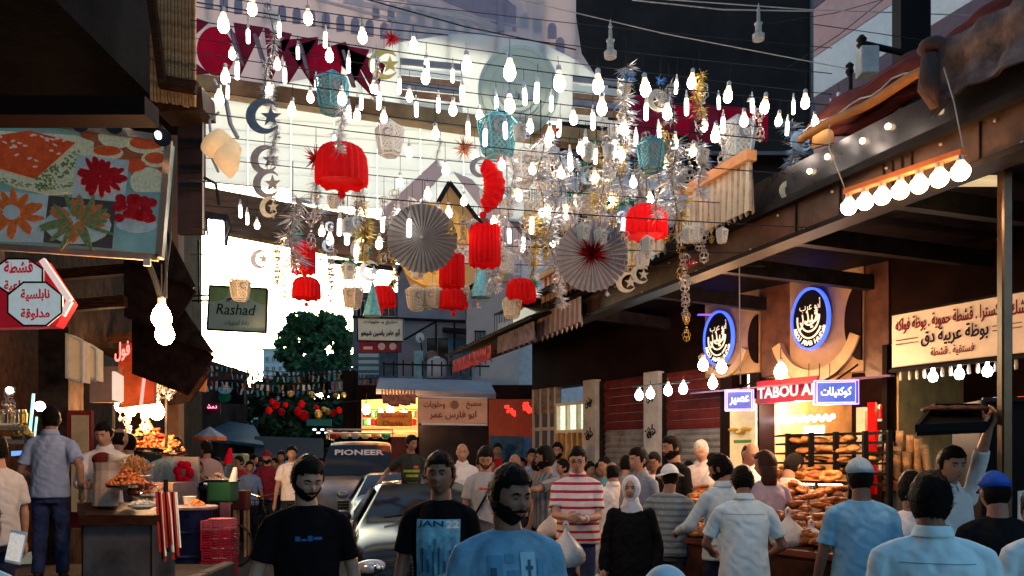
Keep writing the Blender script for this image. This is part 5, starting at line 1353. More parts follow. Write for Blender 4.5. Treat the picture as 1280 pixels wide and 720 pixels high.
def shell(T, style, thick, n, m, seed=0, under=-.006, noise_a=.004, nf=30):
    vs, fs = sphere_grid(n, m); out = []
    for v in vs:
        p = head_fn(v); t = hair_amt(v, style); nn = Vector(v).normalized()
        th = thick
        if style in ('short', 'curly'): th = thick * (1 + .9 * max(0, v[2]) + (.35 if v[1] < -.3 and v[2] > .5 else 0))
        k = under + (th - under) * t
        if t > .3: k += noise_a * noise.noise(p * nf + Vector((seed, seed * 2, 0)))
        out.append(T(p + nn * k))
    b = MB(); b.add(out, fs); return b

def strands(T, style, m, parent, n, seed, ln_):
    r = random.Random(seed + 77); b = MB(); k = 0
    while k < n:
        v = Vector((r.gauss(0, 1), r.gauss(0, 1), r.gauss(0, 1))).normalized(); k += 1
        a = hair_amt(v, style)
        if a < .45: continue
        p = head_fn(v) + v * (.002 if style == 'beard' else .007)
        dn = Vector((v.x * .2, .35 if style != 'beard' else -.1, -.8 if v.z < .7 else .1)); tg = (dn - v * dn.dot(v)).normalized() + v * r.uniform(.05, .55) + Vector((r.gauss(0, .35), r.gauss(0, .35), r.gauss(0, .35)))
        tg.normalize(); w_ = tg.cross(v).normalized() * .0013; L = ln_ * r.uniform(.6, 1.2)
        m1 = p + tg * L * .55 + v * .003; e = p + tg * L
        q = [T(x) for x in (p - w_, p + w_, m1 + w_ * .8, m1 - w_ * .8, e)]
        b.add(q, [(0, 1, 2, 3), (3, 2, 4)])
    if b.v:
        o = b.build("hair_strands", m, parent, rel=False); o["kind"] = "stuff"
SHN = 0
def person(px, d, top, yaw, label, shirt, trousers=None, sleeve='short', skin=None, hair='short', hairm=None, beard=0, lean=0, hy=0, hp=0, la=None, ra=None,
           lh=None, rh=None, w=1.0, belly=0.0, zg=0.0, group=None, collar=False, H=None, dress=False, hatm=None, stride=0.0, lhn=None, hand_curl=.5, seated=False, undershirt=None, hat=None, gaze=0):
    skin = skin or M_skin
    t = thing("person", label, "person", (X(px, d), d, zg), math.radians(yaw), group)
    if H is None: H = max(1.2, Z(top, d) - zg + lean * .0)
    s = H / 1.75
    t.scale = (s, s, s)
    near = d < 5.2; mid = d < 9.8
    vox = .0065 if near else (.0095 if mid else .014)
    nn_, mm_ = (40, 30) if near else ((28, 20) if mid else (18, 14))
    la_ = la or (.27, -.03, .80); ra_ = ra or (-.27, -.03, .80)
    ln = math.radians(lean)
    def LT(v):
        v = Vector(v)
        if v.z > .95 and lean:
            q = v - Vector((0, 0, .95)); q = Matrix.Rotation(ln, 3, 'X') @ q; v = q + Vector((0, 0, .95))
        return v
    def ring_l(b, rs, n=24):
        c = MB(); c.rings(rs, n)
        b.add([LT(v) for v in c.v], c.f)
    hw = .166 * w
    # head placement
    HC = Vector((0, -.02, 1.612))
    HR = Matrix.Rotation(math.radians(hy), 3, 'Z') @ Matrix.Rotation(math.radians(hp), 3, 'X')
    def HT(p): return LT(HC + HR @ Vector(p) + Vector((0, -.02 * math.sin(math.radians(hp)), 0)))
    def HTi(p): return HT(p)
    sh = {1: LT((hw, .0, 1.375)), -1: LT((-hw, .0, 1.375))}
    arm = {}
    for sd, tg in ((1, la_), (-1, ra_)):
        hint = (sd * .5, .7, -.35)
        e, wr = ik(sh[sd], tg, hint, .295, .255)
        arm[sd] = (e, wr)
    # ---- body
    b = MB()
    vs, fs = sphere_grid(nn_, mm_)
    b.add([HT(head_fn(v)) for v in vs], fs)
    for sx in (-1, 1):
        c = MB(); c.ball((0, 0, 0), (.012, .02, .032), 8, 6)
        b.add([HT(Vector((sx * .079, .012, -.005)) + Matrix.Rotation(sx * .35, 3, 'Z') @ v) for v in c.v], c.f)
    nk = HT((0, .02, -.075))
    base = LT((0, .012, 1.44))
    bone(b, [base, (base + nk) / 2 + Vector((0, 0, 0)), nk], [.066, .06, .056], 14)
    ring_l(b, [((0, 0, .86), .13 * w, .09), ((0, 0, 1.1), .125 * w, .085), ((0, 0, 1.3), .14 * w, .085), ((0, 0, 1.39), .12 * w, .07), ((0, .008, 1.45), .06, .055)], 18)
    for sd in (-1, 1):
        e, wr = arm[sd]; S = sh[sd]
        bone(b, [S + (e - S) * .08, S.lerp(e, .35), e], [.042, .044, .036])
        bone(b, [e, e.lerp(wr, .3), wr], [.038, .037, .025])
        hd = (lh if sd == 1 else rh)
        dd = (wr - e).normalized()
        if hd is not None: dd = Vector(hd)
        nrm = Vector((-sd, 0, 0)) if abs(dd.x) < .6 else Vector((0, .3, -1))
        if mid: hand(b, wr, dd, nrm, -1 * sd if True else 1, hand_curl)
        else:
            b.tube([wr, wr + dd * .06, wr + dd * .13, wr + dd * .17], [.026, .034, .03, .014], 8)
    if not dress:
        for sd in (-1, 1):
            ft = Vector((sd * .1, sd * stride * -1, .09))
            k, an = ik((sd * .09, 0, .92), (sd * .11, -sd * stride, .085), (0, -1, 0), .425, .42)
            bone(b, [(sd * .09, 0, .92), k, an], [.055, .042, .03])
            b.tube([an + Vector((0, .04, -.05)), an + Vector((0, -.05, -.06)), an + Vector((sd * .01, -.16, -.068))], [.03, .035, .02], 8)
    remeshed(b, "body", skin, t, vox, 1)
    # ---- eyes, brows, lips
    if d < 13.5 and abs(yaw + hy) < 130:
        for sx in (-1, 1):
            ep = Vector((sx * .0285, -.083, .008))
            eb = one("eye", M_eyew, lambda q: q.ball(tuple(HT(ep + Vector((0, .0062, 0)))), .0115, 12, 8), t, smooth=True, rel=False)
            one("iris", M_black, lambda q: q.ball(tuple(HT(ep + Vector((.002 * gaze, -.0012, -.001)))), .0062, 10, 8), eb, rel=False)
            one("eyebrow", M_hair if (hairm is not M_hairg) else M_hairg, lambda q: q.tube([HT(Vector((sx * x_, y_, z_))) for x_, y_, z_ in ((.012, -.0985, .026), (.028, -.098, .032), (.046, -.086, .026))], [.003, .0048, .002], 6), t, rel=False)
            def lid(q):
                q.tube([HT(ep + Vector((x_, y_, z_))) for x_, y_, z_ in ((-.014, -.004, -.0), (-.007, -.011, .007), (.003, -.012, .0085), (.013, -.004, .001))], [.002, .004, .004, .002], 6)
            one("eyelid", skin, lid, t, rel=False)
        one("lips", M_lips, lambda q: (q.tube([HT((x_, y_, z_)) for x_, y_, z_ in ((-.022, -.0925, -.0545), (-.008, -.1065, -.053), (0, -.107, -.0545), (.008, -.1065, -.053), (.022, -.0925, -.0545))], [.0015, .0038, .003, .0038, .0015], 6),
                                      q.tube([HT((x_, y_, z_)) for x_, y_, z_ in ((-.019, -.0925, -.0565), (0, -.1055, -.062), (.019, -.0925, -.0565))], [.0015, .0048, .0015], 6)), t, smooth=True, rel=False)
    # ---- hair / hats
    hm = hairm or M_hair
    global SHN
    SHN += 1
    if hair in ('short', 'curly', 'thin', 'long', 'hijab', 'cap'):
        style = hair
        if hair == 'cap':
            shell(HTi, 'short', .006, nn_, mm_, SHN).build("hair", hm, t, smooth=True, rel=False)
            cp = shell(HTi, 'cap', .02, nn_, mm_, SHN, under=-.008, noise_a=.003, nf=20).build("cap", hatm, t, smooth=True, rel=False)
            if hat == 'brim':
                def _b(q):
                    vs = []
                    for r_ in (.085, .15):
                        for i in range(28):
                            a = 2 * math.pi * i / 28
                            vs.append(HT((r_ * math.cos(a) * .95, r_ * math.sin(a) * 1.08, .05 - (.03 + .012 * math.sin(3 * a) if r_ > .1 else 0))))
                    k_ = len(vs); vs += [v - Vector((0, 0, .006)) for v in vs]
                    q.add(vs, [(i, (i + 1) % 28, 28 + (i + 1) % 28, 28 + i) for i in range(28)] + [(k_ + i, k_ + 28 + i, k_ + 28 + (i + 1) % 28, k_ + (i + 1) % 28) for i in range(28)] + [(28 + i, 28 + (i + 1) % 28, k_ + 28 + (i + 1) % 28, k_ + 28 + i) for i in range(28)])
                one("brim", hatm, _b, cp, smooth=True, rel=False)
            elif hat == 'peak':
                def _b(q):
                    vs = []
                    for r_ in (.0, 1.0):
                        for i in range(11):
                            a = math.pi * (1.15 + .7 * i / 10)
                            vs.append(HT((.078 * math.cos(a) * (1 + .12 * r_), .095 * math.sin(a) - .07 * r_ * math.sin(math.pi * i / 10), .042 - .02 * r_)))
                    k_ = len(vs); vs += [v - Vector((0, 0, .006)) for v in vs]
                    q.add(vs, [(i, i + 1, 12 + i, 11 + i) for i in range(10)] + [(k_ + i, k_ + 11 + i, k_ + 12 + i, k_ + i + 1) for i in range(10)] + [(11 + i, 12 + i, k_ + 12 + i, k_ + 11 + i) for i in range(10)])
                one("peak", hatm, _b, cp, smooth=True, rel=False)
        elif hair == 'hijab':
            q = shell(HTi, 'hijab', .014, nn_, mm_, SHN, under=-.012, noise_a=.006, nf=14)
            c = MB(); c.rings([((0, .02, 1.30), .10, .085), ((0, .005, 1.40), .125, .10), ((0, .0, 1.47), .085, .085), ((0, -.005, 1.53), .07, .085), ((0, -.0, 1.56), .055, .07)], 24)
            q.add([LT(v) for v in c.v], c.f)
            q.build("headscarf", hatm, t, smooth=True, rel=False)
        else:
            q = shell(HTi, style, {'short': .009, 'curly': .016, 'thin': .004, 'long': .016}[style], nn_, mm_, SHN, noise_a=.007 if hair != 'thin' else .001, nf=55)
            if style == 'long':
                c = MB(); c.rings([((0, .05, 1.42), .07, .05), ((0, .05, 1.5), .08, .06), ((0, .035, 1.6), .08, .08)], 16); q.add([LT(v) for v in c.v], c.f)
            ho = q.build("hair", hm, t, smooth=True, rel=False)
            if d < 10 and hair != 'thin': strands(HTi, style, hm, ho, 1500 if d < 7 else 600, SHN, .026 if hair != 'curly' else .02)
    if beard:
        bo_ = shell(HTi, 'beard', .002 + .006 * beard, nn_, mm_ + 6, SHN, under=-.005, noise_a=.004, nf=70).build("beard", hm, t, smooth=True, rel=False)
        if d < 8: strands(HTi, 'beard', hm, bo_, 900, SHN, .011)
    # ---- clothes
    by = .02 * belly
    if dress:
        c = MB()
        ring_l(c, [((0, .0, .03), .25, .2), ((0, 0, .4), .22, .17), ((0, 0, .8), .2 * w, .15), ((0, -by, 1.05), .18 * w, .135), ((0, -by, 1.2), .18 * w, .135), ((0, 0, 1.31), .172 * w, .118), ((0, 0, 1.38), .15 * w, .098), ((0, .005, 1.43), .105, .08), ((0, .008, 1.465), .078, .072)])
        for sd in (-1, 1):
            e, wr = arm[sd]
            bone(c, [sh[sd], e], [.066, .058]); bone(c, [e, wr.lerp(e, .06)], [.058, .06])
        remeshed(c, "dress", shirt, t, vox, 4, .03, .12)
    else:
        c = MB()
        bz = .84
        ring_l(c, [((0, -by, bz), (.182 + .01 * belly) * w, .138 + .02 * belly), ((0, -by, .95), (.172 + .012 * belly) * w, .13 + .025 * belly), ((0, -by * 1.5, 1.08), (.163 + .02 * belly) * w, .128 + .035 * belly), ((0, -by, 1.2), (.168 + .01 * belly) * w, .128 + .02 * belly), ((0, 0, 1.30), .176 * w, .122), ((0, .002, 1.36), .168 * w, .108), ((0, .005, 1.405), .142 * w, .09), ((0, .01, 1.44), .104, .076), ((0, .012, 1.468), .078, .068)])
        for sd in (-1, 1):
            e, wr = arm[sd]; S = sh[sd]
            if sleeve == 'short':
                q = S.lerp(e, .74); c.tube([S + (S - q).normalized() * .035, S + (S - q).normalized() * .012, S.lerp(q, .2), S.lerp(q, .6), q], [.03, .05, .058, .058, .063], 14)
            elif sleeve == 'half':
                bone(c, [S, e], [.055, .054]); c.tube([e, e.lerp(wr, .3)], [.057, .052], 12)
            else:
                bone(c, [S, e], [.055, .05]); c.tube([e, e.lerp(wr, .5), wr.lerp(e, .02)], [.052, .046, .038], 12)
        if collar:
            c.tube([LT((.058 * math.cos(a), .012 + .058 * math.sin(a), 1.475 + .012 * math.sin(a))) for a in [math.pi * 2 * i / 16 for i in range(17)]], .015, 8, cap=False) if False else c.rings([(tuple(LT((0, .010, 1.45))), .078, .070), (tuple(LT((0, .012, 1.49))), .070, .066)], 20)
            def _col(q):
                n_ = 26; rr_ = []
                for (rx_, ry_, z_, dy) in ((.066, .064, 1.512, .014), (.078, .074, 1.492, .012), (.086, .08, 1.468, .010)):
                    for i in range(n_):
                        a = -math.pi / 2 + .16 + (2 * math.pi - .32) * i / (n_ - 1); dip = .03 * max(0, -math.sin(a)) ** 3
                        rr_.append(LT((rx_ * math.cos(a), dy + ry_ * math.sin(a) * (1 + dip * 2), z_ - dip)))
                k_ = len(rr_); rr_ += [v - Vector((0, 0, .004)) for v in rr_]
                q.add(rr_, [(j * n_ + i, (j + 1) * n_ + i, (j + 1) * n_ + i + 1, j * n_ + i + 1) for j in range(2) for i in range(n_ - 1)] + [(k_ + j * n_ + i, k_ + j * n_ + i + 1, k_ + (j + 1) * n_ + i + 1, k_ + (j + 1) * n_ + i) for j in range(2) for i in range(n_ - 1)])
            one("shirt_collar", shirt, _col, t, smooth=True, rel=False)
        for sd in (-1, 1): c.tube([LT((sd * .04, .012, 1.452)), LT((sd * .10 * w, .008, 1.418)), LT((sd * .155 * w, .002, 1.378))], [.03, .042, .05], 12)
        so = remeshed(c, "shirt", shirt, t, vox, 4, .018, .2)
        d2 = so.modifiers.new("fine", 'DISPLACE'); d2.texture = fold_tex(); d2.strength = .012; d2.mid_level = .5; d2.texture_coords = 'LOCAL'
        t["_s"] = 1
        tm = trousers or cloth("dark_trousers", (.03, .03, .04))
        c = MB()
        c.rings([((0, 0, .78), .15 * w, .11), ((0, 0, .88), .145 * w, .105), ((0, 0, .93), .12 * w, .09)], 22)
        for sd in (-1, 1):
            k, an = ik((sd * .085, 0, .9), (sd * .11, -sd * stride, .085), (0, -1, 0), .41, .41)
            bone(c, [(sd * .085, 0, .86), k], [.088, .068]); c.tube([k + (k - an) * .03, k, k.lerp(an, .5), an], [.05, .07, .064, .058], 14)
        remeshed(c, "trousers", tm, t, max(vox, .011), 4, .02, .08)
        for sd in (-1, 1):
            k, an = ik((sd * .085, 0, .9), (sd * .11, -sd * stride, .085), (0, -1, 0), .41, .41)
            one("shoe", M_shoe, lambda q: (q.rings([((an.x, an.y - .04, .0), .045, .13), ((an.x, an.y - .04, .03), .047, .132), ((an.x, an.y - .02, .07), .04, .09), ((an.x, an.y + .015, .11), .036, .045)], 14)), t, smooth=True, rel=False)
    t["_a"] = 0
    del t["_a"]
    if "_s" in t: del t["_s"]
    PINFO[t.name] = (LT, HT, arm, s)
    return t
PINFO = {}
def hand_at(t, sd):
    LT, HT, arm, s = PINFO[t.name]
    v = arm[sd][1] + (arm[sd][1] - arm[sd][0]).normalized() * .08
    return t.location + Matrix.Rotation(t.rotation_euler.z, 3, 'Z') @ (v * s)
def cloth(name, c, **k):
    kw = dict(rough=.85, var=.05, scale=5, bump=.12, bscale=220, folds=.3); kw.update(k)
    return mat(name, c, **kw)
def jeans(i=0): return cloth("blue_denim", (.03, .05, .14), var=.4) if i == 0 else cloth("dark_denim", (.02, .025, .06), var=.3)

S_lb = cloth("light_blue_shirt", (.6, .74, .78)); S_bl = cloth("blue_tee", (.16, .36, .52), var=.25); S_bk = cloth("black_tee", (.006, .006, .007), var=.3)
S_wh = cloth("white_shirt", (.78, .75, .74)); S_gr = cloth("grey_tee", (.36, .36, .38)); S_cy = cloth("sky_blue_shirt", (.6, .82, .88))
S_gb = cloth("grey_blue_shirt", (.3, .37, .55)); S_red = cloth("bright_red_tee", (.5, .01, .015)); S_mar = cloth("maroon_polo", (.16, .012, .025))
S_str = cloth("red_white_stripes", (.68, .64, .64), stripes=(2, 13.5, .66, (.42, .02, .05)))
S_gst = cloth("grey_green_stripes", (.26, .31, .33), stripes=(2, 16, .6, (.13, .17, .2)))
S_chk = cloth("grey_check", (.2, .22, .25), stripes=(0, 16, .6, (.1, .11, .13)))
S_pink = cloth("pale_pink_shirt", (.5, .42, .42)); S_lav = cloth("lavender_shirt", (.42, .36, .44)); S_ab = cloth("black_abaya", (.008, .008, .009), var=.1)

# --- foreground row
p_black = person(384, 4.4, 567, 18, "bearded man in a black T-shirt looking down in the left foreground", S_bk, jeans(1), hair='short', beard=.9, hp=22, hy=14, w=1.08, la=(.30, .0, .80), ra=(-.33, -.1, .82), skin=M_skin3, stride=.1)
p_jan = person(551, 4.65, 563, -4, "young man in a black T-shirt with a light blue JAN 22 print", S_bk, jeans(1), hair='short', hp=3, hy=-2, w=.98, skin=M_skin2, stride=.08)
p_blue = person(636, 3.3, 578, 12, "bearded man with receding hair in a blue T-shirt, nearest to the camera", S_bl, jeans(), hair='short', beard=1.0, hp=12, hy=20, w=1.1, belly=.3, skin=M_skin2, stride=.12, gaze=1)
p_stripe = person(722, 7.9, 557, -6, "man with glasses in a red and white striped polo shirt holding white bags", S_str, jeans(), hair='short', hp=14, hy=-4, w=1.12, belly=.6, collar=True, la=(.06, -.3, 1.08), ra=(-.08, -.34, 1.10), skin=M_skin3)
p_hij = person(789, 6.95, 593, -12, "woman in a black abaya and white headscarf carrying a plastic bag", S_ab, dress=True, hair='hijab', hatm=cloth("white_headscarf", (.68, .68, .72)), hp=2, hy=-4, la=(.24, -.06, .86), ra=(-.26, -.04, .84), skin=M_skin3, w=1.02)
p_hat = person(836, 7.6, 580, 150, "man in a white sun hat and grey striped shirt seen from behind", S_gst, cloth("grey_trousers", (.08, .08, .09)), hair='cap', hatm=cloth("white_hat", (.7, .72, .74)), hat='brim', hp=10, hy=35, w=1.15, belly=.5, la=(.3, -.05, .85), ra=(-.2, -.3, 1.0))
p_back = person(931, 6.0, 579, 172, "man in a light blue shirt leaning over the pastry trays, back to camera", S_lb, jeans(1), hair='short', hp=18, w=1.08, lean=8, collar=True, la=(.22, -.35, 1.02), ra=(-.24, -.3, 1.0), skin=M_skin2)
p_back2 = person(903, 6.9, 566, 205, "dark haired bearded man in a pale blue shirt beside the pastry trays", cloth("pale_blue_shirt", (.5, .64, .72)), jeans(1), hair='short', beard=.6, hp=22, hy=30, sleeve='long', w=1.0, collar=True, la=(.2, -.35, 1.05), ra=(-.15, -.3, 1.05))
p_cap = person(1076, 5.3, 572, 176, "man in a pale blue cap and blue T-shirt seen from behind", cloth("mid_blue_tee", (.22, .48, .68)), jeans(), hair='cap', hatm=cloth("washed_blue_cap", (.3, .45, .55), stripes=(0, 30, .8, (.4, .5, .55))), hp=5, w=1.1, la=(.27, -.12, .82), ra=(-.28, -.1, .82), skin=M_skin2)
p_cy = person(1165, 3.35, 588, 168, "dark haired man in sky blue, largest at the lower right, back to camera", S_cy, jeans(1), hair='short', hp=5, hy=-18, w=1.22, collar=True, skin=M_skin2)
p_tray = person(1186, 5.6, 556, 15, "baker in a white shirt balancing a black tray overhead on one hand", S_wh, cloth("white_apron", (.5, .5, .5)), hair='short', sleeve='half', hp=8, hy=-14, w=1.0, la=(.10, -.25, 1.92), ra=(.05, -.3, 1.05), collar=True, skin=M_skin3, lh=(-.1, -.5, .9))
p_whb = person(1140, 5.5, 590, 170, "man with dark curly hair in a white shirt between the blue shirted men", S_wh, jeans(1), hair='curly', hp=8, hy=-20, w=.95)
p_bcap = person(1246, 4.7, 589, 178, "person in a bright blue cap and black clothes at the right edge", cloth("black_jacket", (.012, .012, .014)), jeans(1), hair='cap', hatm=cloth("royal_blue_cap", (.01, .07, .4)), hat='peak', hp=10, w=1.15)
p_edge = person(1300, 4.2, 610, 185, "person in a pale blue top half out of frame at the right edge", S_lb, jeans(1), hair='short', w=1.1)
p_grey = person(800, 8.5, 558, -50, "grey suited older man looking towards the pastry stall", cloth("grey_blue_suit", (.25, .28, .34)), hair='short', sleeve='long', hp=8, hy=-12, w=1.05, collar=True, skin=M_skin3)
p_bald = person(766, 8.9, 576, 195, "balding man in a white shirt seen from behind, beside the striped polo man", S_wh, hair='thin', sleeve='long', hp=10, w=1.0, collar=True)
p_ymw = person(818, 10.2, 564, -20, "young man in a white T-shirt behind the white hatted man", S_wh, hair='short', hp=12, hy=-6, skin=M_skin2)
p_bb = person(842, 9.3, 543, -60, "tall bearded man in a black shirt standing behind the left bread heap", cloth("black_shirt2", (.013, .013, .014)), hair='short', beard=1.0, hp=8, hy=-10, sleeve='half', w=1.1)
p_old = person(877, 10.4, 549, -25, "white haired man in a pale pink shirt holding a plastic bag", S_pink, hair='short', hairm=M_hairg, sleeve='long', hp=12, w=1.05, collar=True, skin=M_skin3, la=(.12, -.3, 1.08), ra=(-.12, -.3, 1.1))
p_out = person(683, 9.4, 558, -55, "dark curly haired man in a grey check shirt reaching out an arm", S_chk, hair='curly', beard=.5, hy=-30, hp=2, la=(.1, -.52, 1.3), ra=(-.25, -.05, .85), w=1.0)
p_gt = person(607, 9.5, 558, 2, "man in a grey T-shirt with a black bag strap across his chest", S_gr, jeans(1), hair='curly', hp=24, beard=.4, w=.98)
p_ws = person(578, 12.0, 553, 4, "middle aged man in an open white shirt behind the car", S_wh, hair='thin', hp=6, sleeve='half', collar=True, skin=M_skin3)
p_rs = person(622, 16.5, 553, 0, "man in a bright red T-shirt in the middle distance", S_red, hair='short')
p_lf = person(644, 11.8, 566, -10, "older man in white behind the blue T-shirt man's head", S_wh, hair='thin', hairm=M_hairg, hp=4)
p_ff = person(697, 12.8, 552, -10, "man with a moustache far behind the outstretched arm", S_gb, hair='short', beard=.5)
p_f2 = person(664, 13.4, 560, 8, "dark clothed man standing by the grey metal door", S_gb, hair='short')
# --- behind the right stall
p_s1 = person(936, 8.6, 551, 12, "stall keeper with receding hair in a white shirt behind the pastry trays", S_wh, hair='thin', hp=22, hy=10, sleeve='half', collar=True, zg=.1)
p_s2 = person(958, 7.6, 562, 192, "person with shoulder length brown hair in a lavender shirt", S_lav, hair='long', hairm=mat("brown_hair", (.05, .025, .02), .45, bump=.8, bscale=100), sleeve='half', hy=35, hp=10)
p_s3 = person(976, 8.3, 562, 120, "baker in a pinkish white shirt bending beside the bread rack", S_pink, hair='short', sleeve='half', lean=14, hp=14)
p_child = person(835, 2.35, 708, 185, "small figure in a white and blue cap at the bottom edge", S_lb, hair='cap', hatm=cloth("white_blue_cap", (.45, .62, .7)), hat=None, w=1.0)
# --- left side
p_lvend = person(131, 8.2, 526, 14, "young vendor in white holding a paper sack behind the grey counter", cloth("white_vendor_shirt", (.68, .62, .6), emit=None), cloth("dark_red_apron", (.05, .01, .01)), hair='short', hp=20, hy=-12, sleeve='half', zg=.35, la=(.2, -.34, 1.12), ra=(-.1, -.34, 1.1), collar=True, skin=M_skin3, w=.98)
p_lgrey = person(63, 8.0, 507, 196, "man in a grey blue shirt and jeans on the left pavement, back to camera", S_gb, jeans(), hair='short', zg=.48, hp=6, hy=20, w=1.02, collar=True, la=(.2, -.25, 1.0), ra=(-.3, .1, .9), skin=M_skin)
p_ledge = person(-4, 6.4, 541, -110, "bearded man in a grey T-shirt cut by the left edge", S_gr, jeans(1), hair='short', beard=.8, zg=.2, hy=-10, hp=4, w=1.05, la=(.3, -.05, .85))
p_phone = person(-34, 3.0, 622, 172, "person in a pale cyan shirt at the lower left holding up a phone", cloth("pale_cyan_shirt", (.45, .68, .72)), jeans(), hair='short', hatm=None, w=1.05, sleeve='short', la=(.3, -.1, .9), ra=(-.225, -.30, 1.13), rh=(.05, -.1, 1), hand_curl=.9, skin=M_skin3)
p_l2 = person(148, 9.2, 545, 160, "bald man in dark clothes right behind the white shirted vendor", cloth("dark_jacket2", (.03, .025, .03)), hair='thin', zg=.35, H=1.72)
p_l3 = person(161, 9.8, 541, 185, "stout man in a grey shirt facing the far left sweet stall", cloth("dull_grey_shirt", (.2, .21, .23)), hair='short', zg=.3, H=1.72, w=1.2)
p_l4 = person(182, 10.4, 554, -70, "man in a pale blue shirt bending over the far left stall", cloth("pale_blue_shirt", (.5, .64, .72)), hair='short', zg=.2, H=1.72, lean=22, hp=20)
p_l5 = person(208, 13.5, 548, 10, "man in a light blue shirt by the far left stall, facing the camera", cloth("clear_blue_shirt", (.22, .38, .55)), cloth("bright_jeans", (.03, .08, .3)), hair='short', sleeve='long')
p_l6 = person(221, 13.0, 546, 190, "man in a light blue shirt with his back turned beside the far left stall", cloth("clear_blue_shirt", (.22, .38, .55)), jeans(), hair='short', sleeve='long', w=1.1)
p_l7 = person(258, 15.2, 551, 200, "man in a grey and orange shirt serving under the market umbrella", cloth("peach_grey_shirt", (.42, .3, .28)), cloth("white_apron", (.5, .5, .5)), hair='short', hy=40)
p_cyc = person(334, 15.8, 563, 8, "man in a maroon polo and cap sitting behind bicycle handlebars", S_mar, cloth("navy_trousers", (.02, .03, .06)), hair='cap', hatm=S_mar, la=(.24, -.4, 1.05), ra=(-.24, -.4, 1.05), beard=.3)
p_wt = person(365, 14.6, 556, 12, "man in a white T-shirt walking right of the cyclist", S_wh, hair='short', hp=6, stride=.1, skin=M_skin3)
p_olv = person(352, 17.5, 563, 0, "man in an olive yellow shirt between the cyclist and the white T-shirt man", cloth("olive_shirt", (.25, .22, .08)), hair='short')
p_plaid = person(316, 18.5, 567, 90, "man in a blue plaid shirt behind the cyclist", cloth("blue_plaid", (.12, .18, .35), stripes=(2, 20, .5, (.2, .24, .32))), hair='short', sleeve='long')

# far crowd: three built figures copied with other clothes
protos = [p_rs, p_olv, p_plaid]
crowd_cols = [("crowd_white", (.55, .55, .55)), ("crowd_blue", (.15, .22, .35)), ("crowd_red", (.4, .03, .03)), ("crowd_grey", (.2, .2, .22)), ("crowd_teal", (.08, .25, .28)), ("crowd_black", (.02, .02, .025))]
crowd = [(277, 24), (284, 21), (291, 27), (299, 25), (306, 22), (343, 26), (378, 21), (385, 28), (392, 25), (398, 31), (406, 27), (412, 22), (420, 30), (371, 24), (326, 24), (560, 20), (548, 22), (536, 19.5), (592, 18.5), (240, 17), (232, 19), (271, 19), (636, 19), (654, 16.5), (600, 14), (612, 13), (632, 14.5), (652, 14), (671, 12), (705, 11.5), (716, 13.5), (735, 11), (748, 12.5), (757, 10.8), (782, 11.4), (790, 12.6), (860, 11), (893, 10.8), (248, 15), (226, 17), (214, 19), (300, 17), (312, 15.5), (344, 19), (380, 17), (391, 19), (402, 17.5), (416, 20)]
where = ["left of the umbrella pole", "behind the cyclist", "in front of the bushy tree", "by the distant red lanterns", "near the van's roof rack", "before the dark shop opening", "in front of the roller shutters"]
for i, (px_, d_) in enumerate(crowd):
    cn, cc = crowd_cols[(i * 5 + 1) % 6]
    wr_ = where[0 if px_ < 275 else 1 if px_ < 330 else 2 if px_ < 375 else 3 if px_ < 401 else 4 if px_ < 430 else 5 if px_ < 700 else 6]
    c = copy_tree(protos[i % 3], "distant %s topped passer-by in the crowd %s" % (cn.split('_')[1], wr_), (X(px_, d_), d_, 0), rng.choice((U(-.8, .8), U(-.8, .8), U(2.4, 3.9), U(-1.9, 1.9))))
    sc_ = U(.94, 1.03) * 1.0; c.scale = (sc_,) * 3
    c["group"] = "people of the distant crowd"
    for ch in c.children:
        if ch.name.startswith("shirt"):
            ch.data = ch.data.copy(); ch.data.materials[0] = cloth(cn, cc)

# prints and things worn -----------------------------------------------------
def on_shirt(pers, name, m, polys, w, h, zc, xc=0.0, out=.006, text=None, twid=None, parent_name="shirt", bold=.02, zoff=0, front=-1):
    """flat print laid on the shirt: polys/text in print coordinates, dropped onto the cloth"""
    so = [c for c in pers.children if c.name.startswith(parent_name)][0]
    bpy.context.view_layer.update()
    dg = bpy.context.evaluated_depsgraph_get()
    bv = BVHTree.FromObject(so, dg)
    b = MB()
    def drop(x, z):
        hit = bv.ray_cast(Vector((x, front * 1.0, z)), Vector((0, -front, 0)))
        y = hit[0].y if hit[0] is not None else front * .12
        return Vector((x, y + front * out, z))
    if text:
        vs, fs = text_data(text, bold, 0, 1); xs = [v.x for v in vs]; ys = [v.y for v in vs]
        cx, cy = (min(xs) + max(xs)) / 2, (min(ys) + max(ys)) / 2; kx = w / (max(xs) - min(xs)); ky = h / (max(ys) - min(ys))
        b.add([drop(xc - front * -1 * 0 + (v.x - cx) * kx, zc + (v.y - cy) * ky) for v in vs], fs)
    else:
        for (x0, z0, x1, z1) in polys:
            nx, nz = max(1, int(abs(x1 - x0) / .02)), max(1, int(abs(z1 - z0) / .02))
            vs = [drop(xc + x0 + (x1 - x0) * i / nx, zc + z0 + (z1 - z0) * j / nz) for j in range(nz + 1) for i in range(nx + 1)]
            b.add(vs, [(j * (nx + 1) + i, j * (nx + 1) + i + 1, (j + 1) * (nx + 1) + i + 1, (j + 1) * (nx + 1) + i) for j in range(nz) for i in range(nx)])
    return b.build(name, m, so, rel=False)
M_pr1 = cloth("print_light_blue", (.22, .5, .6), var=.35, scale=14); M_pr2 = cloth("print_mid_blue", (.09, .27, .42)); M_pr3 = cloth("print_pink", (.42, .26, .36)); M_pr4 = cloth("print_deep_blue", (.04, .1, .17))
on_shirt(p_jan, "shirt_print", M_pr1, [(-.125, -.40, .125, .0)], .2, .4, 1.36)
on_shirt(p_jan, "shirt_lettering", cloth("ink_navy", (.02, .05, .12)), None, .15, .042, 1.332, xc=-.04, out=.009, text="JAN")
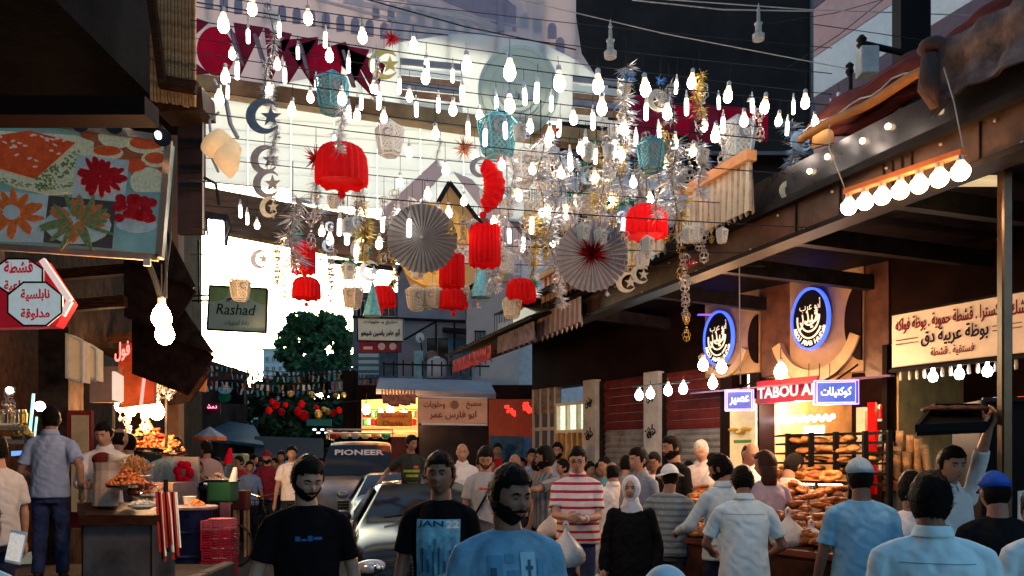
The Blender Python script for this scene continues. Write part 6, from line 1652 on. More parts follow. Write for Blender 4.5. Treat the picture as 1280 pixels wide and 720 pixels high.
on_shirt(p_jan, "shirt_lettering", M_pr3, None, .07, .042, 1.332, xc=.085, out=.009, text="22")
rr = random.Random(4)
on_shirt(p_jan, "shirt_print", M_pr2, [(x, rr.uniform(-.3, -.15), x + .018, rr.uniform(-.1, -.01)) for x in [-.1 + .026 * i for i in range(8)]] , .2, .3, 1.28, out=.009)
on_shirt(p_jan, "shirt_print", M_pr4, [(x, rr.uniform(-.3, -.2), x + .01, rr.uniform(-.16, -.06)) for x in [-.09 + .032 * i for i in range(6)]], .2, .3, 1.28, out=.012)
on_shirt(p_black, "shirt_print", cloth("ink_blue", (.03, .1, .28)), [(-.07, 0, -.045, .025), (-.04, 0, -.01, .012), (-.005, 0, .02, .028), (.025, .005, .07, .02)], 1, 1, 1.28)
on_shirt(p_blue, "shirt_print", M_pr2, [(-.11, -.14, -.05, .0), (-.04, -.03, .0, .005), (-.03, -.14, .02, -.06), (.1, -.12, .13, -.02)], .2, .3, 1.37)
on_shirt(p_blue, "shirt_print", cloth("print_sky", (.28, .5, .6)), [(.025, -.17, .09, .01), (-.09, -.2, .13, -.16)], .2, .3, 1.37, out=.007)
on_shirt(p_blue, "shirt_print", M_pr4, [(.055, -.13, .068, -.02), (.045, -.06, .078, -.045), (.05, -.15, .075, -.12), (-.1, -.1, -.075, -.05)], .2, .3, 1.37, out=.01)
on_shirt(p_gt, "shirt_print", cloth("ink_red", (.5, .05, .04)), [(-.07, 0, -.03, .025), (-.025, 0, .03, .02)], 1, 1, 1.27)
M_seam = cloth("seam_thread", (.2, .3, .36))
for q_ in (p_back, p_cy, p_lgrey): on_shirt(q_, "yoke_seam", M_seam, [(-.15, 0, .15, .004)], 1, 1, 1.35, front=1, out=.003)
def strap(pers):
    LT, HT, arm, s = PINFO[pers.name]
    bag = thing("cross_body_strap", "black bag strap crossing the grey T-shirt man's chest", "bag", pers.location)
    bag.rotation_euler = pers.rotation_euler; bag.scale = pers.scale
    one("strap", M_black, lambda b: b.tube([(.11, -.02, 1.455), (.085, -.115, 1.39), (0, -.15, 1.2), (-.1, -.155, 1.02), (-.165, -.1, .92)], .014, 6), bag, rel=False)
    one("pouch", M_black, lambda b: b.box((-.2, .0, .85), (.08, .2, .2), bev=.02), bag, rel=False)
strap(p_gt)
# glasses
LTg, HTg, ag, sg = PINFO[p_stripe.name]
def _gl(b):
    for sx in (-1, 1):
        b.tube([HTg((sx * .029 + .019 * math.cos(2 * math.pi * i / 12), -.104, .006 + .014 * math.sin(2 * math.pi * i / 12))) for i in range(13)], .002, 5)
        b.tube([HTg((sx * .048, -.104, .01)), HTg((sx * .08, 0, .01))], .002, 5)
    b.tube([HTg((-.01, -.106, .008)), HTg((.01, -.106, .008))], .002, 5)
one("glasses", M_darksteel, _gl, p_stripe, rel=False)
one("wrist_watch", M_white, lambda b: b.tube([ag[1][1].lerp(ag[1][0], .1), ag[1][1].lerp(ag[1][0], .2)], .034, 12), p_stripe, rel=False)

def bag(pos, sz, label, seed, tall=1.2):
    r = random.Random(seed)
    t = thing("plastic_bag", label, "bag", pos)
    vs = []; n = 22; prof = [(.25, -1.0), (.75, -.96), (1.0, -.72), (1.02, -.4), (.85, -.05), (.55, .3), (.25, .6), (.1, .85), (.07, 1.0)]
    b = MB(); ph = [r.uniform(0, 6) for _ in range(4)]
    for k, (q, z) in enumerate(prof):
        for i in range(n):
            a = 2 * math.pi * i / n
            rr_ = sz * q * (1 + .10 * math.sin(3 * a + ph[0]) + .08 * math.sin(7 * a + ph[1] + k * .3) * (1 - q * .3) + .05 * math.sin(11 * a + ph[2]))
            vs.append((rr_ * math.cos(a), rr_ * math.sin(a) * .75, sz * tall * (z - 1)))
    fs = [(k * n + i, k * n + (i + 1) % n, (k + 1) * n + (i + 1) % n, (k + 1) * n + i) for k in range(len(prof) - 1) for i in range(n)]
    fs += [tuple(reversed(range(n))), tuple(range((len(prof) - 1) * n, len(prof) * n))]
    b.add(vs, fs); b.build("bag_body", M_plastic, t, smooth=True, rel=False)
    one("handle", M_plastic, lambda q: (q.tube([(-.015, 0, -.02), (-.018, 0, .03), (0, 0, .05), (.018, 0, .03), (.015, 0, -.02)], .012, 5)), t, smooth=True, rel=False)
    return t
bag(hand_at(p_stripe, -1) + Vector((-.06, -.06, -.08)), .16, "white plastic bag hanging from the striped polo man's hand", 1, 1.15)
bag(P(689, 641, 8.3), .13, "white plastic bag between the blue T-shirt man and the striped polo", 2, 1.0)
bag(hand_at(p_hij, -1) + Vector((-.05, -.02, -.03)), .14, "white plastic bag in the woman's hand", 3, 1.5)
bag(hand_at(p_hij, 1) + Vector((.03, .05, -.2)), .1, "white plastic bag low behind the woman's other side", 4, 1.5)
bag(P(742, 650, 8.6), .17, "long pale plastic bag hanging beside the balding man", 6, 1.9)
bag(P(889, 580, 9.8), .13, "cream plastic bag held by the white haired man", 7, 1.3)
# overhead tray
ty = thing("black_tray", "large black baking tray carried overhead by the baker", "tray", P(1195, 512, 5.3))
def _ty(b):
    q = [P(1146, 540, 4.9), P(1232, 536, 4.9), P(1246, 512, 5.9), P(1168, 512, 5.9)]
    b.slab(q, .025)
    for i in range(4): b.beam(q[i] + Vector((0, 0, .02)), q[(i + 1) % 4] + Vector((0, 0, .02)), .02, .05)
one("tray_base", M_black, _ty, ty)
for i in range(3): one("bread_load", mat("dark_crust", (.08, .03, .02), .6, bump=.5), lambda b: b.ball(tuple(P(1170 + i * 23, 512, 5.6)), (.09, .13, .03), 12, 8), ty, smooth=True)
# phone in the raised hand
hp_ = hand_at(p_phone, -1)
phn = thing("phone", "smartphone held up at the lower left showing the street on its screen", "phone", P(20, 686, hp_.y))
print("phone hand", hp_, "px", 640 + hp_.x / hp_.y * 1000, 572 - (hp_.z - EYE) / hp_.y * 1000)
# ---------------------------------------------------------------- hanging decorations
c = P(20, 684, hp_.y - .02)
R_ = Matrix.Rotation(math.radians(12), 3, 'Y')
one("phone_case", M_white, lambda b: b.box(c, (.068, .009, .138), R_, .004), phn)
one("screen", mat("phone_screen", (.3, .28, .28), .2, emit=(.6, .55, .5), es=.35, var=.9, scale=60), lambda b: b.box(c + Vector((0, -.006, 0)), (.06, .002, .112), R_), phn)

# wires across the street: (y at px 245, y at px 1040, depth)
WIRES = []
wr0 = [(-30, 60, 8.6), (-8, 92, 7.0), (8, 118, 7.8), (26, 132, 6.4), (48, 150, 8.8), (66, 168, 7.2), (88, 182, 6.0), (112, 206, 7.9), (140, 222, 6.7), (168, 236, 8.4), (196, 262, 7.3), (226, 286, 6.3), (256, 300, 8.0), (286, 318, 7.0), (318, 332, 7.6)]
for i, (a, bq, d_) in enumerate(wr0):
    x1 = 1040 if a < 100 else min(1040, 280 + 4680 / d_ + 60)
    def yw(px, a=a, bq=bq):
        t = (px - 245) / 795; return a + (bq - a) * t + 10 * math.sin(math.pi * t) * .6
    WIRES.append((yw, d_, x1))
    n = 16
    o = one("overhead_wire", M_wire, lambda b: b.tube([P(238 + (x1 - 238) * k / n, yw(238 + (x1 - 238) * k / n), d_) for k in range(n + 1)], .0045, 4))
    tag(o, "thin black wire carrying bulbs and ornaments across the street", "wire", "wires carrying the decorations")
# bare cables above
for (pa, ya, da, pb, yb, db, r_, m_, lab) in ((730, -8, 8, 1290, 22, 8, .006, M_lwire, "pale cable sloping gently across the top right"), (600, -12, 7, 1060, 86, 7, .005, M_lwire, "pale cable falling across the dark billboard"),
        (790, 0, 9, 1016, 14, 9, .008, M_lwire, "topmost pale cable on the dark billboard"), (1016, 30, 8, 1290, 60, 7, .004, M_wire, "thin black cable over the striped building"),
        (985, 84, 9, 1110, -5, 8, .005, M_wire, "steep black cable climbing past the billboard's corner"), (960, 30, 9, 1130, -8, 8, .004, M_wire, "upper steep black cable past the billboard's corner"),
        (440, -6, 8, 720, 62, 8.2, .008, M_wire, "thick sagging cable across the mosque banner"), (240, 2, 7, 560, 44, 8, .007, M_wire, "black cable along the red pennants")):
    tag(one("cable", m_, lambda b: b.tube([P(pa, ya, da), P((pa + pb) / 2, (ya + yb) / 2 + 5, (da + db) / 2), P(pb, yb, db)], r_, 4)), lab, "cable")

def wire_for(px, py, gap=70):
    best = None
    for yw, d_, x1 in WIRES:
        if px > x1: continue
        g = py - yw(px)
        if 2 < g and (best is None or g < best[0]): best = (g, d_)
    return best or (12, 7.0)
BASE = {}
GROUPLAB = {}
def proto(key, fn):
    if key not in BASE: BASE[key] = fn()
    return BASE[key]
USED = set()
def hang(key, fn, px, ytop, hpx, name, label, cat, group=None, yaw=None, tilt=0, d=None, cord=True, unit=1.0):
    """fn builds the ornament 1 unit tall hanging from the origin; placed with its top at (px, ytop) and hpx tall"""
    g, dw = wire_for(px, ytop)
    d = d or dw
    if key not in BASE:
        BASE[key] = fn(thing(name, label, cat, (0, 0, 0), group=group)); r = BASE[key]
    else:
        r = copy_tree(BASE[key], label)
        if group: r["group"] = group
        r["label"] = label
    s = hpx / 1000 * d
    r.location = P(px, ytop, d); r.scale = (s, s, s)
    r.rotation_euler = (tilt, tilt * .6, yaw if yaw is not None else U(-.5, .5))
    if cord:
        cl = min(g / 1000 * d, .6)
        if cl > .015:
            o = one("hanging_cord", M_wire, lambda b: b.tube([(0, 0, -.02 / s * .2), (0, 0, cl / s)], .0022 / s, 4), r, rel=False)
    return r

def b_tear(t):
    one("bulb", M_bulb, lambda b: b.lathe([(.002, -1), (.12, -.96), (.2, -.84), (.215, -.72), (.17, -.5)], n=12), t, smooth=True, rel=False)
    one("bulb_neck", M_neck, lambda b: b.lathe([(.17, -.5), (.11, -.32), (.09, -.22)], n=12), t, smooth=True, rel=False)
    one("bulb_cap", M_cap, lambda b: b.lathe([(.1, -.24), (.1, -.06), (.04, 0)], n=8), t, rel=False)
    return t
def b_tube(t):
    one("bulb", mat("slim_bulb_lit", (1, 1, 1), .3, emit=(1, .9, .8), es=5), lambda b: b.lathe([(.05, -1), (.085, -.96), (.09, -.5), (.075, -.36), (.04, -.3)], n=8), t, smooth=True, rel=False)
    one("bulb_cap", M_white, lambda b: b.lathe([(.07, -.34), (.07, -.2), (.04, -.14), (.03, 0)], n=8), t, rel=False)
    return t
def b_drum(dome):
    def f(t):
        b = MB(); n = 44; vs = []
        prof = [(.30, -.03), (.34, -.0), (.36, -.06), (.365, -.3), (.37, -.6), (.375, -.86), (.35, -.94), (.3, -.9)] if not dome else [(.04, 0), (.26, -.03), (.40, -.11), (.48, -.26), (.505, -.5), (.51, -.74), (.50, -.80), (.46, -.77)]
        for k, (r, z) in enumerate(prof):
            for i in range(n):
                a = 2 * math.pi * i / n; p = 1 + (.05 if i % 2 else -.03)
                zz = z + (.03 * math.cos(a * 9) if k >= len(prof) - 3 or (not dome and k < 2) else 0)
                vs.append((r * p * math.cos(a), r * p * math.sin(a), zz))
        fs = [(k * n + i, k * n + (i + 1) % n, (k + 1) * n + (i + 1) % n, (k + 1) * n + i) for k in range(len(prof) - 1) for i in range(n)]
        b.add(vs, [tuple(reversed(q)) for q in fs] + [tuple(range(n)), tuple(reversed(range((len(prof) - 1) * n, len(prof) * n)))])
        b.build("paper_shade", M_red, t, rel=False)
        one("tassel_ball", M_red, lambda q: (q.ball((0, 0, -1.02 if dome else -.99), .085 if dome else .03, 12, 8), q.tube([(0, 0, -.78), (0, 0, -1.0)], .01, 4)), t, rel=False)
        return t
    return f
def b_bent(t):
    b = MB(); n = 30; m_ = 16; vs = []
    for k in range(m_ + 1):
        a = math.radians(62 - 124 * k / m_); c_ = Vector((-.25 + .42 * math.cos(a), 0, -.45 + .46 * math.sin(a)))
        nn = Vector((math.cos(a), 0, math.sin(a))); rr_ = .2 * (.55 + .45 * math.sin(math.pi * (k + .8) / (m_ + 1.6))) * (1.08 if k % 2 else .95)
        for i in range(n):
            q = 2 * math.pi * i / n; vs.append(c_ + nn * rr_ * math.cos(q) + Vector((0, 1, 0)) * rr_ * math.sin(q))
    b.add(vs, [(k * n + i, k * n + (i + 1) % n, (k + 1) * n + (i + 1) % n, (k + 1) * n + i) for k in range(m_) for i in range(n)] + [tuple(reversed(range(n))), tuple(range(m_ * n, m_ * n + n))])
    b.build("paper_shade", M_red, t, rel=False)
    one("tassel_ball", M_red, lambda q: q.ball((-.05, 0, -1.0), .07, 12, 8), t, rel=False)
    return t
def b_fan(m1, m2, red=False):
    def f(t):
        b = MB(); n = 72; vs = [(0, -.03, -.5)]
        for i in range(n):
            a = 2 * math.pi * i / n; s_ = .03 if i % 2 else -.03
            vs.append((.12 * math.cos(a), s_ * .3 - .02, -.5 + .12 * math.sin(a)))
        for i in range(n):
            a = 2 * math.pi * i / n; s_ = .035 if i % 2 else -.035; r = .5 if i % 4 else .485
            vs.append((r * math.cos(a), s_, -.5 + r * math.sin(a)))
        fs = [(0, 1 + i, 1 + (i + 1) % n) for i in range(n)] + [(1 + i, 1 + n + i, 1 + n + (i + 1) % n, 1 + (i + 1) % n) for i in range(n)]
        b.add(vs, fs); b.m = [i % 2 for i in range(n)] + [i % 2 for i in range(n)]
        b.build("folded_paper", [m1, m2], t, rel=False)
        if red:
            def _s(q):
                r_ = random.Random(2)
                for i in range(70):
                    a = r_.uniform(0, 6.28); e = r_.uniform(0, .9); L = r_.uniform(.22, .34)
                    dd = Vector((math.cos(a) * math.cos(e), -math.sin(e), math.sin(a) * math.cos(e)))
                    c0_ = Vector((0, -.05, -.5)); w_ = dd.orthogonal().normalized() * .02
                    q.add([c0_ + w_, c0_ - w_, c0_ + dd * L], [(0, 1, 2)])
                    w_ = dd.cross(w_).normalized() * .02
                    q.add([c0_ + w_, c0_ - w_, c0_ + dd * L], [(0, 1, 2)])
            one("red_star_centre", M_redm, _s, t, rel=False)
        else:
            one("centre_button", M_grey, lambda q: q.ball((0, -.05, -.5), (.03, .02, .03), 10, 6), t, rel=False)
        return t
    return f
def b_burst(m, n=46, seed=1, flat=0.5):
    def f(t):
        r_ = random.Random(seed)
        def _s(q):
            for i in range(n):
                dd = Vector((r_.gauss(0, 1), r_.gauss(0, 1), r_.gauss(0, 1))).normalized(); L = r_.uniform(.34, .52)
                c0_ = Vector((0, 0, -.5)); w1 = dd.orthogonal().normalized() * .045; w2 = dd.cross(w1)
                q.add([c0_ + w1, c0_ + w2, c0_ - w1, c0_ - w2, c0_ + dd * L], [(0, 1, 4), (1, 2, 4), (2, 3, 4), (3, 0, 4)])
        one("foil_spike_cluster", m, _s, t, rel=False)
        one("loop", M_cap, lambda q: q.tube([(0, 0, -.1), (0, 0, 0)], .012, 4), t, rel=False)
        return t
    return f
def crescent_pts(R, n=20, k=.72, off=.26):
    out = [(R * math.cos(a), R * math.sin(a)) for a in [math.radians(35) + math.radians(290) * i / n for i in range(n + 1)]]
    inn = [(R * off + R * k * math.cos(a), R * k * math.sin(a)) for a in [math.radians(318) - math.radians(276) * i / n for i in range(n + 1)]]
    return out, inn
def b_moon(m):
    def f(t):
        def _c(q):
            out, inn = crescent_pts(.5)
            n = len(out)
            for i in range(n - 1):
                a, b_, c_, d_ = out[i], out[i + 1], inn[n - 2 - i], inn[n - 1 - i]
                q.slab([(a[0], -.02, a[1] - .5), (d_[0], -.02, d_[1] - .5), (c_[0], -.02, c_[1] - .5), (b_[0], -.02, b_[1] - .5)], .04)
        one("crescent", m, _c, t, rel=False)
        one("star", m, lambda q: q.prism([((.30 if i % 2 == 0 else .12) * math.cos(math.pi / 2 + i * math.pi / 5) + .2, (.30 if i % 2 == 0 else .12) * math.sin(math.pi / 2 + i * math.pi / 5) - .5) for i in range(10)], .04, (0, -.035, 0), (1, 0, 0), (0, 0, 1)), t, rel=False)
        return t
    return f
def b_cup(m, mi=None, sides=6, glow=False, closed=True):
    def f(t):
        prof = [(.30, -.22), (.40, -.30), (.30, -.92), (.22, -1.0)]
        def ringp(r, z): return [Vector((r * math.cos(2 * math.pi * i / sides + .3), r * math.sin(2 * math.pi * i / sides + .3), z)) for i in range(sides)]
        def _fr(q):
            R_ = [ringp(r, z) for r, z in prof]
            for k in range(3):
                for i in range(sides):
                    q.tube([R_[k][i], R_[k + 1][i]], .022, 5)
            for k in range(4):
                for i in range(sides): q.tube([R_[k][i], R_[k][(i + 1) % sides]], .022, 5)
            for i in range(sides): q.tube([R_[0][i], (0, 0, -.02)], .014, 4)
        one("frame", m, _fr, t, rel=False)
        def _la(q):
            A, B_ = ringp(.39, -.32), ringp(.30, -.9); rr_ = random.Random(3)
            for i in range(sides):
                a0, a1, b0, b1 = A[i], A[(i + 1) % sides], B_[i], B_[(i + 1) % sides]
                for j in range(5):
                    u = j / 5; v = (j + 1) / 5
                    for w_ in range(3):
                        x0, x1 = w_ / 3, (w_ + 1) / 3
                        pA = a0.lerp(a1, x0).lerp(b0.lerp(b1, x0), u); pB = a0.lerp(a1, x1).lerp(b0.lerp(b1, x1), v)
                        pC = a0.lerp(a1, x1).lerp(b0.lerp(b1, x1), u); pD = a0.lerp(a1, x0).lerp(b0.lerp(b1, x0), v)
                        q.tube([pA, pB], .014, 3, False); q.tube([pC, pD], .014, 3, False)
        one("cutout_lattice", mi or m, _la, t, rel=False)
        out, inn = crescent_pts(.12)
        def _cm(q):
            n = len(out); 
            for k in range(0, sides, 2):
                a = 2 * math.pi * (k + .5) / sides + .3; nrm = Vector((math.cos(a), math.sin(a), 0)); tg = Vector((-math.sin(a), math.cos(a), 0)); o0 = nrm * .345 + Vector((0, 0, -.5))
                for i in range(n - 1):
                    pts = [o0 + tg * p_[0] + Vector((0, 0, p_[1])) for p_ in (out[i], inn[n - 1 - i], inn[n - 2 - i], out[i + 1])]
                    q.slab(pts, .02)
        one("crescent_motif", M_grey, _cm, t, rel=False)
        if closed: one("paper_liner", mat("liner_" + m.name, tuple(v_ * .9 for v_ in m.node_tree.nodes["Principled BSDF"].inputs["Base Color"].default_value[:3]) if False else {"turquoise_card": (.05, .22, .25), "cream_card": (.55, .46, .34), "white_paint": (.6, .56, .52)}.get(m.name, (.4, .38, .36)), .6, emit=(1, .8, .55), es=.06, var=.5, scale=14), lambda q: q.rings([((0, 0, -.27), .31, .31), ((0, 0, -.95), .21, .21)], 12), t, rel=False)
        return t
    return f
def b_tinsel(m, seed, wid=.12, n=620, wave=.05):
    def f(t):
        r_ = random.Random(seed); ph = r_.uniform(0, 6)
        def path(u): return Vector((wave * math.sin(u * 7 + ph), wave * .6 * math.cos(u * 5), -u))
        b = MB()
        for i in range(n):
            u = r_.random(); p = path(u); dd = Vector((r_.gauss(0, 1), r_.gauss(0, 1), r_.gauss(0, .45))).normalized()
            L = wid * .72 * r_.uniform(.4, 1.1) * (.75 + .35 * math.sin(u * 23 + ph)); w_ = dd.orthogonal().normalized() * .0042
            cv = Vector((0, 0, -.2 * L))
            b.add([p - w_, p + w_, p + dd * L * .6 + w_ + cv * .3, p + dd * L + cv], [(0, 1, 2), (0, 2, 3)])
        b.build("foil_strand_fringe", m, t, rel=False)
        one("core", M_wire, lambda q: q.tube([path(k / 10) for k in range(11)], .006, 4), t, rel=False)
        return t
    return f
def b_coil(m):
    def f(t):
        def _c(q):
            for k in range(7):
                z = -.08 - k * .14; R_ = .10 + .06 * math.sin(k * 1.3 + 1)
                for j in range(3):
                    a0 = j * 1.05 + k * .4
                    q.tube([(R_ * math.cos(2 * math.pi * i / 9) * math.cos(a0), R_ * math.cos(2 * math.pi * i / 9) * math.sin(a0), z + R_ * .62 * math.sin(2 * math.pi * i / 9)) for i in range(10)], .010, 4, False)
        one("wire_ring_chain", m, _c, t, rel=False)
        one("drop_bead", m, lambda q: q.ball((0, 0, -1), (.03, .03, .05), 8, 6), t, rel=False)
        return t
    return f

# glowing bulbs: positions read off the picture (top y, height)
tears = [(280, 5, 42), (316, -12, 36), (385, 3, 34), (452, 26, 34), (289, 52, 26), (347, 64, 26), (282, 76, 34), (412, 52, 30), (275, 102, 34), (388, 106, 26), (336, 95, 26), (426, 104, 34), (366, 118, 30),
         (517, 38, 32), (583, 60, 40), (638, 62, 46), (698, 78, 44), (748, 82, 42), (805, 88, 40), (532, 78, 32), (512, 104, 26), (566, 118, 30), (600, 128, 26), (637, 108, 40), (752, 112, 38), (663, 140, 30), (688, 150, 30),
         (834, 120, 34), (866, 82, 32), (912, 98, 34), (958, 112, 34), (1006, 108, 32), (1048, 112, 34), (1018, 136, 26), (880, 140, 28), (930, 132, 30), (975, 134, 26), (895, 148, 34), (845, 160, 30), (780, 140, 32),
         (468, 92, 28), (545, 150, 28), (480, 130, 26), (716, 130, 30), (724, 170, 26), (700, 200, 28), (742, 206, 26), (765, 232, 30), (775, 176, 28), (664, 196, 26), (626, 190, 26), (594, 180, 24), (556, 196, 26), (512, 176, 24),
         (447, 128, 26), (500, 212, 24), (534, 226, 26), (649, 228, 26), (684, 246, 26), (720, 236, 26), (812, 232, 26), (822, 258, 28), (413, 282, 28), (402, 274, 24), (452, 280, 26), (475, 288, 26), (580, 236, 24), (618, 262, 22), (560, 250, 26), (690, 290, 22), (322, 268, 20), (756, 262, 26), (790, 212, 26), (868, 172, 26), (832, 190, 24)]
tubes = [(310, 26, 30), (349, 18, 30), (372, 50, 26), (297, 66, 34), (285, 98, 26), (356, 76, 30), (436, 62, 30), (407, 30, 30), (474, 104, 34), (436, 122, 30), (452, 110, 28), (533, 62, 38), (577, 96, 36), (655, 100, 34), (672, 90, 40),
         (566, 78, 26), (620, 110, 30), (607, 150, 34), (690, 110, 30), (712, 180, 36), (732, 160, 36), (808, 118, 34), (858, 112, 34), (898, 112, 26), (904, 136, 32), (940, 114, 28), (992, 116, 28), (985, 142, 28), (1038, 122, 26), (846, 92, 26),
         (300, 248, 26), (309, 258, 24), (425, 262, 34), (434, 268, 40), (446, 294, 36), (498, 250, 34), (512, 262, 36), (478, 262, 30), (597, 276, 30), (636, 276, 30), (665, 260, 34), (682, 232, 34), (655, 286, 30), (707, 246, 30),
         (741, 130, 34), (768, 164, 34), (780, 262, 28), (745, 176, 30), (520, 118, 30), (548, 112, 30), (500, 88, 30), (585, 142, 30), (631, 142, 34), (700, 138, 34), (760, 198, 30), (795, 156, 28), (823, 148, 30), (466, 66, 24), (395, 88, 26), (418, 160, 24)]
for px_, y_, h_ in tears:
    hang("tear", b_tear, px_ + U(-1, 1), y_ + 3, h_ * .78, "light_bulb", "glowing teardrop bulb hanging among the overhead decorations", "bulb", "teardrop bulbs over the street", yaw=0, tilt=U(-.14, .14))
for px_, y_, h_ in tubes:
    hang("tube", b_tube, px_, y_ + 1, h_ * .92, "slim_bulb", "slim white candle bulb hanging among the overhead decorations", "bulb", "slim bulbs over the street", yaw=0, tilt=U(-.1, .1))

def bulbs_done(): pass
# red paper lanterns
for key, dome, px_, y_, h_, lab, w_ in (("drum", False, 379, 304, 40, "red drum lantern hanging leftmost above a small red dome", 1), ("drum", False, 565, 319, 42, "red drum lantern at the lower right of the silver rosette", 1), ("drum", False, 606, 283, 52, "largest red drum lantern right of the gold disc", 1),
        ("dome", True, 383, 346, 34, "small red dome lantern with a ball under the leftmost drum", 1), ("dome", True, 478, 357, 32, "small red dome lantern over the white sign", 1), ("dome", True, 567, 358, 34, "red dome lantern tucked under a red drum with a hanging ball", 1),
        ("dome", True, 651, 348, 36, "red dome lantern just above a cream cup lantern on the right", 1), ("dome", True, 808, 256, 50, "red dome lantern in front of the fringed awnings", 1), ("dome", True, 427, 180, 62, "largest red dome lantern at the upper left with tassels", 1), ("dome", True, 607, 203, 66, "tilted curved red honeycomb lantern above the gold sign", 1)):
    r_ = hang('bent' if 'tilted' in lab else key, b_bent if 'tilted' in lab else b_drum(dome), px_, y_, h_, "red_paper_lantern", lab, "lantern", "red paper lanterns over the street", yaw=0)
# silver rosettes
hang("fan", b_fan(mat("rosette_silver", (.5, .48, .46), .35, .5, trl=.3), mat("rosette_shade", (.22, .2, .2), .4, .5, trl=.3)), 528, 254, 88, "paper_rosette", "large round folded silver paper rosette left of the gold disc", "rosette", yaw=.1, d=6.4)  # alternate folds darker: fold shade put into the second colour
hang("fan2", b_fan(mat("rosette_white", (.65, .62, .62), .3, .4, trl=.3), mat("rosette_lilac", (.34, .3, .34), .35, .4, trl=.3), True), 740, 275, 90, "paper_rosette", "round silver paper rosette with a spiky red centre", "rosette", yaw=-.1, d=6.3)
# star bursts
for i, (m_, px_, y_, h_, lab) in enumerate(((M_redm, 490, 34, 28, "red foil starburst at the top left among the bulbs"), (M_redm, 395, 178, 40, "dark red foil starburst touching the largest dome lantern"), (mat("copper_foil", (.5, .2, .1), .3, .6), 580, 168, 36, "copper foil starburst left of the turquoise lantern"),
        (M_green, 710, 232, 34, "green and silver starburst above the red centred rosette"), (M_green, 778, 234, 34, "green foil starburst left of the lone red dome lantern"), (mat("pink_foil", (.6, .08, .2), .3, .5), 626, 190, 18, "small pink starburst under the turquoise lantern"), (M_blue, 856, 242, 26, "blue foil starburst beside the fringed awning"),
        (M_redm, 733, 222, 20, "tiny red starburst in the silver garlands"), (M_redm, 898, 202, 18, "small red starburst above the orange rail"), (M_green, 437, 314, 34, "green palm shaped foil ornament by the brown beam"), (M_gold, 455, 272, 40, "yellow foil cluster left of the silver rosette"), (M_gold, 770, 196, 24, "gold foil star right of centre"),
        (M_gold, 848, 210, 28, "gold foil star above the blue one"), (M_silver, 668, 190, 28, "silver starburst under the round emblem"), (M_silver, 825, 108, 30, "bright silver starburst above the red cloth panels"), (M_silver, 700, 210, 34, "silver starburst left of the green one"), (M_redm, 862, 318, 22, "red starburst on the long right hand garland"),
        (M_green, 667, 344, 22, "small teal green starburst right of the last dome lantern"), (M_gold, 664, 250, 26, "gold starburst over the cup lanterns"), (M_blue, 786, 86, 22, "blue tinsel knot at the head of a garland"), (M_blue, 826, 92, 18, "small blue knot beside the bright silver star"))):
    hang("burst" + m_.name, b_burst(m_, seed=i), px_, y_, h_, "foil_starburst", lab, "ornament", "foil starbursts over the street")
# crescents
for i, (m_, px_, y_, h_, lab) in enumerate(((M_grey, 330, 124, 44, "top grey crescent and star on the left garland"), (M_grey, 331, 182, 36, "middle grey crescent and star on the left garland"), (M_grey, 334, 212, 36, "third grey crescent and star on the left garland"), (M_cream, 337, 246, 26, "small cream crescent and star at the garland's foot"),
        (M_grey, 325, 312, 24, "small grey crescent hanging alone against the white sky"), (M_grey, 452, 296, 30, "grey crescent in front of the yellow foil cluster"), (M_silver, 462, 326, 26, "silver crescent below the yellow foil cluster"), (M_cream, 783, 340, 26, "cream crescent and star low against the dark canopy"), (M_cream, 800, 331, 24, "upper cream crescent and star against the dark canopy"),
        (M_silver, 1002, 162, 28, "silver crescent near the orange cloth scrap"), (M_cream, 986, 226, 26, "cream crescent at the foot of the right tinsel garland"), (M_gold, 480, 62, 38, "gold crescent beside the red starburst"), (M_cream, 822, 112, 28, "cream crescent in front of the red cloth panels"), (M_silver, 618, 336, 22, "small silver crescent left of the last dome lantern"), (M_grey, 600, 196, 26, "grey crescent behind the tilted red lantern"))):
    hang("moon" + m_.name, b_moon(m_), px_, y_, h_, "crescent_ornament", lab, "ornament", "crescent and star cut-outs over the street", yaw=U(-.3, .3))
# cup lanterns
for i, (m_, px_, y_, h_, lab) in enumerate(((M_teal, 622, 134, 60, "largest turquoise faceted lantern near the centre"), (M_teal, 415, 86, 52, "turquoise patterned cup lantern at the upper left"), (M_teal, 814, 168, 44, "turquoise cup lantern right of centre with a crescent motif"), (M_white, 487, 148, 44, "white lattice cup lantern left of centre"),
        (M_white, 655, 182, 44, "white lattice cup lantern right of the turquoise one"), (M_cream, 300, 342, 32, "cream cup lantern above the grey green sign"), (M_cream, 441, 352, 32, "cream cup lantern above the white sign"), (M_cream, 520, 354, 32, "left of three cream cup lanterns under the silver rosette"), (M_cream, 541, 354, 30, "right hand cream cup lantern under the silver rosette"),
        (M_cream, 577, 352, 26, "cream cup lantern behind a red drum"), (M_cream, 640, 366, 30, "cream cup lantern touching the rightmost low dome"), (M_white, 922, 142, 58, "large pale glittering lantern above the orange rail"), (M_white, 632, 310, 30, "white cup lantern among the tinsel right of the largest drum"), (M_white, 563, 300, 24, "small white cup lantern behind the gold disc"), (M_cream, 735, 236, 30, "cream lattice lantern in the silver garlands"))):
    hang("cup" + m_.name, b_cup(m_), px_, y_, h_ * 1.05, "cup_lantern", lab, "lantern", "cut-out cup lanterns over the street")
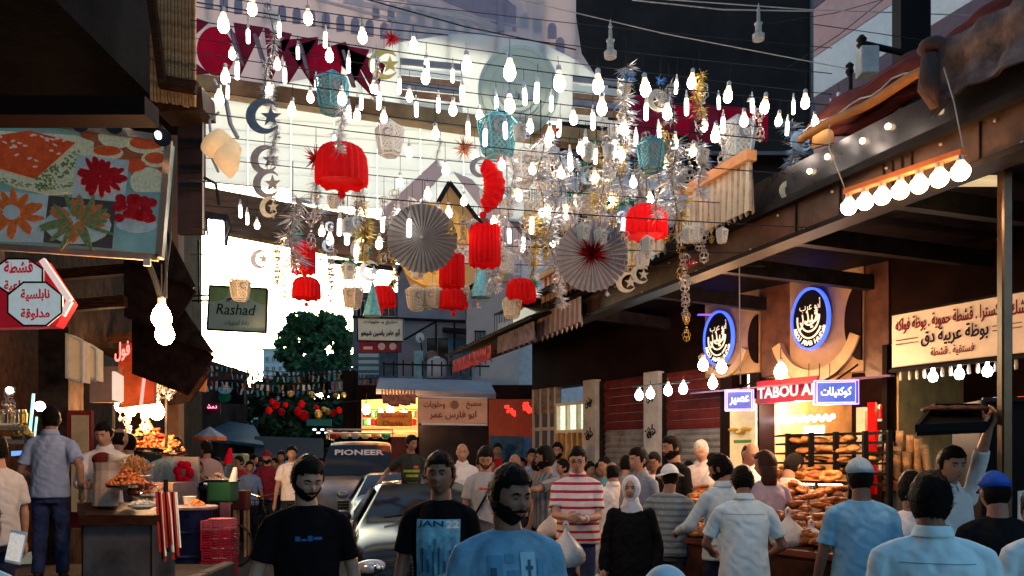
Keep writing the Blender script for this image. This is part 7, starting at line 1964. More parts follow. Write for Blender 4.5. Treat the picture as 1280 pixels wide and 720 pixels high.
# tinsel garlands
tin = [(M_silver, 338, 4, 120, .16), (M_silver, 338, 100, 40, .35), (M_silver, 342, 150, 55, .3), (M_silver, 342, 238, 34, .3), (M_silver, 366, 246, 90, .2), (M_silver, 426, 130, 60, .2), (M_gold, 456, 250, 78, .26), (M_silver, 448, 238, 60, .24), (M_gold, 566, 300, 40, .3), (M_silver, 470, 66, 60, .3),
       (M_silver, 676, 170, 90, .2), (M_silver, 700, 186, 100, .2), (M_silver, 722, 196, 80, .24), (M_silver, 690, 246, 90, .22), (M_silver, 666, 300, 70, .24), (M_gold, 668, 262, 70, .22), (M_silver, 782, 82, 74, .22), (M_silver, 778, 150, 90, .18), (M_gold, 750, 190, 90, .2), (M_silver, 836, 104, 50, .3),
       (M_gold, 874, 92, 56, .26), (M_redm, 868, 110, 40, .3), (M_silver, 842, 176, 90, .2), (M_silver, 876, 176, 70, .26), (M_gold, 852, 220, 76, .22), (M_silver, 868, 244, 60, .26), (M_silver, 990, 150, 86, .18), (M_silver, 940, 118, 50, .3), (M_silver, 800, 196, 60, .26), (M_silver, 822, 214, 60, .26), (M_green, 732, 196, 44, .26), (M_silver, 618, 316, 50, .28), (M_silver, 596, 344, 40, .3), (M_silver, 760, 330, 40, .3), (M_silver, 700, 330, 56, .26), (M_silver, 640, 196, 60, .22), (M_silver, 548, 160, 46, .24), (M_silver, 396, 210, 60, .2), (M_green, 369, 270, 50, .24)]
for i, (m_, px_, y_, h_, wd) in enumerate(tin):
    hang("tin%s%d" % (m_.name, i % 3), b_tinsel(m_, i, wd), px_, y_, h_, "tinsel_garland", "glittering %s tinsel garland hanging in the overhead display" % m_.name.split('_')[0], "garland", "%s tinsel garlands" % m_.name.split('_')[0])
M_wcoil = mat("pale_wire_rings", (.6, .56, .54), .3, .6)
coils = [(871, 250, 70), (886, 236, 80), (856, 318, 46), (857, 344, 40), (857, 366, 34), (858, 392, 34), (880, 288, 40), (842, 216, 60), (826, 236, 56), (762, 242, 60), (748, 214, 60), (716, 256, 50), (690, 196, 60), (674, 216, 60), (877, 106, 60), (836, 250, 46), (904, 160, 50), (780, 100, 60), (700, 300, 60), (776, 300, 46), (648, 300, 40), (668, 310, 46), (610, 330, 40), (480, 246, 40), (445, 240, 40), (428, 240, 30), (862, 180, 46), (950, 136, 40), (395, 236, 40), (790, 300, 40)]
for i, (px_, y_, h_) in enumerate(coils):
    mm = (M_wcoil, M_gold, M_wcoil, M_wcoil)[i % 4]
    hang("coil" + mm.name, b_coil(mm), px_, y_, h_, "wire_ring_garland", "%s garland of wire rings in the overhead display" % ("gold" if mm is M_gold else "pale"), "garland", "wire ring garlands")
fx = random.Random(21)
for i in range(190):
    px_ = fx.choice((fx.gauss(770, 70), fx.gauss(700, 60), fx.uniform(640, 905))) if i < 140 else fx.uniform(330, 640); y_ = fx.uniform(150, 315) if i < 140 else fx.uniform(230, 330)
    if px_ < 640 and i < 140 or px_ > 905 or y_ > 360 - (px_ - 640) * .25: continue
    k = i % 5
    if k < 2: hang("coil" + (M_wcoil, M_gold)[k].name, b_coil((M_wcoil, M_gold)[k]), px_, y_, fx.uniform(22, 50), "wire_ring_garland", "%s garland of wire rings in the overhead display" % ("gold" if k else "pale"), "garland", "wire ring garlands")
    elif k == 2: hang("moon" + M_silver.name, b_moon(M_silver), px_, y_, fx.uniform(10, 18), "crescent_ornament", "tiny silver crescent in the thick of the display", "ornament", "tiny silver crescents", yaw=fx.uniform(-.8, .8))
    elif k == 3:
        mm = fx.choice((M_silver, M_gold, M_redm, M_green)); hang("burst" + mm.name, b_burst(mm, seed=i), px_, y_, fx.uniform(9, 16), "foil_starburst", "tiny %s starburst in the thick of the display" % mm.name.split('_')[0], "ornament", "tiny starbursts")
    else: hang("cup" + M_white.name, b_cup(M_white), px_, y_, fx.uniform(16, 26), "cup_lantern", "tiny white cup lantern in the thick of the display", "lantern", "tiny cup lanterns")
# two white minaret ornaments
for (px_, y_, h_, lab) in ((763, 24, 48, "white minaret shaped ornament left on the dark billboard"), (948, 4, 46, "white minaret shaped ornament right on the dark billboard")):
    def _mn(t):
        one("minaret", M_slw if False else mat("dull_white_card", (.42, .42, .42), .6), lambda b: b.lathe([(.01, 0), (.03, -.12), (.06, -.2), (.03, -.24), (.05, -.3), (.05, -.5), (.12, -.55), (.09, -.6), (.09, -.8), (.17, -.86), (.16, -1)], n=10), t, rel=False)
        return t
    hang("minaret", _mn, px_, y_, h_, "minaret_ornament", lab, "ornament", yaw=0)
# wicker lamp and spot lamp at left
wk = thing("wicker_lamp", "tan twin cone lamp in a thin metal frame hanging beside the dark panel", "lamp", P(283, 160, 7.0))
def _wk(b):
    b.tube([P(266, 176, 6.9), P(268, 178, 6.9), P(284, 190, 6.95), P(294, 197, 7.0)], [.13, .135, .12, .1], 26)
    b.tube([P(282, 184, 6.95), P(284, 200, 6.9), P(287, 212, 6.9), P(288, 222, 6.9)], [.12, .11, .07, .015], 26)
one("shade", mat("tan_paper_shade", (.6, .4, .2), .5, emit=(1, .7, .4), es=.15), _wk, wk, smooth=True)
one("wire_frame", M_grey, lambda b: (b.tube([P(262, 150, 6.9), P(266, 200, 6.9), P(273, 215, 6.9)], .012, 5), b.tube([P(262, 150, 6.9), P(274, 140, 6.9)], .01, 5), b.tube([P(266, 100, 7), P(283, 128, 7), P(288, 155, 7), P(297, 172, 7)], .02, 6)), wk)
sp = thing("flood_lamp", "glaring white flood lamp in a bracket beside the brown beam", "lamp", P(272, 270, 7.0))
one("lamp_body", M_darksteel, lambda b: (b.slab([P(258, 292, 6.8), P(280, 296, 6.8), P(284, 268, 6.9), P(256, 264, 6.9)], .12)), sp)
one("lit_face", mat("flood_white", (1, 1, 1), .3, emit=(.9, .95, 1), es=9), lambda b: b.slab([P(261, 306, 6.75), P(279, 304, 6.75), P(278, 276, 6.75), P(260, 274, 6.75)], .03), sp)
one("bracket", M_darksteel, lambda b: (b.tube([P(284, 270, 6.85), P(288, 285, 6.8), P(282, 300, 6.8), P(266, 306, 6.8)], .012, 5), b.tube([P(255, 222, 6.9), P(270, 230, 6.9), P(274, 256, 6.9)], .014, 5)), sp)
tag(one("cloth_scrap", mat("orange_scrap", (.6, .3, .1), .7), lambda b: b.slab([P(1014, 186, 6.5), P(1042, 178, 6.4), P(1042, 158, 6.4), P(1016, 164, 6.5)], .02)), "orange cloth scrap pinned beside the silver crescent", "cloth")
tag(one("paper_cone", M_teal, lambda b: b.rings([(P(465, 395, 7.2), .085, .085), (P(466, 350, 7.2), .004, .004)], 8)), "pale turquoise paper cone behind the small dome lantern over the white sign", "ornament")
tag(one("paper_cone", M_teal, lambda b: b.rings([(P(601, 372, 7.6), .10, .10), (P(604, 326, 7.6), .03, .03)], 8)), "pale turquoise paper cone below the largest red drum lantern", "ornament")

# far bunting: strings of small flags and lanterns over the distant street
M_fl = [mat("flag_white", (.55, .55, .55), .7), mat("flag_red", (.35, .03, .04), .7), mat("flag_black", (.03, .03, .03), .7), mat("flag_teal", (.15, .3, .33), .7), mat("flag_orange", (.5, .22, .06), .7)]
fb = {}
for k, m_ in enumerate(M_fl):
    b = MB(); b.box((0, 0, -.14), (.16, .012, .28)); fb[k] = (b.v, b.f)
for row, (ya, yb, d_, lab) in enumerate(((462, 464, 25, "far string of small flags against the big trees"), (470, 468, 23, "middle string of small flags and strips over the distant street"), (481, 478, 21, "lower string of small coloured flags over the distant street"), (488, 486, 26, "lowest faint string of flags beyond the red lanterns"))):
    t = thing("bunting_string", lab, "bunting", P(350, ya, d_))
    one("string", M_wire, lambda b: b.tube([P(256, ya - 6, d_), P(350, (ya + yb) / 2 + 2, d_), P(474, yb - 6, d_)], .012, 4), t)
    me_c = {}
    for i in range(34):
        px_ = 258 + i * 6.4; k = (0, 3, 2, 0, 3, 1, 0, 4)[(i * 3 + row) % 8]
        if k not in me_c:
            b = MB(); wd = .07 if i % 2 else .11; b.box((0, 0, -.13), (wd, .012, .26)); me_c[k] = b.build("flag", M_fl[k], t, rel=False); q = me_c[k]
        else: q = me_c[k].copy(); COL.objects.link(q)
        tt = (px_ - 256) / 218; yy = ya - 6 + (yb - ya) * tt + 8 * math.sin(math.pi * tt)
        q.location = P(px_, yy, d_) - t.location; q.rotation_euler = (U(-.3, .3), U(-.3, .3), U(-.9, .9)); q.scale = (.6, 1, U(.35, .8))
# far red and yellow lanterns
def small_lan(m):
    def f(t):
        one("shade", m, lambda b: b.lathe([(.05, 0), (.3, -.15), (.42, -.45), (.34, -.8), (.1, -.95)], n=10), t, rel=False); return t
    return f
for i, (px_, y_, h_, m_, lab) in enumerate([(x, y, h, M_red, "small red lantern on the distant string") for x, y, h in ((336, 508, 16), (345, 500, 18), (352, 510, 15), (357, 502, 12), (373, 508, 20), (380, 512, 22), (377, 500, 16), (396, 506, 14), (417, 512, 14), (424, 508, 14), (448, 516, 14), (456, 514, 14), (340, 498, 12))] + [(x, y, h, M_gold, "small yellow lantern on the distant string") for x, y, h in ((363, 488, 14), (390, 489, 14), (398, 512, 18), (410, 510, 14), (420, 490, 13), (430, 490, 12), (405, 508, 12), (446, 502, 14))]):
    hang("sm" + m_.name, small_lan(m_), px_, y_, h_ * .66, "small_lantern", lab, "lantern", "small %s lanterns on the distant string" % ("red" if m_ is M_red else "yellow"), d=20 + (i % 3), cord=False)
tag(one("lantern_string", M_wire, lambda b: (b.tube([P(325, 488, 21), P(380, 496, 21), P(470, 484, 21)], .012, 4), b.tube([P(325, 500, 20), P(380, 505, 20), P(470, 500, 20)], .01, 4))), "dark strings carrying the small distant lanterns", "string")
# ---------------------------------------------------------------- right: pastry stalls
stl = thing("pastry_stall", "long pastry stall with sloping trays and a dark red brown front", "stall", (1.9, 7, 0))
F0, F1, B1, B0 = P(846, 676, 7.6), P(1075, 704, 5.9), P(1052, 612, 7.9), P(856, 616, 9.3)
def Q(u, v): return F0.lerp(F1, u).lerp(B0.lerp(B1, u), v)
one("tray_top", mat("dark_tray", (.08, .03, .02), .4, var=.4), lambda b: b.slab([F0, F1, B1, B0], .05), stl)
def _ft(b):
    f0, f1 = F0.copy(), F1.copy(); f0.z = f1.z = 0
    b.slab([f0, f1, F1 + Vector((0, 0, -.04)), F0 + Vector((0, 0, -.04))], .06)
    g0, g1 = F0.copy(), B0.copy(); g0.z = g1.z = 0
    b.slab([g1, g0, F0 + Vector((0, 0, -.05)), B0 + Vector((0, 0, -.05))], .06)
one("stall_front", mat("red_brown_front", (.07, .022, .015), .35, var=.5, scale=5), _ft, stl)
one("front_rail", mat("rail_red_brown", (.16, .05, .03), .3), lambda b: b.beam(F0 + Vector((0, -.02, .02)), F1 + Vector((0, -.02, .02)), .04, .05), stl)
for i in range(5):
    u0 = .02 + i * .196
    one("tray_divider", M_darksteel, lambda b: b.beam(Q(u0, .02) + Vector((0, 0, .02)), Q(u0, .98) + Vector((0, 0, .02)), .015, .03), stl)
def b_loaf(kind, m):
    b = MB()
    if kind == 0:
        n, k = 14, 7; vs = []
        for i in range(n):
            a = 2 * math.pi * i / n
            for j in range(k):
                c_ = 2 * math.pi * j / k; r = .062 + .024 * math.cos(c_); vs.append((r * math.cos(a), r * 1.2 * math.sin(a), .024 + .022 * math.sin(c_) * (1 + .15 * math.sin(3 * a))))
        b.add(vs, [(i * k + j, ((i + 1) % n) * k + j, ((i + 1) % n) * k + (j + 1) % k, i * k + (j + 1) % k) for i in range(n) for j in range(k)])
    elif kind == 1:
        b.ball((0, 0, .03), (.085, .05, .032), 12, 7)
        for i in range(3): b.ball((-.04 + i * .04, 0, .055), (.012, .035, .01), 8, 5)
    else:
        b.lathe([(.02, 0), (.08, .004), (.092, .018), (.08, .034), (.04, .042), (.005, .043)], n=16)
    me = b.build("l", m, None, smooth=True, rel=False); return me
M_p3 = mat("golden_crust", (.55, .26, .09), .5, var=.5, scale=20, bump=.5); M_p4 = mat("dark_crust2", (.32, .11, .04), .45, var=.4, scale=20, bump=.4)
loaf_defs = [("bread_ring", 0, M_pastry, "golden brown bread ring in the sloping trays of the pastry stall"), ("bun", 1, M_p3, "oval bun in the sloping trays of the pastry stall"), ("flatbread", 2, M_pastry, "round orange brown flatbread in the sloping trays of the pastry stall"), ("glazed_bun", 1, M_p4, "dark glazed bun in the sloping trays of the pastry stall")]
protos_l = [b_loaf(k, m) for _, k, m, _ in loaf_defs]
used_l = [False] * 4
for i in range(150):
    cell = i % 5
    u = .03 + cell * .196 + rng.random() * .17; v = rng.random() * .94 + .03
    k = (cell + (0 if rng.random() < .8 else 1)) % 4
    nm, _, _, lab = loaf_defs[k]
    if not used_l[k]: o = protos_l[k]; o.name = nm; used_l[k] = True
    else: o = protos_l[k].copy(); COL.objects.link(o)
    o.location = Q(u, v) + Vector((0, 0, rng.choice([0.0, .03, .06]) + .004)); o.rotation_euler = (U(.0, .35), U(-.25, .25), U(0, 6)); s_ = U(.85, 1.25); o.scale = (s_,) * 3
    tag(o, lab, nm.replace('_', ' '), lab.split(' in the')[0] + "s of the pastry stall")
# glass display case
gc_ = thing("display_case", "glass display case full of bread behind the sloping trays", "display case", P(1000, 650, 8.2))
ca, cb = P(946, 655, 8.6), P(1062, 655, 7.9)
def CC(u, z, dy=0): v_ = ca.lerp(cb, u); return Vector((v_.x, v_.y + dy, z))
one("glass_front", M_cglass, lambda b: b.slab([CC(0, 1.1), CC(1, 1.1), CC(1, 1.46), CC(0, 1.46, .1)], .01), gc_)
one("case_frame", M_darksteel, lambda b: [b.beam(CC(u, 1.08), CC(u, 1.47), .03, .03, (0, 1, 0)) for u in (0, .33, .66, 1)] + [b.beam(CC(0, z), CC(1, z), .03, .03) for z in (1.09, 1.47)], gc_)
one("case_shelf", M_tan, lambda b: [b.slab([CC(0, z, .05), CC(1, z, .05), CC(1, z, .5), CC(0, z, .5)], .02) for z in (1.12, 1.29, 1.49)], gc_)
one("case_base", M_fdark, lambda b: b.slab([CC(0, 0, .03), CC(1, 0, .03), CC(1, 1.08, .03), CC(0, 1.08, .03)], .45), gc_)
for i in range(44):
    z = (1.13, 1.30, 1.50)[i % 3]
    k = (2, 1, 0, 3)[i % 4]
    o = protos_l[k].copy(); COL.objects.link(o); nm = loaf_defs[k][0]; o.name = nm
    o.location = CC((i + .5) / 44, z, .12 + .25 * rng.random()); o.rotation_euler = (U(.2, .5), 0, U(0, 6)); o.scale = (1.35,) * 3
    tag(o, "%s on the shelves of the glass display case" % nm.replace('_', ' '), nm.replace('_', ' '), "%ss in the glass display case" % nm.replace('_', ' '))
one("case_lamp", mat("case_lamp", (1, 1, 1), .3, emit=(1, .6, .3), es=22), lambda b: b.beam(CC(.05, 1.45, .06), CC(.95, 1.45, .06), .02, .015), gc_)
glow("case_glow", CC(.5, 2.2, -.3), 45, (1, .6, .32), gc_, .12)  # added warm point light above the case, no bulb modelled
# dark bread rack
rk = thing("bread_rack", "tall dark bread rack with many shelves behind the display case", "rack", P(1050, 600, 8.9))
ra_, rb_ = P(985, 600, 9.2), P(1112, 600, 8.2)
def RR(u, z, dy=0): v_ = ra_.lerp(rb_, u); return Vector((v_.x, v_.y + dy, z))
for u in (0, .25, .5, .78, 1): one("upright", M_black, lambda b: b.beam(RR(u, .2), RR(u, 2.0), .05, .05, (0, 1, 0)), rk)
for z in (1.45, 1.56, 1.67, 1.78, 1.89, 1.99): one("shelf", M_black, lambda b: b.slab([RR(0, z), RR(1, z), RR(1, z, .45), RR(0, z, .45)], .025), rk)
for i in range(30):
    z = (1.45, 1.56, 1.67, 1.78, 1.89)[i % 5]
    o = protos_l[2 if i % 2 else 1].copy(); COL.objects.link(o); nm = "flatbread" if i % 2 else "bun"; o.name = nm
    o.location = RR(rng.random() * .96 + .02, z + .005, .1 + .2 * rng.random()); o.rotation_euler = (.2, 0, U(0, 6)); o.scale = (1.3,) * 3
    tag(o, "%s on the dark shelves of the tall bread rack" % nm, nm, "%ss on the bread rack" % nm)
# black cabinet at the right edge
cbn = thing("black_cabinet", "tall black cabinet filling the right edge behind the blue capped person", "cabinet", P(1260, 720, 5.8))
one("cabinet_body", M_black, lambda b: b.slab([(X(1228, 5.8), 5.8, 0), (X(1420, 5.8), 5.6, 0), (X(1420, 5.8), 5.6, Z(500, 5.8)), (X(1228, 5.8), 5.8, Z(500, 5.8))], .6), cbn)
one("cabinet_edge", M_darksteel, lambda b: (b.beam((X(1228, 5.78), 5.78, 0), (X(1228, 5.78), 5.78, Z(500, 5.8)), .03, .03, (0, 1, 0)), b.beam((X(1228, 5.78), 5.78, Z(500, 5.8)), (X(1420, 5.58), 5.58, Z(500, 5.8)), .03, .03)), cbn)
ng_ = thing("notice_sheet", "white sheet hanging on the black cabinet at the right edge", "sheet", P(1277, 660, 5.5))
one("sheet", M_white, lambda b: b.slab([P(1273, 672, 5.5), P(1292, 674, 5.5), P(1292, 612, 5.5), P(1273, 614, 5.5)], .01), ng_)
bag(P(985, 642, 6.7), .15, "white plastic bag sitting on the trays right of the light blue shirt", 11, .95)
bag(P(870, 648, 7.7), .1, "white plastic bag on the left end of the bread trays", 12, .8)
bag(P(1014, 657, 6.6), .09, "small white bag lying among the breads", 13, .5)
# ---------------------------------------------------------------- left stalls
ct = thing("grey_counter", "grey metal counter with a dark wooden top at the lower left", "counter", (X(150, 7.4), 7.4, .35))
one("counter_front", mat("grey_sheet_metal", (.13, .14, .16), .35, .5, var=.35, scale=3), lambda b: b.slab([(X(102, 7.3), 7.3, .3), (X(190, 7.3), 7.3, .3), (X(190, 7.3), 7.3, 1.2), (X(102, 7.3), 7.3, 1.2)], .5), ct)
one("counter_side", mat("green_grey_panel", (.12, .15, .13), .5), lambda b: b.slab([(X(190, 7.32), 7.32, 0), (X(200, 8.0), 8.0, 0), (X(200, 8.0), 8.0, 1.19), (X(190, 7.32), 7.32, 1.19)], .03), ct)
one("counter_top", M_wood, lambda b: b.slab([(X(98, 7.22), 7.22, 1.2), (X(200, 7.22), 7.22, 1.2), (X(202, 8.05), 8.05, 1.27), (X(96, 8.05), 8.05, 1.27)], .09), ct)
one("panel_seam", M_darksteel, lambda b: [b.beam((X(p_, 7.29), 7.29, .32), (X(p_, 7.29), 7.29, 1.18), .012, .01, (0, 1, 0)) for p_ in (103, 189)], ct)
def heap(name, label, cat, c, r, h, m, n, sz, kind=0, base=None):
    t = thing(name, label, cat, c)
    b = MB(); r_ = random.Random(n)
    for i in range(n):
        a = r_.uniform(0, 6.28); q = math.sqrt(r_.random()); z = h * (1 - q) * r_.uniform(.75, 1.0)
        p = (q * r * math.cos(a), q * r * math.sin(a), z + sz * .4)
        if kind == 0: b.ball(p, (sz * r_.uniform(.7, 1.1), sz * r_.uniform(.7, 1.1), sz * r_.uniform(.5, .9)), 7, 5)
        else:
            dd = Vector((r_.gauss(0, .6), r_.gauss(0, .6), .8)).normalized() * sz * 3; b.tube([Vector(p), Vector(p) + dd], [sz * .3, sz * .2], 5)
    q = b.build("sweet_pieces", m, t, smooth=True, rel=False); q["kind"] = "stuff"
    one("platter", base or M_chrome, lambda k: k.lathe([(r * .5, -.05), (r * 1.1, -.02), (r * 1.16, .0), (r * .9, -.005)], n=24), t, rel=False)
    return t
ht = lambda px, py, d: P(px, py, d)
heap("sweet_platter", "mound of orange glazed sweets on a platter on the grey counter", "sweets", ht(160, 606, 7.5), .17, .16, M_pastry2, 150, .022)
heap("sweet_platter", "wide dark orange mound of sweets right of the first on the counter", "sweets", ht(186, 616, 7.6), .17, .09, mat("dark_orange_sweet", (.3, .06, .015), .3, var=.5, scale=30), 150, .022)
heap("breadstick_basket", "upright bundle of pale bread sticks behind the mounds on the counter", "bread sticks", ht(168, 594, 7.8), .13, .12, M_p3, 90, .035, 1, M_tan)
heap("snack_plate", "shallow plate of pale snacks at the counter's front right", "plate", ht(178, 630, 7.28), .11, .03, M_cream, 40, .016, 0, M_white)
heap("snack_plate", "small plate of pale balls behind the striped cloth", "plate", ht(197, 616, 7.45), .06, .06, mat("pale_dough", (.55, .36, .25), .6), 24, .02, 0, M_white)
tag(one("paper_sack", mat("printed_paper_sack", (.42, .33, .28), .8, var=.2, scale=8), lambda b: (b.rings([((X(132, 7.7), 7.7, Z(632, 7.7)), .12, .1), ((X(133, 7.7), 7.7, Z(610, 7.7)), .125, .1), ((X(133, 7.7), 7.7, Z(588, 7.7)), .115, .09), ((X(134, 7.7), 7.7, Z(578, 7.7)), .13, .11)], 12))), "tall printed paper sack held up by the white shirted vendor", "sack")
tag(one("folded_cloth", mat("dark_red_cloth", (.12, .015, .015), .8, bump=.6), lambda b: b.ball(tuple(P(128, 574, 7.75)), (.1, .07, .07), 14, 9), smooth=True), "dark red cloth bundle in the crook of the vendor's arm", "cloth")
tag(one("paper_cone_stack", M_cream, lambda b: b.rings([(P(141, 578, 7.72), .05, .05), (P(150, 568, 7.7), .11, .07)], 14), smooth=True), "white paper piled above the vendor's sack", "paper")
# striped hanging cloth
hc = thing("striped_cloth", "red, black and white striped cloth hanging off the counter's right end", "cloth", P(210, 690, 7.3))
def _hc(b):
    for i in range(12):
        a, c_ = 197 + i * 2.1, 199.1 + i * 2.1; bot = 690 + 12 * math.sin(i * .9)
        b.mi = (0, 1, 0, 2)[i % 4]
        o = .025 * math.sin(i * 1.4)
        b.slab([P(a + 3, bot, 7.15 + o), P(c_ + 3, bot, 7.15 + .025 * math.sin((i + 1) * 1.4)), P(c_ - 2, 615, 7.3), P(a - 2, 615, 7.3)], .01)
one("cloth", [mat("cloth_red", (.4, .03, .02), .8, bump=.4), M_black, M_white], _hc, hc)
one("dark_pole", M_black, lambda b: b.tube([P(207, 600, 7.35), P(209, 690, 7.2)], .022, 8), hc)
# barrel table
bt = thing("barrel_table", "dark blue barrel with a round tabletop behind the hanging cloth", "table", (X(240, 11.4), 11.4, 0))
one("barrel", mat("navy_barrel", (.012, .018, .06), .4, var=.4), lambda b: b.lathe([(.27, 0), (.29, .02), (.28, .3), (.3, .33), (.28, .36), (.28, .64), (.3, .67), (.28, .7), (.28, .98)], (X(240, 11.4), 11.4, 0), 24), bt)
one("tabletop", mat("greyish_wood_top", (.32, .26, .24), .5, var=.2), lambda b: b.lathe([(.33, .985), (.345, 1.0), (.345, 1.025), (.33, 1.035)], (X(241, 11.4), 11.4, 0), 28), bt)
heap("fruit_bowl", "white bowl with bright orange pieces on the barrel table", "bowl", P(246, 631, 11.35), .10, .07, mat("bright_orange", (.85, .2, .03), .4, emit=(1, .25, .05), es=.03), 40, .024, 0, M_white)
tag(one("plastic_tub", M_white, lambda b: b.lathe([(.07, 0), (.09, .1), (.1, .11)], P(237, 630, 11.5), 14)), "white plastic tub behind the orange pieces", "tub")
# stack of red crates
cr0 = None
labs = ["topmost pinkish crate of the red crate stack", "second crate from the top of the red stack", "third crate from the top of the red stack", "fourth crate from the top of the red stack", "fifth crate from the top of the red stack", "lowest crate of the red stack on the ground"]
M_cr = mat("red_crate_plastic", (.5, .025, .05), .4, var=.15); M_crp = mat("pink_crate_plastic", (.6, .12, .16), .4, var=.15)
for i in range(6):
    z = (5 - i) * .142
    t = thing("plastic_crate", labs[i], "crate", (X(275, 11.2) + U(-.012, .012), 11.2, z + .002), U(-.05, .05), "stacked red crates")
    m_ = M_crp if i == 0 else M_cr
    w_, dp_ = .39, .3
    one("base", m_, lambda b: b.box((0, 0, .008), (w_ - .01, dp_ - .01, .014)), t, rel=False)
    for sy in (-1, 1):
        sd = one("side_panel", m_, lambda b: ([b.box((0, sy * dp_ / 2, zz), (w_, .012, .022)) for zz in (.02, .06, .095, .126)] + [b.box((x, sy * dp_ / 2, .07), (.02, .02, .135)) for x in (-w_ / 2, -w_ / 6, w_ / 6, w_ / 2)]), t, rel=False)
    for sx in (-1, 1):
        one("end_panel", m_, lambda b: ([b.box((sx * w_ / 2, 0, zz), (.012, dp_, .022)) for zz in (.02, .06, .095, .126)]), t, rel=False)
tag(one("folded_napkins", M_crp, lambda b: b.box((X(275, 11.1), 11.15, .865), (.3, .22, .02), bev=.005)), "pale pink sheet lying on the topmost crate", "cloth")
# green box cart
gcart = thing("green_box_cart", "dark green box cart on a wheel beyond the barrel table", "cart", (X(278, 12.8), 12.8, 0))
one("box", mat("dark_green_box", (.01, .07, .035), .4, var=.2), lambda b: b.box(P(279, 614, 12.8), (.4, .35, .34), bev=.03), gcart)
one("lid_rim", M_darksteel, lambda b: b.box(P(279, 600.5, 12.8), (.43, .38, .03), bev=.01), gcart)
def wheel(b, c, r, yaw=0, tr=.012, n=24):
    c = Vector(c); R_ = Matrix.Rotation(yaw, 3, 'Z')
    b.tube([c + R_ @ Vector((0, r * math.cos(2 * math.pi * i / n), r * math.sin(2 * math.pi * i / n))) for i in range(n + 1)], tr, 6, False)
    for i in range(10):
        a = math.pi * i / 10 * 2; b.tube([c, c + R_ @ Vector((0, r * math.cos(a), r * math.sin(a)))], .003, 3, False)
one("wheel", M_tyre, lambda b: wheel(b, (X(294, 12.7), 12.7, .33), .33, 1.2, .02), gcart)
one("leg", M_darksteel, lambda b: (b.tube([P(265, 630, 12.8), (X(265, 12.8), 12.8, 0)], .02, 6), b.tube([P(290, 630, 12.9), (X(290, 12.9), 12.9, 0)], .02, 6)), gcart)
tag(one("paper_bag", M_white, lambda b: b.rings([(P(291, 602, 12.6), .07, .05), (P(293, 592, 12.6), .05, .04), (P(294, 584, 12.6), .03, .02)], 10)), "crumpled white bag standing on the green box cart", "bag")
st2 = thing("metal_stall_table", "white edged metal stall table behind the barrel", "table", (X(240, 13.2), 13.2, 0))
one("tabletop", M_chrome, lambda b: b.slab([P(205, 612, 12.9), P(290, 606, 12.9), P(286, 598, 13.8), P(206, 600, 13.8)], .04), st2)
one("body", M_wood, lambda b: b.slab([P(210, 655, 13.1), P(258, 655, 13.1), P(258, 612, 13.1), P(210, 614, 13.1)], .6), st2)
for px_, m_, lab in ((218, M_pastry2, "orange sweets heaped at the left of the white edged stall table"), (246, M_p3, "golden pastries heaped in the middle of the white edged stall table"), (272, MATS["pale_dough"], "pale balls heaped at the right of the white edged stall table")):
    heap("sweet_heap", lab, "sweets", P(px_, 601, 13.3), .16, .14, m_, 50, .03)
tag(one("red_rosette", M_redf, lambda b: [b.ball(tuple(P(230, 590, 12.6) + Vector((.1 * math.cos(i), U(-.03, .03), .12 * math.sin(i)))), (.07, .04, .07), 8, 6) for i in range(7)] and None, smooth=True), "large red fabric rosette on the stall behind the barrel", "rosette")
tag(one("metal_sheet", M_grey, lambda b: b.slab([P(216, 604, 12.8), P(248, 604, 12.8), P(248, 571, 12.8), P(218, 571, 12.8)], .06)), "grey panel behind the red rosette", "panel")
pch = thing("wooden_stool", "orange wooden stool with pale legs right of the green cart", "stool", (X(302, 14), 14, 0))
one("seat", mat("maroon_seat", (.12, .02, .02), .6), lambda b: b.box((X(302, 14), 14, .98), (.24, .26, .34), bev=.02), pch)
for sx in (-1, 1):
    for sy in (-1, 1): one("leg", M_tan, lambda b: b.beam((X(302, 14) + sx * .1, 14 + sy * .1, 0), (X(302, 14) + sx * .09, 14 + sy * .09, .8), .035, .035, (0, 1, 0)), pch)
ppr = thing("paper_lamp_box", "pale green lidded box on a grey pedestal at the far left stalls", "box", (X(297, 18), 18, 0))
one("pedestal", M_grey, lambda b: b.box((X(297, 18), 18, .75), (.38, .35, 1.5), bev=.02), ppr)
one("lid_box", mat("pale_green_box", (.3, .34, .2), .5), lambda b: b.box((X(297, 18), 18, 1.66), (.42, .36, .3), bev=.03), ppr)
tag(one("red_cloth_cone", M_redf, lambda b: b.rings([(P(285, 580, 15), .1, .08), (P(288, 560, 15), .03, .03)], 8)), "red cloth cone on the stall beside the pale green box", "cloth")
pk = thing("pink_display", "pink covered display table under the market umbrella", "table", (X(276, 15.5), 15.5, 0))
one("cover", mat("pink_cover", (.5, .18, .2), .7), lambda b: b.box((X(276, 15.5), 15.5, .62), (.55, .5, 1.24), bev=.03), pk)
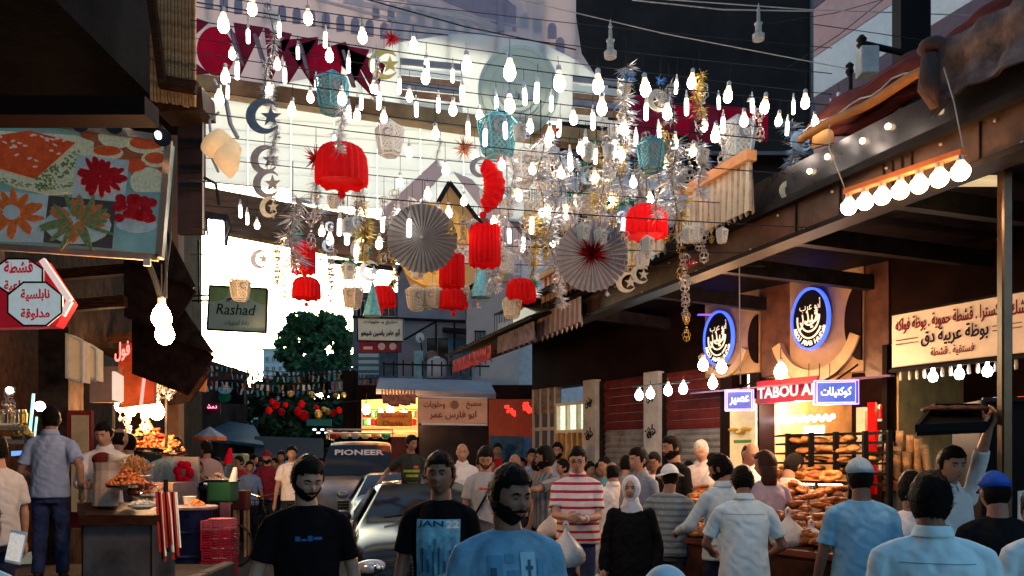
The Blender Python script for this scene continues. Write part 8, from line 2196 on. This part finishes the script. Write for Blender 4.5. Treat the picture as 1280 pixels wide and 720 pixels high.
# bicycle
bc = thing("bicycle", "dark bicycle ridden toward the camera by the maroon shirted man", "bicycle", (X(333, 15.1), 15.1, 0), math.radians(6))
for y in (-.5, .55):
    wh = one("wheel", M_tyre, lambda b: wheel(b, (0, y, .34), .33, 0, .02), bc, rel=False)
one("frame", M_darksteel, lambda b: (b.tube([(0, -.5, .34), (0, -.4, .95)], .02, 6), b.tube([(0, -.42, .8), (0, .1, .35), (0, .55, .34)], .02, 6), b.tube([(0, -.41, .88), (0, .15, .85), (0, .1, .35)], .02, 6)), bc, rel=False)
one("handlebar", M_chrome, lambda b: (b.tube([(-.28, -.25, 1.08), (-.2, -.4, 1.05), (0, -.42, 1.0), (.2, -.4, 1.05), (.28, -.25, 1.08)], .018, 6)), bc, rel=False)
one("seat", M_black, lambda b: b.ball((0, .18, .9), (.09, .14, .04), 10, 6), bc, rel=False)
one("front_basket", M_darksteel, lambda b: [b.tube([(-.16 + .08 * i, -.62, .7), (-.16 + .08 * i, -.62, .95)], .008, 4) for i in range(5)] + [b.tube([(-.17, -.62, z), (.17, -.62, z)], .008, 4) for z in (.7, .82, .95)], bc, rel=False)
# far left lit sweet stall
fst = thing("sweet_stall", "far left sweet stall glowing under bare bulbs", "stall", (X(190, 11.8), 11.8, 0))
one("counter_body", mat("pink_grey_front", (.25, .17, .16), .6), lambda b: b.slab([(X(150, 11.6), 11.6, 0), (X(216, 11.6), 11.6, 0), (X(216, 11.6), 11.6, 1.35), (X(150, 11.6), 11.6, 1.35)], .9), fst)
one("hanging_frame", M_darksteel, lambda b: (b.beam(P(142, 500, 11.5), P(208, 497, 11.5), .03, .03), b.beam(P(208, 497, 11.5), P(208, 560, 11.5), .03, .03, (0, 1, 0)), b.beam(P(142, 503, 11.5), P(142, 590, 11.5), .03, .03, (0, 1, 0))), fst)
for i, (px_, py_, r_, n_, m_, lab) in enumerate(((176, 563, .22, 90, M_pastry2, "left orange heap on the far left sweet stall"), (196, 560, .26, 110, mat("scarlet_sweets", (.6, .07, .02), .35, var=.4), "bright red orange heap in the middle of the far left sweet stall"), (214, 566, .2, 70, M_p3, "golden heap at the right end of the far left sweet stall"), (182, 545, .14, 50, M_tan, "tall tan heap standing behind on the far left sweet stall"))):
    heap("sweet_heap", lab, "sweets", P(px_, py_, 11.9), r_, .32, m_, n_, .03)
for i, (px_, py_, r_) in enumerate(((150, 507, .07), (163, 512, .08), (178, 506, .09), (196, 514, .1), (206, 470, .05), (140, 470, .04))):
    hang_bulb(px_, py_, 11.2, r_, M_bulbw, ["first bulb from the left over the far left sweet stall", "second bulb from the left over the far left sweet stall", "third bulb from the left over the far left sweet stall", "fourth and largest bulb over the far left sweet stall", "small warm bulb among the hanging glassware", "small warm bulb by the light boxes"][i], cordlen=.12)
gw = []
for i in range(26):
    px_, y_ = (203 + U(-10, 22), 446 + U(0, 26)) if i < 14 else (150 + U(0, 40), 512 + U(0, 20)) if i < 20 else (4 + U(-4, 18), 478 + U(0, 38))
    hang("gw", b_coil(M_silver), px_, y_, U(14, 30), "hanging_glassware", "glinting hanging glassware " + ("under the left tin awnings" if i < 14 else "over the far left sweet stall" if i < 20 else "in the far left shop"), "glassware", "hanging glassware " + ("under the awnings" if i < 14 else "over the sweet stall" if i < 20 else "in the left shop"), d=11 if i < 20 else 8.6, cord=False)
tag(one("orange_drape", mat("orange_lit_cloth", (.6, .14, .03), .7, emit=(1, .25, .05), es=.12), lambda b: (b.slab([P(232, 472, 12.6), P(250, 474, 12.6), P(252, 446, 12.6), P(231, 450, 12.6)], .06), b.slab([P(243, 488, 14), P(256, 490, 14), P(258, 466, 14), P(246, 466, 14)], .06))), "orange cloths glowing under the last tin awnings", "cloth")  # emission put into the cloth in place of lamplight on it
tag(one("awning_poles", M_tan, lambda b: b.beam(P(176, 462, 11), P(216, 448, 10.4), .04, .03)), "thin pole propping the left tin awnings", "pole")
glow("stall_glow", P(180, 518, 10.9), 60, WARM, fst, .1)
# far left shop shelf with jars and flowers
ls = thing("left_shop_shelf", "shelves of pale jars and sweets at the far left edge", "shelf", P(12, 560, 8.8))
one("shelf_board", mat("pale_lit_board", (.5, .4, .3), .5), lambda b: [b.slab([P(-30, y + 4, 8.7), P(30, y + 4, 8.7), P(26, y, 9.2), P(-26, y, 9.2)], .04) for y in (529, 546)], ls)  # one pale brown colour for both boards
for i in range(9):
    one("jar", (M_cream, M_silver, M_gold)[i % 3], lambda b: b.lathe([(.04, 0), (.045, .1), (.03, .13), (.03, .15)], P(-8 + i * 4.6, 529, 8.85), 10), ls)
heap("flower_bunch", "yellow and white flowers on the far left shop's shelf", "flowers", P(28, 546, 8.8), .1, .16, M_gold, 60, .03)
one("blue_glow", mat("blue_glow", (.2, .4, 1), .3, emit=(.15, .35, 1), es=.6), lambda b: b.slab([P(14, 570, 8.9), P(34, 568, 8.9), P(34, 563, 8.9), P(14, 564, 8.9)], .02), ls)
one("shop_bulb", M_bulb, lambda b: (b.ball(tuple(P(12, 488, 9)), .04, 8, 6), b.ball(tuple(P(50, 508, 9.6)), .06, 8, 6)), ls)

# ---------------------------------------------------------------- vehicles
def car(label, cat, loc, yaw, paint, st, zbelt, glassq, side, name="parked_car", hl=True, wheels=(.82, 3.55), W=.86, zwheel=.31, cabin=(4, 8)):
    t = thing(name, label, cat, loc, yaw)
    b = MB(); rings_ = []
    for (y, w, zb, zt, wt, cab) in st:
        zbt = zbelt if cab else zt - .07
        half = [(0, zb), (w * .8, zb), (w * .97, zb + .1), (w, (zb + zbt) / 2), (w * .985, zbt - .06), (w * .95, zbt), (wt, zt - .035), (wt * .85, zt - .005), (wt * .4, zt + .012), (0, zt + .015)]
        ring = [(x, y, z) for x, z in half] + [(-x, y, z) for x, z in reversed(half[1:-1])]
        rings_.append(ring)
    n = len(rings_[0]); vs = [v for r in rings_ for v in r]
    fs = [(k * n + i, k * n + (i + 1) % n, (k + 1) * n + (i + 1) % n, (k + 1) * n + i) for k in range(len(rings_) - 1) for i in range(n)]
    b.add(vs, [tuple(reversed(f)) for f in fs] + [tuple(range(n)), tuple(reversed(range((len(rings_) - 1) * n, len(rings_) * n)))])
    body = b.build("body", paint, t, smooth=True, rel=False)
    sb = body.modifiers.new("sub", 'SUBSURF'); sb.levels = 1; sb.render_levels = 2
    (bx, by, bz, tx, ty_, tz) = glassq
    def _ws(q, g=0.014):
        vs = []
        for j in range(5):
            v = j / 4
            for i in range(9):
                u = i / 8 * 2 - 1; xx = (bx + (tx - bx) * v) * u
                vs.append((xx, by + (ty_ - by) * v + .07 * u * u * (1 - v * .3) - .01, bz + (tz - bz) * v + .02 - .012 * u * u + .012 * math.sin(math.pi * v)))
        k = len(vs); fs = [(j * 9 + i, j * 9 + i + 1, (j + 1) * 9 + i + 1, (j + 1) * 9 + i) for j in range(4) for i in range(8)]
        vs += [(v[0], v[1] + .02, v[2] - .012) for v in vs]
        q.add(vs, fs + [tuple(k + i for i in reversed(f)) for f in fs])
    ws = one("windscreen", M_glass, _ws, t, smooth=True, rel=False)
    for s_ in (-1, 1):
        (y0, y1, zb0, y2, y3, zt0, xb, xt) = side
        pts = [(s_ * xb, y0, zb0), (s_ * xb, y1, zb0), (s_ * xt, y3, zt0), (s_ * xt, y2, zt0)]
        if s_ > 0: pts = pts
        else: pts = [pts[1], pts[0], pts[3], pts[2]]
        one("side_window", M_glass, lambda q: q.slab(pts, .02), t, rel=False)
        mm = one("wing_mirror", paint, lambda q: q.ball((s_ * (W + .1), by + .22, bz + .04), (.1, .05, .065), 12, 8), t, smooth=True, rel=False)
        one("mirror_glass", M_chrome, lambda q: q.ball((s_ * (W + .1), by + .255, bz + .04), (.08, .03, .05), 10, 6), mm, smooth=True, rel=False)
        if hl:
            h = one("headlight", mat("headlamp_lens", (.5, .52, .55), .08, spec=1, coat=1, metal=.4), lambda q: q.ball((s_ * (W * .74), .13, .62), (.19, .12, .085), 16, 10), t, smooth=True, rel=False)
            one("lamp_reflector", M_chrome, lambda q: (q.ball((s_ * (W * .70), .035, .62), (.055, .03, .055), 12, 8), q.ball((s_ * (W * .86), .07, .625), (.04, .03, .04), 12, 8)), h, smooth=True, rel=False)
            one("indicator", mat("amber_lens", (.7, .25, .02), .2), lambda q: q.ball((s_ * (W * .93), .17, .62), (.05, .09, .05), 10, 6), h, smooth=True, rel=False)
        for y in wheels:
            wv = one("wheel", M_tyre, lambda q: q.tube([(s_ * (W - .2), y, zwheel), (s_ * (W + .012), y, zwheel)], zwheel, 28), t, rel=False)
            one("rim", M_chrome, lambda q: (q.tube([(s_ * (W - .05), y, zwheel), (s_ * (W + .022), y, zwheel)], zwheel * .62, 20), ), wv, rel=False)
            one("wheel_arch", M_black, lambda q: q.tube([(s_ * (W + .004), y + (zwheel + .045) * math.cos(math.pi * i / 14), zwheel + (zwheel + .045) * math.sin(math.pi * i / 14)) for i in range(15)], .022, 6), t, rel=False)
        one("door_seam", M_black, lambda q: [q.beam((s_ * (W + .001), y, .35), (s_ * (W - .02), y, .88), .006, .008, (0, 1, 0)) for y in (1.5, 2.45)], t, rel=False)
    return t, ws
M_carA = mat("dark_green_black_paint", (.006, .007, .008), .16, 0, var=.2, spec=.22); M_carB = mat("silver_blue_paint", (.09, .12, .14), .3, .3, coat=.4, var=.1); M_van = mat("cream_white_paint", (.3, .27, .23), .4, coat=.2, var=.15)
ST = [(0.0, .62, .30, .56, .5, 0), (.03, .78, .24, .66, .64, 0), (.16, .84, .22, .76, .70, 0), (.5, .86, .22, .87, .74, 0), (1.1, .87, .22, .95, .76, 0), (1.3, .87, .22, 1.0, .74, 1), (1.98, .87, .22, 1.385, .56, 1), (2.6, .87, .22, 1.43, .58, 1), (3.15, .87, .22, 1.38, .56, 1), (3.8, .86, .23, 1.03, .70, 1), (4.2, .84, .26, .97, .68, 0), (4.33, .74, .34, .7, .55, 0)]
GQ = (.70, 1.28, 1.0, .50, 1.97, 1.38); SD = (1.55, 3.5, .97, 2.1, 3.0, 1.345, .842, .60)
ca_, wsA = car("dark glossy saloon car with reflective windscreen nosing through the crowd", "car", (X(548, 8.0), 8.0, 0), math.radians(11), M_carA, ST, .93, GQ, SD)
one("front_grille", M_black, lambda b: b.box((0, -.0, .6), (.56, .05, .12), bev=.02), ca_, rel=False)
one("grille_bar", M_chrome, lambda b: [b.box((0, -.03, z), (.54, .01, .012)) for z in (.57, .6, .63)], ca_, rel=False)
one("front_bumper", M_carA, lambda b: b.tube([(-.84, .22, .42), (-.7, .03, .42), (-.3, -.03, .42), (.3, -.03, .42), (.7, .03, .42), (.84, .22, .42)], .075, 10), ca_, smooth=True, rel=False)
one("number_plate", M_white, lambda b: b.box((0, -.11, .42), (.46, .01, .11), bev=.004), ca_, rel=False)
one("wiper", M_black, lambda b: (b.tube([(-.5, 1.22, 1.035), (-.02, 1.36, 1.09)], .010, 5), b.tube([(.1, 1.2, 1.035), (.55, 1.42, 1.10)], .010, 5)), ca_, rel=False)
one("red_leaf_decal", M_redf, lambda b: b.prism([(0, .09), (.05, .02), (.16, .05), (.09, -.02), (.03, -.05), (-.03, -.05), (-.09, -.02), (-.16, .05), (-.05, .02)], .004, (0.05, .72, .935), (1, 0, 0), (0, .98, .14)), ca_, rel=False)
one("roof_aerial", M_black, lambda b: b.tube([(.3, 2.0, 1.42), (.32, 2.3, 1.75)], .004, 4), ca_, rel=False)
cb_, _ = car("silver blue car just behind the dark saloon", "car", (X(500, 13.3), 13.3, 0), math.radians(11), M_carB, ST, .93, GQ, SD)
cd_, _ = car("pale blue car right of the van behind the boy", "car", (X(540, 16.4), 16.4, 0), math.radians(9), mat("pale_blue_car_paint", (.12, .2, .23), .3, .2, coat=.3), ST, .93, GQ, SD)
ce_, _ = car("dull green car far behind the outstretched arm", "car", (X(705, 14.6), 14.3, 0), math.radians(20), mat("dull_teal_paint", (.08, .16, .17), .25, .4, coat=.5), ST, .93, GQ, SD) if False else (None, None)
STV = [(0.0, .66, .42, .85, .58, 0), (.03, .82, .36, .98, .72, 0), (.35, .88, .34, 1.15, .78, 0), (.75, .9, .34, 1.24, .8, 0), (.9, .9, .34, 1.32, .8, 1), (1.45, .9, .34, 2.02, .70, 1), (2.2, .9, .34, 2.1, .72, 1), (4.2, .9, .34, 2.1, .72, 1), (4.5, .88, .4, 2.0, .7, 1)]
vn, wsV = car("cream van with a loaded roof rack and lettered windscreen", "van", (X(447, 16.3), 16.3, 0), math.radians(9), M_van, STV, 1.2, (.76, .78, 1.34, .66, 1.36, 1.98), (1.3, 4.0, 1.3, 1.6, 3.9, 1.95, .87, .745), name="delivery_van", W=.88, zwheel=.34)
put = MB()
vs_, fs_ = text_data("PIONEER", .03, .01)
xs = [v.x for v in vs_]; ys = [v.y for v in vs_]; cx = (min(xs) + max(xs)) / 2; cy = (min(ys) + max(ys)) / 2
kx = 1.05 / (max(xs) - min(xs)); ky = .14 / (max(ys) - min(ys))
put.add([(((v.x - cx) * kx), 1.20 + (v.y - cy) * ky * .55 - .03 + .05 * ((v.x - cx) * kx) ** 2, 1.80 + (v.y - cy) * ky * .85 + .035 + (v.z) * .1) for v in vs_], fs_)
put.build("windscreen_lettering", M_white, wsV, rel=False)
rkv = one("roof_rack", M_lwire, lambda b: [b.tube([(-.72, y, 2.13), (-.72, y, 2.26), (.72, y, 2.26), (.72, y, 2.13)], .02, 5) for y in (1.5, 2.3, 3.1, 3.9)] + [b.tube([(x, 1.45, z), (x, 4.0, z)], .02, 5) for x in (-.72, .72) for z in (2.26, 2.34)] + [b.tube([(-.72, 1.45, 2.34), (.72, 1.45, 2.34)], .02, 5)], vn, rel=False)
for i in range(6):
    o = thing("luggage_bundle", ["red bundle", "grey bundle", "blue bundle", "cream bundle", "brown bundle", "dark green bundle"][i] + " loaded on the cream van's roof rack", "bundle", (0, 0, 0))
    one("bundle", (M_red if False else cloth("bundle_red", (.3, .03, .03)), S_gr, S_gb, M_cream, M_tan, M_green)[i], lambda b: b.box((0, 0, 0), (.2, .35, .15), bev=.05), o, rel=False)
    o.location = vn.location + Matrix.Rotation(math.radians(9), 3, 'Z') @ Vector((-.56 + i * .225, 1.75, 2.22)); o.rotation_euler = (0, 0, .16 + U(-.1, .1))
one("van_grille", M_black, lambda b: [b.box((0, -.02, z), (.8, .03, .03)) for z in (.7, .76, .82)], vn, rel=False)
one("van_bumper", M_darksteel, lambda b: b.box((0, -.06, .48), (1.66, .12, .16), bev=.04), vn, rel=False)
p_boy = person(514, 10.5, 543, 10, "boy in a dark patterned T-shirt standing up out of the car's sunroof", cloth("dark_green_tee", (.03, .035, .03)), jeans(1), hair='short', hy=35, hp=6, zg=.5, w=.9, skin=M_skin2, la=(.42, -.12, 1.06), ra=(-.45, -.1, 1.06))
on_shirt(p_boy, "shirt_print", cloth("print_lime", (.25, .3, .05)), [(-.12, -.02, .12, .02), (-.08, -.09, .1, -.05)], .2, .2, 1.2)
on_shirt(p_boy, "shirt_print", cloth("print_red_yellow", (.45, .1, .03)), [(.03, .02, .1, .06)], .2, .2, 1.22)
# red fruit lights far right middle
for i, (px_, py_) in enumerate(((634, 512), (642, 515), (656, 508), (662, 512))):
    tag(one("red_neon_cluster", mat("red_lamp", (1, .05, .03), .4, emit=(1, .03, .02), es=.9), lambda b: [b.ball(tuple(P(px_ + U(-3, 3), py_ + U(-4, 4), 16.8)), .035, 7, 5) for _ in range(9)] and None), "cluster of small red lamps over the blue tarpaulin, number %s from the left" % ["first", "second", "third", "fourth"][i] if False else ["leftmost small red lamp cluster on the red wall", "second small red lamp cluster on the red wall", "third small red lamp cluster by the grey metal door", "rightmost small red lamp cluster by the grey metal door"][i], "lamp")
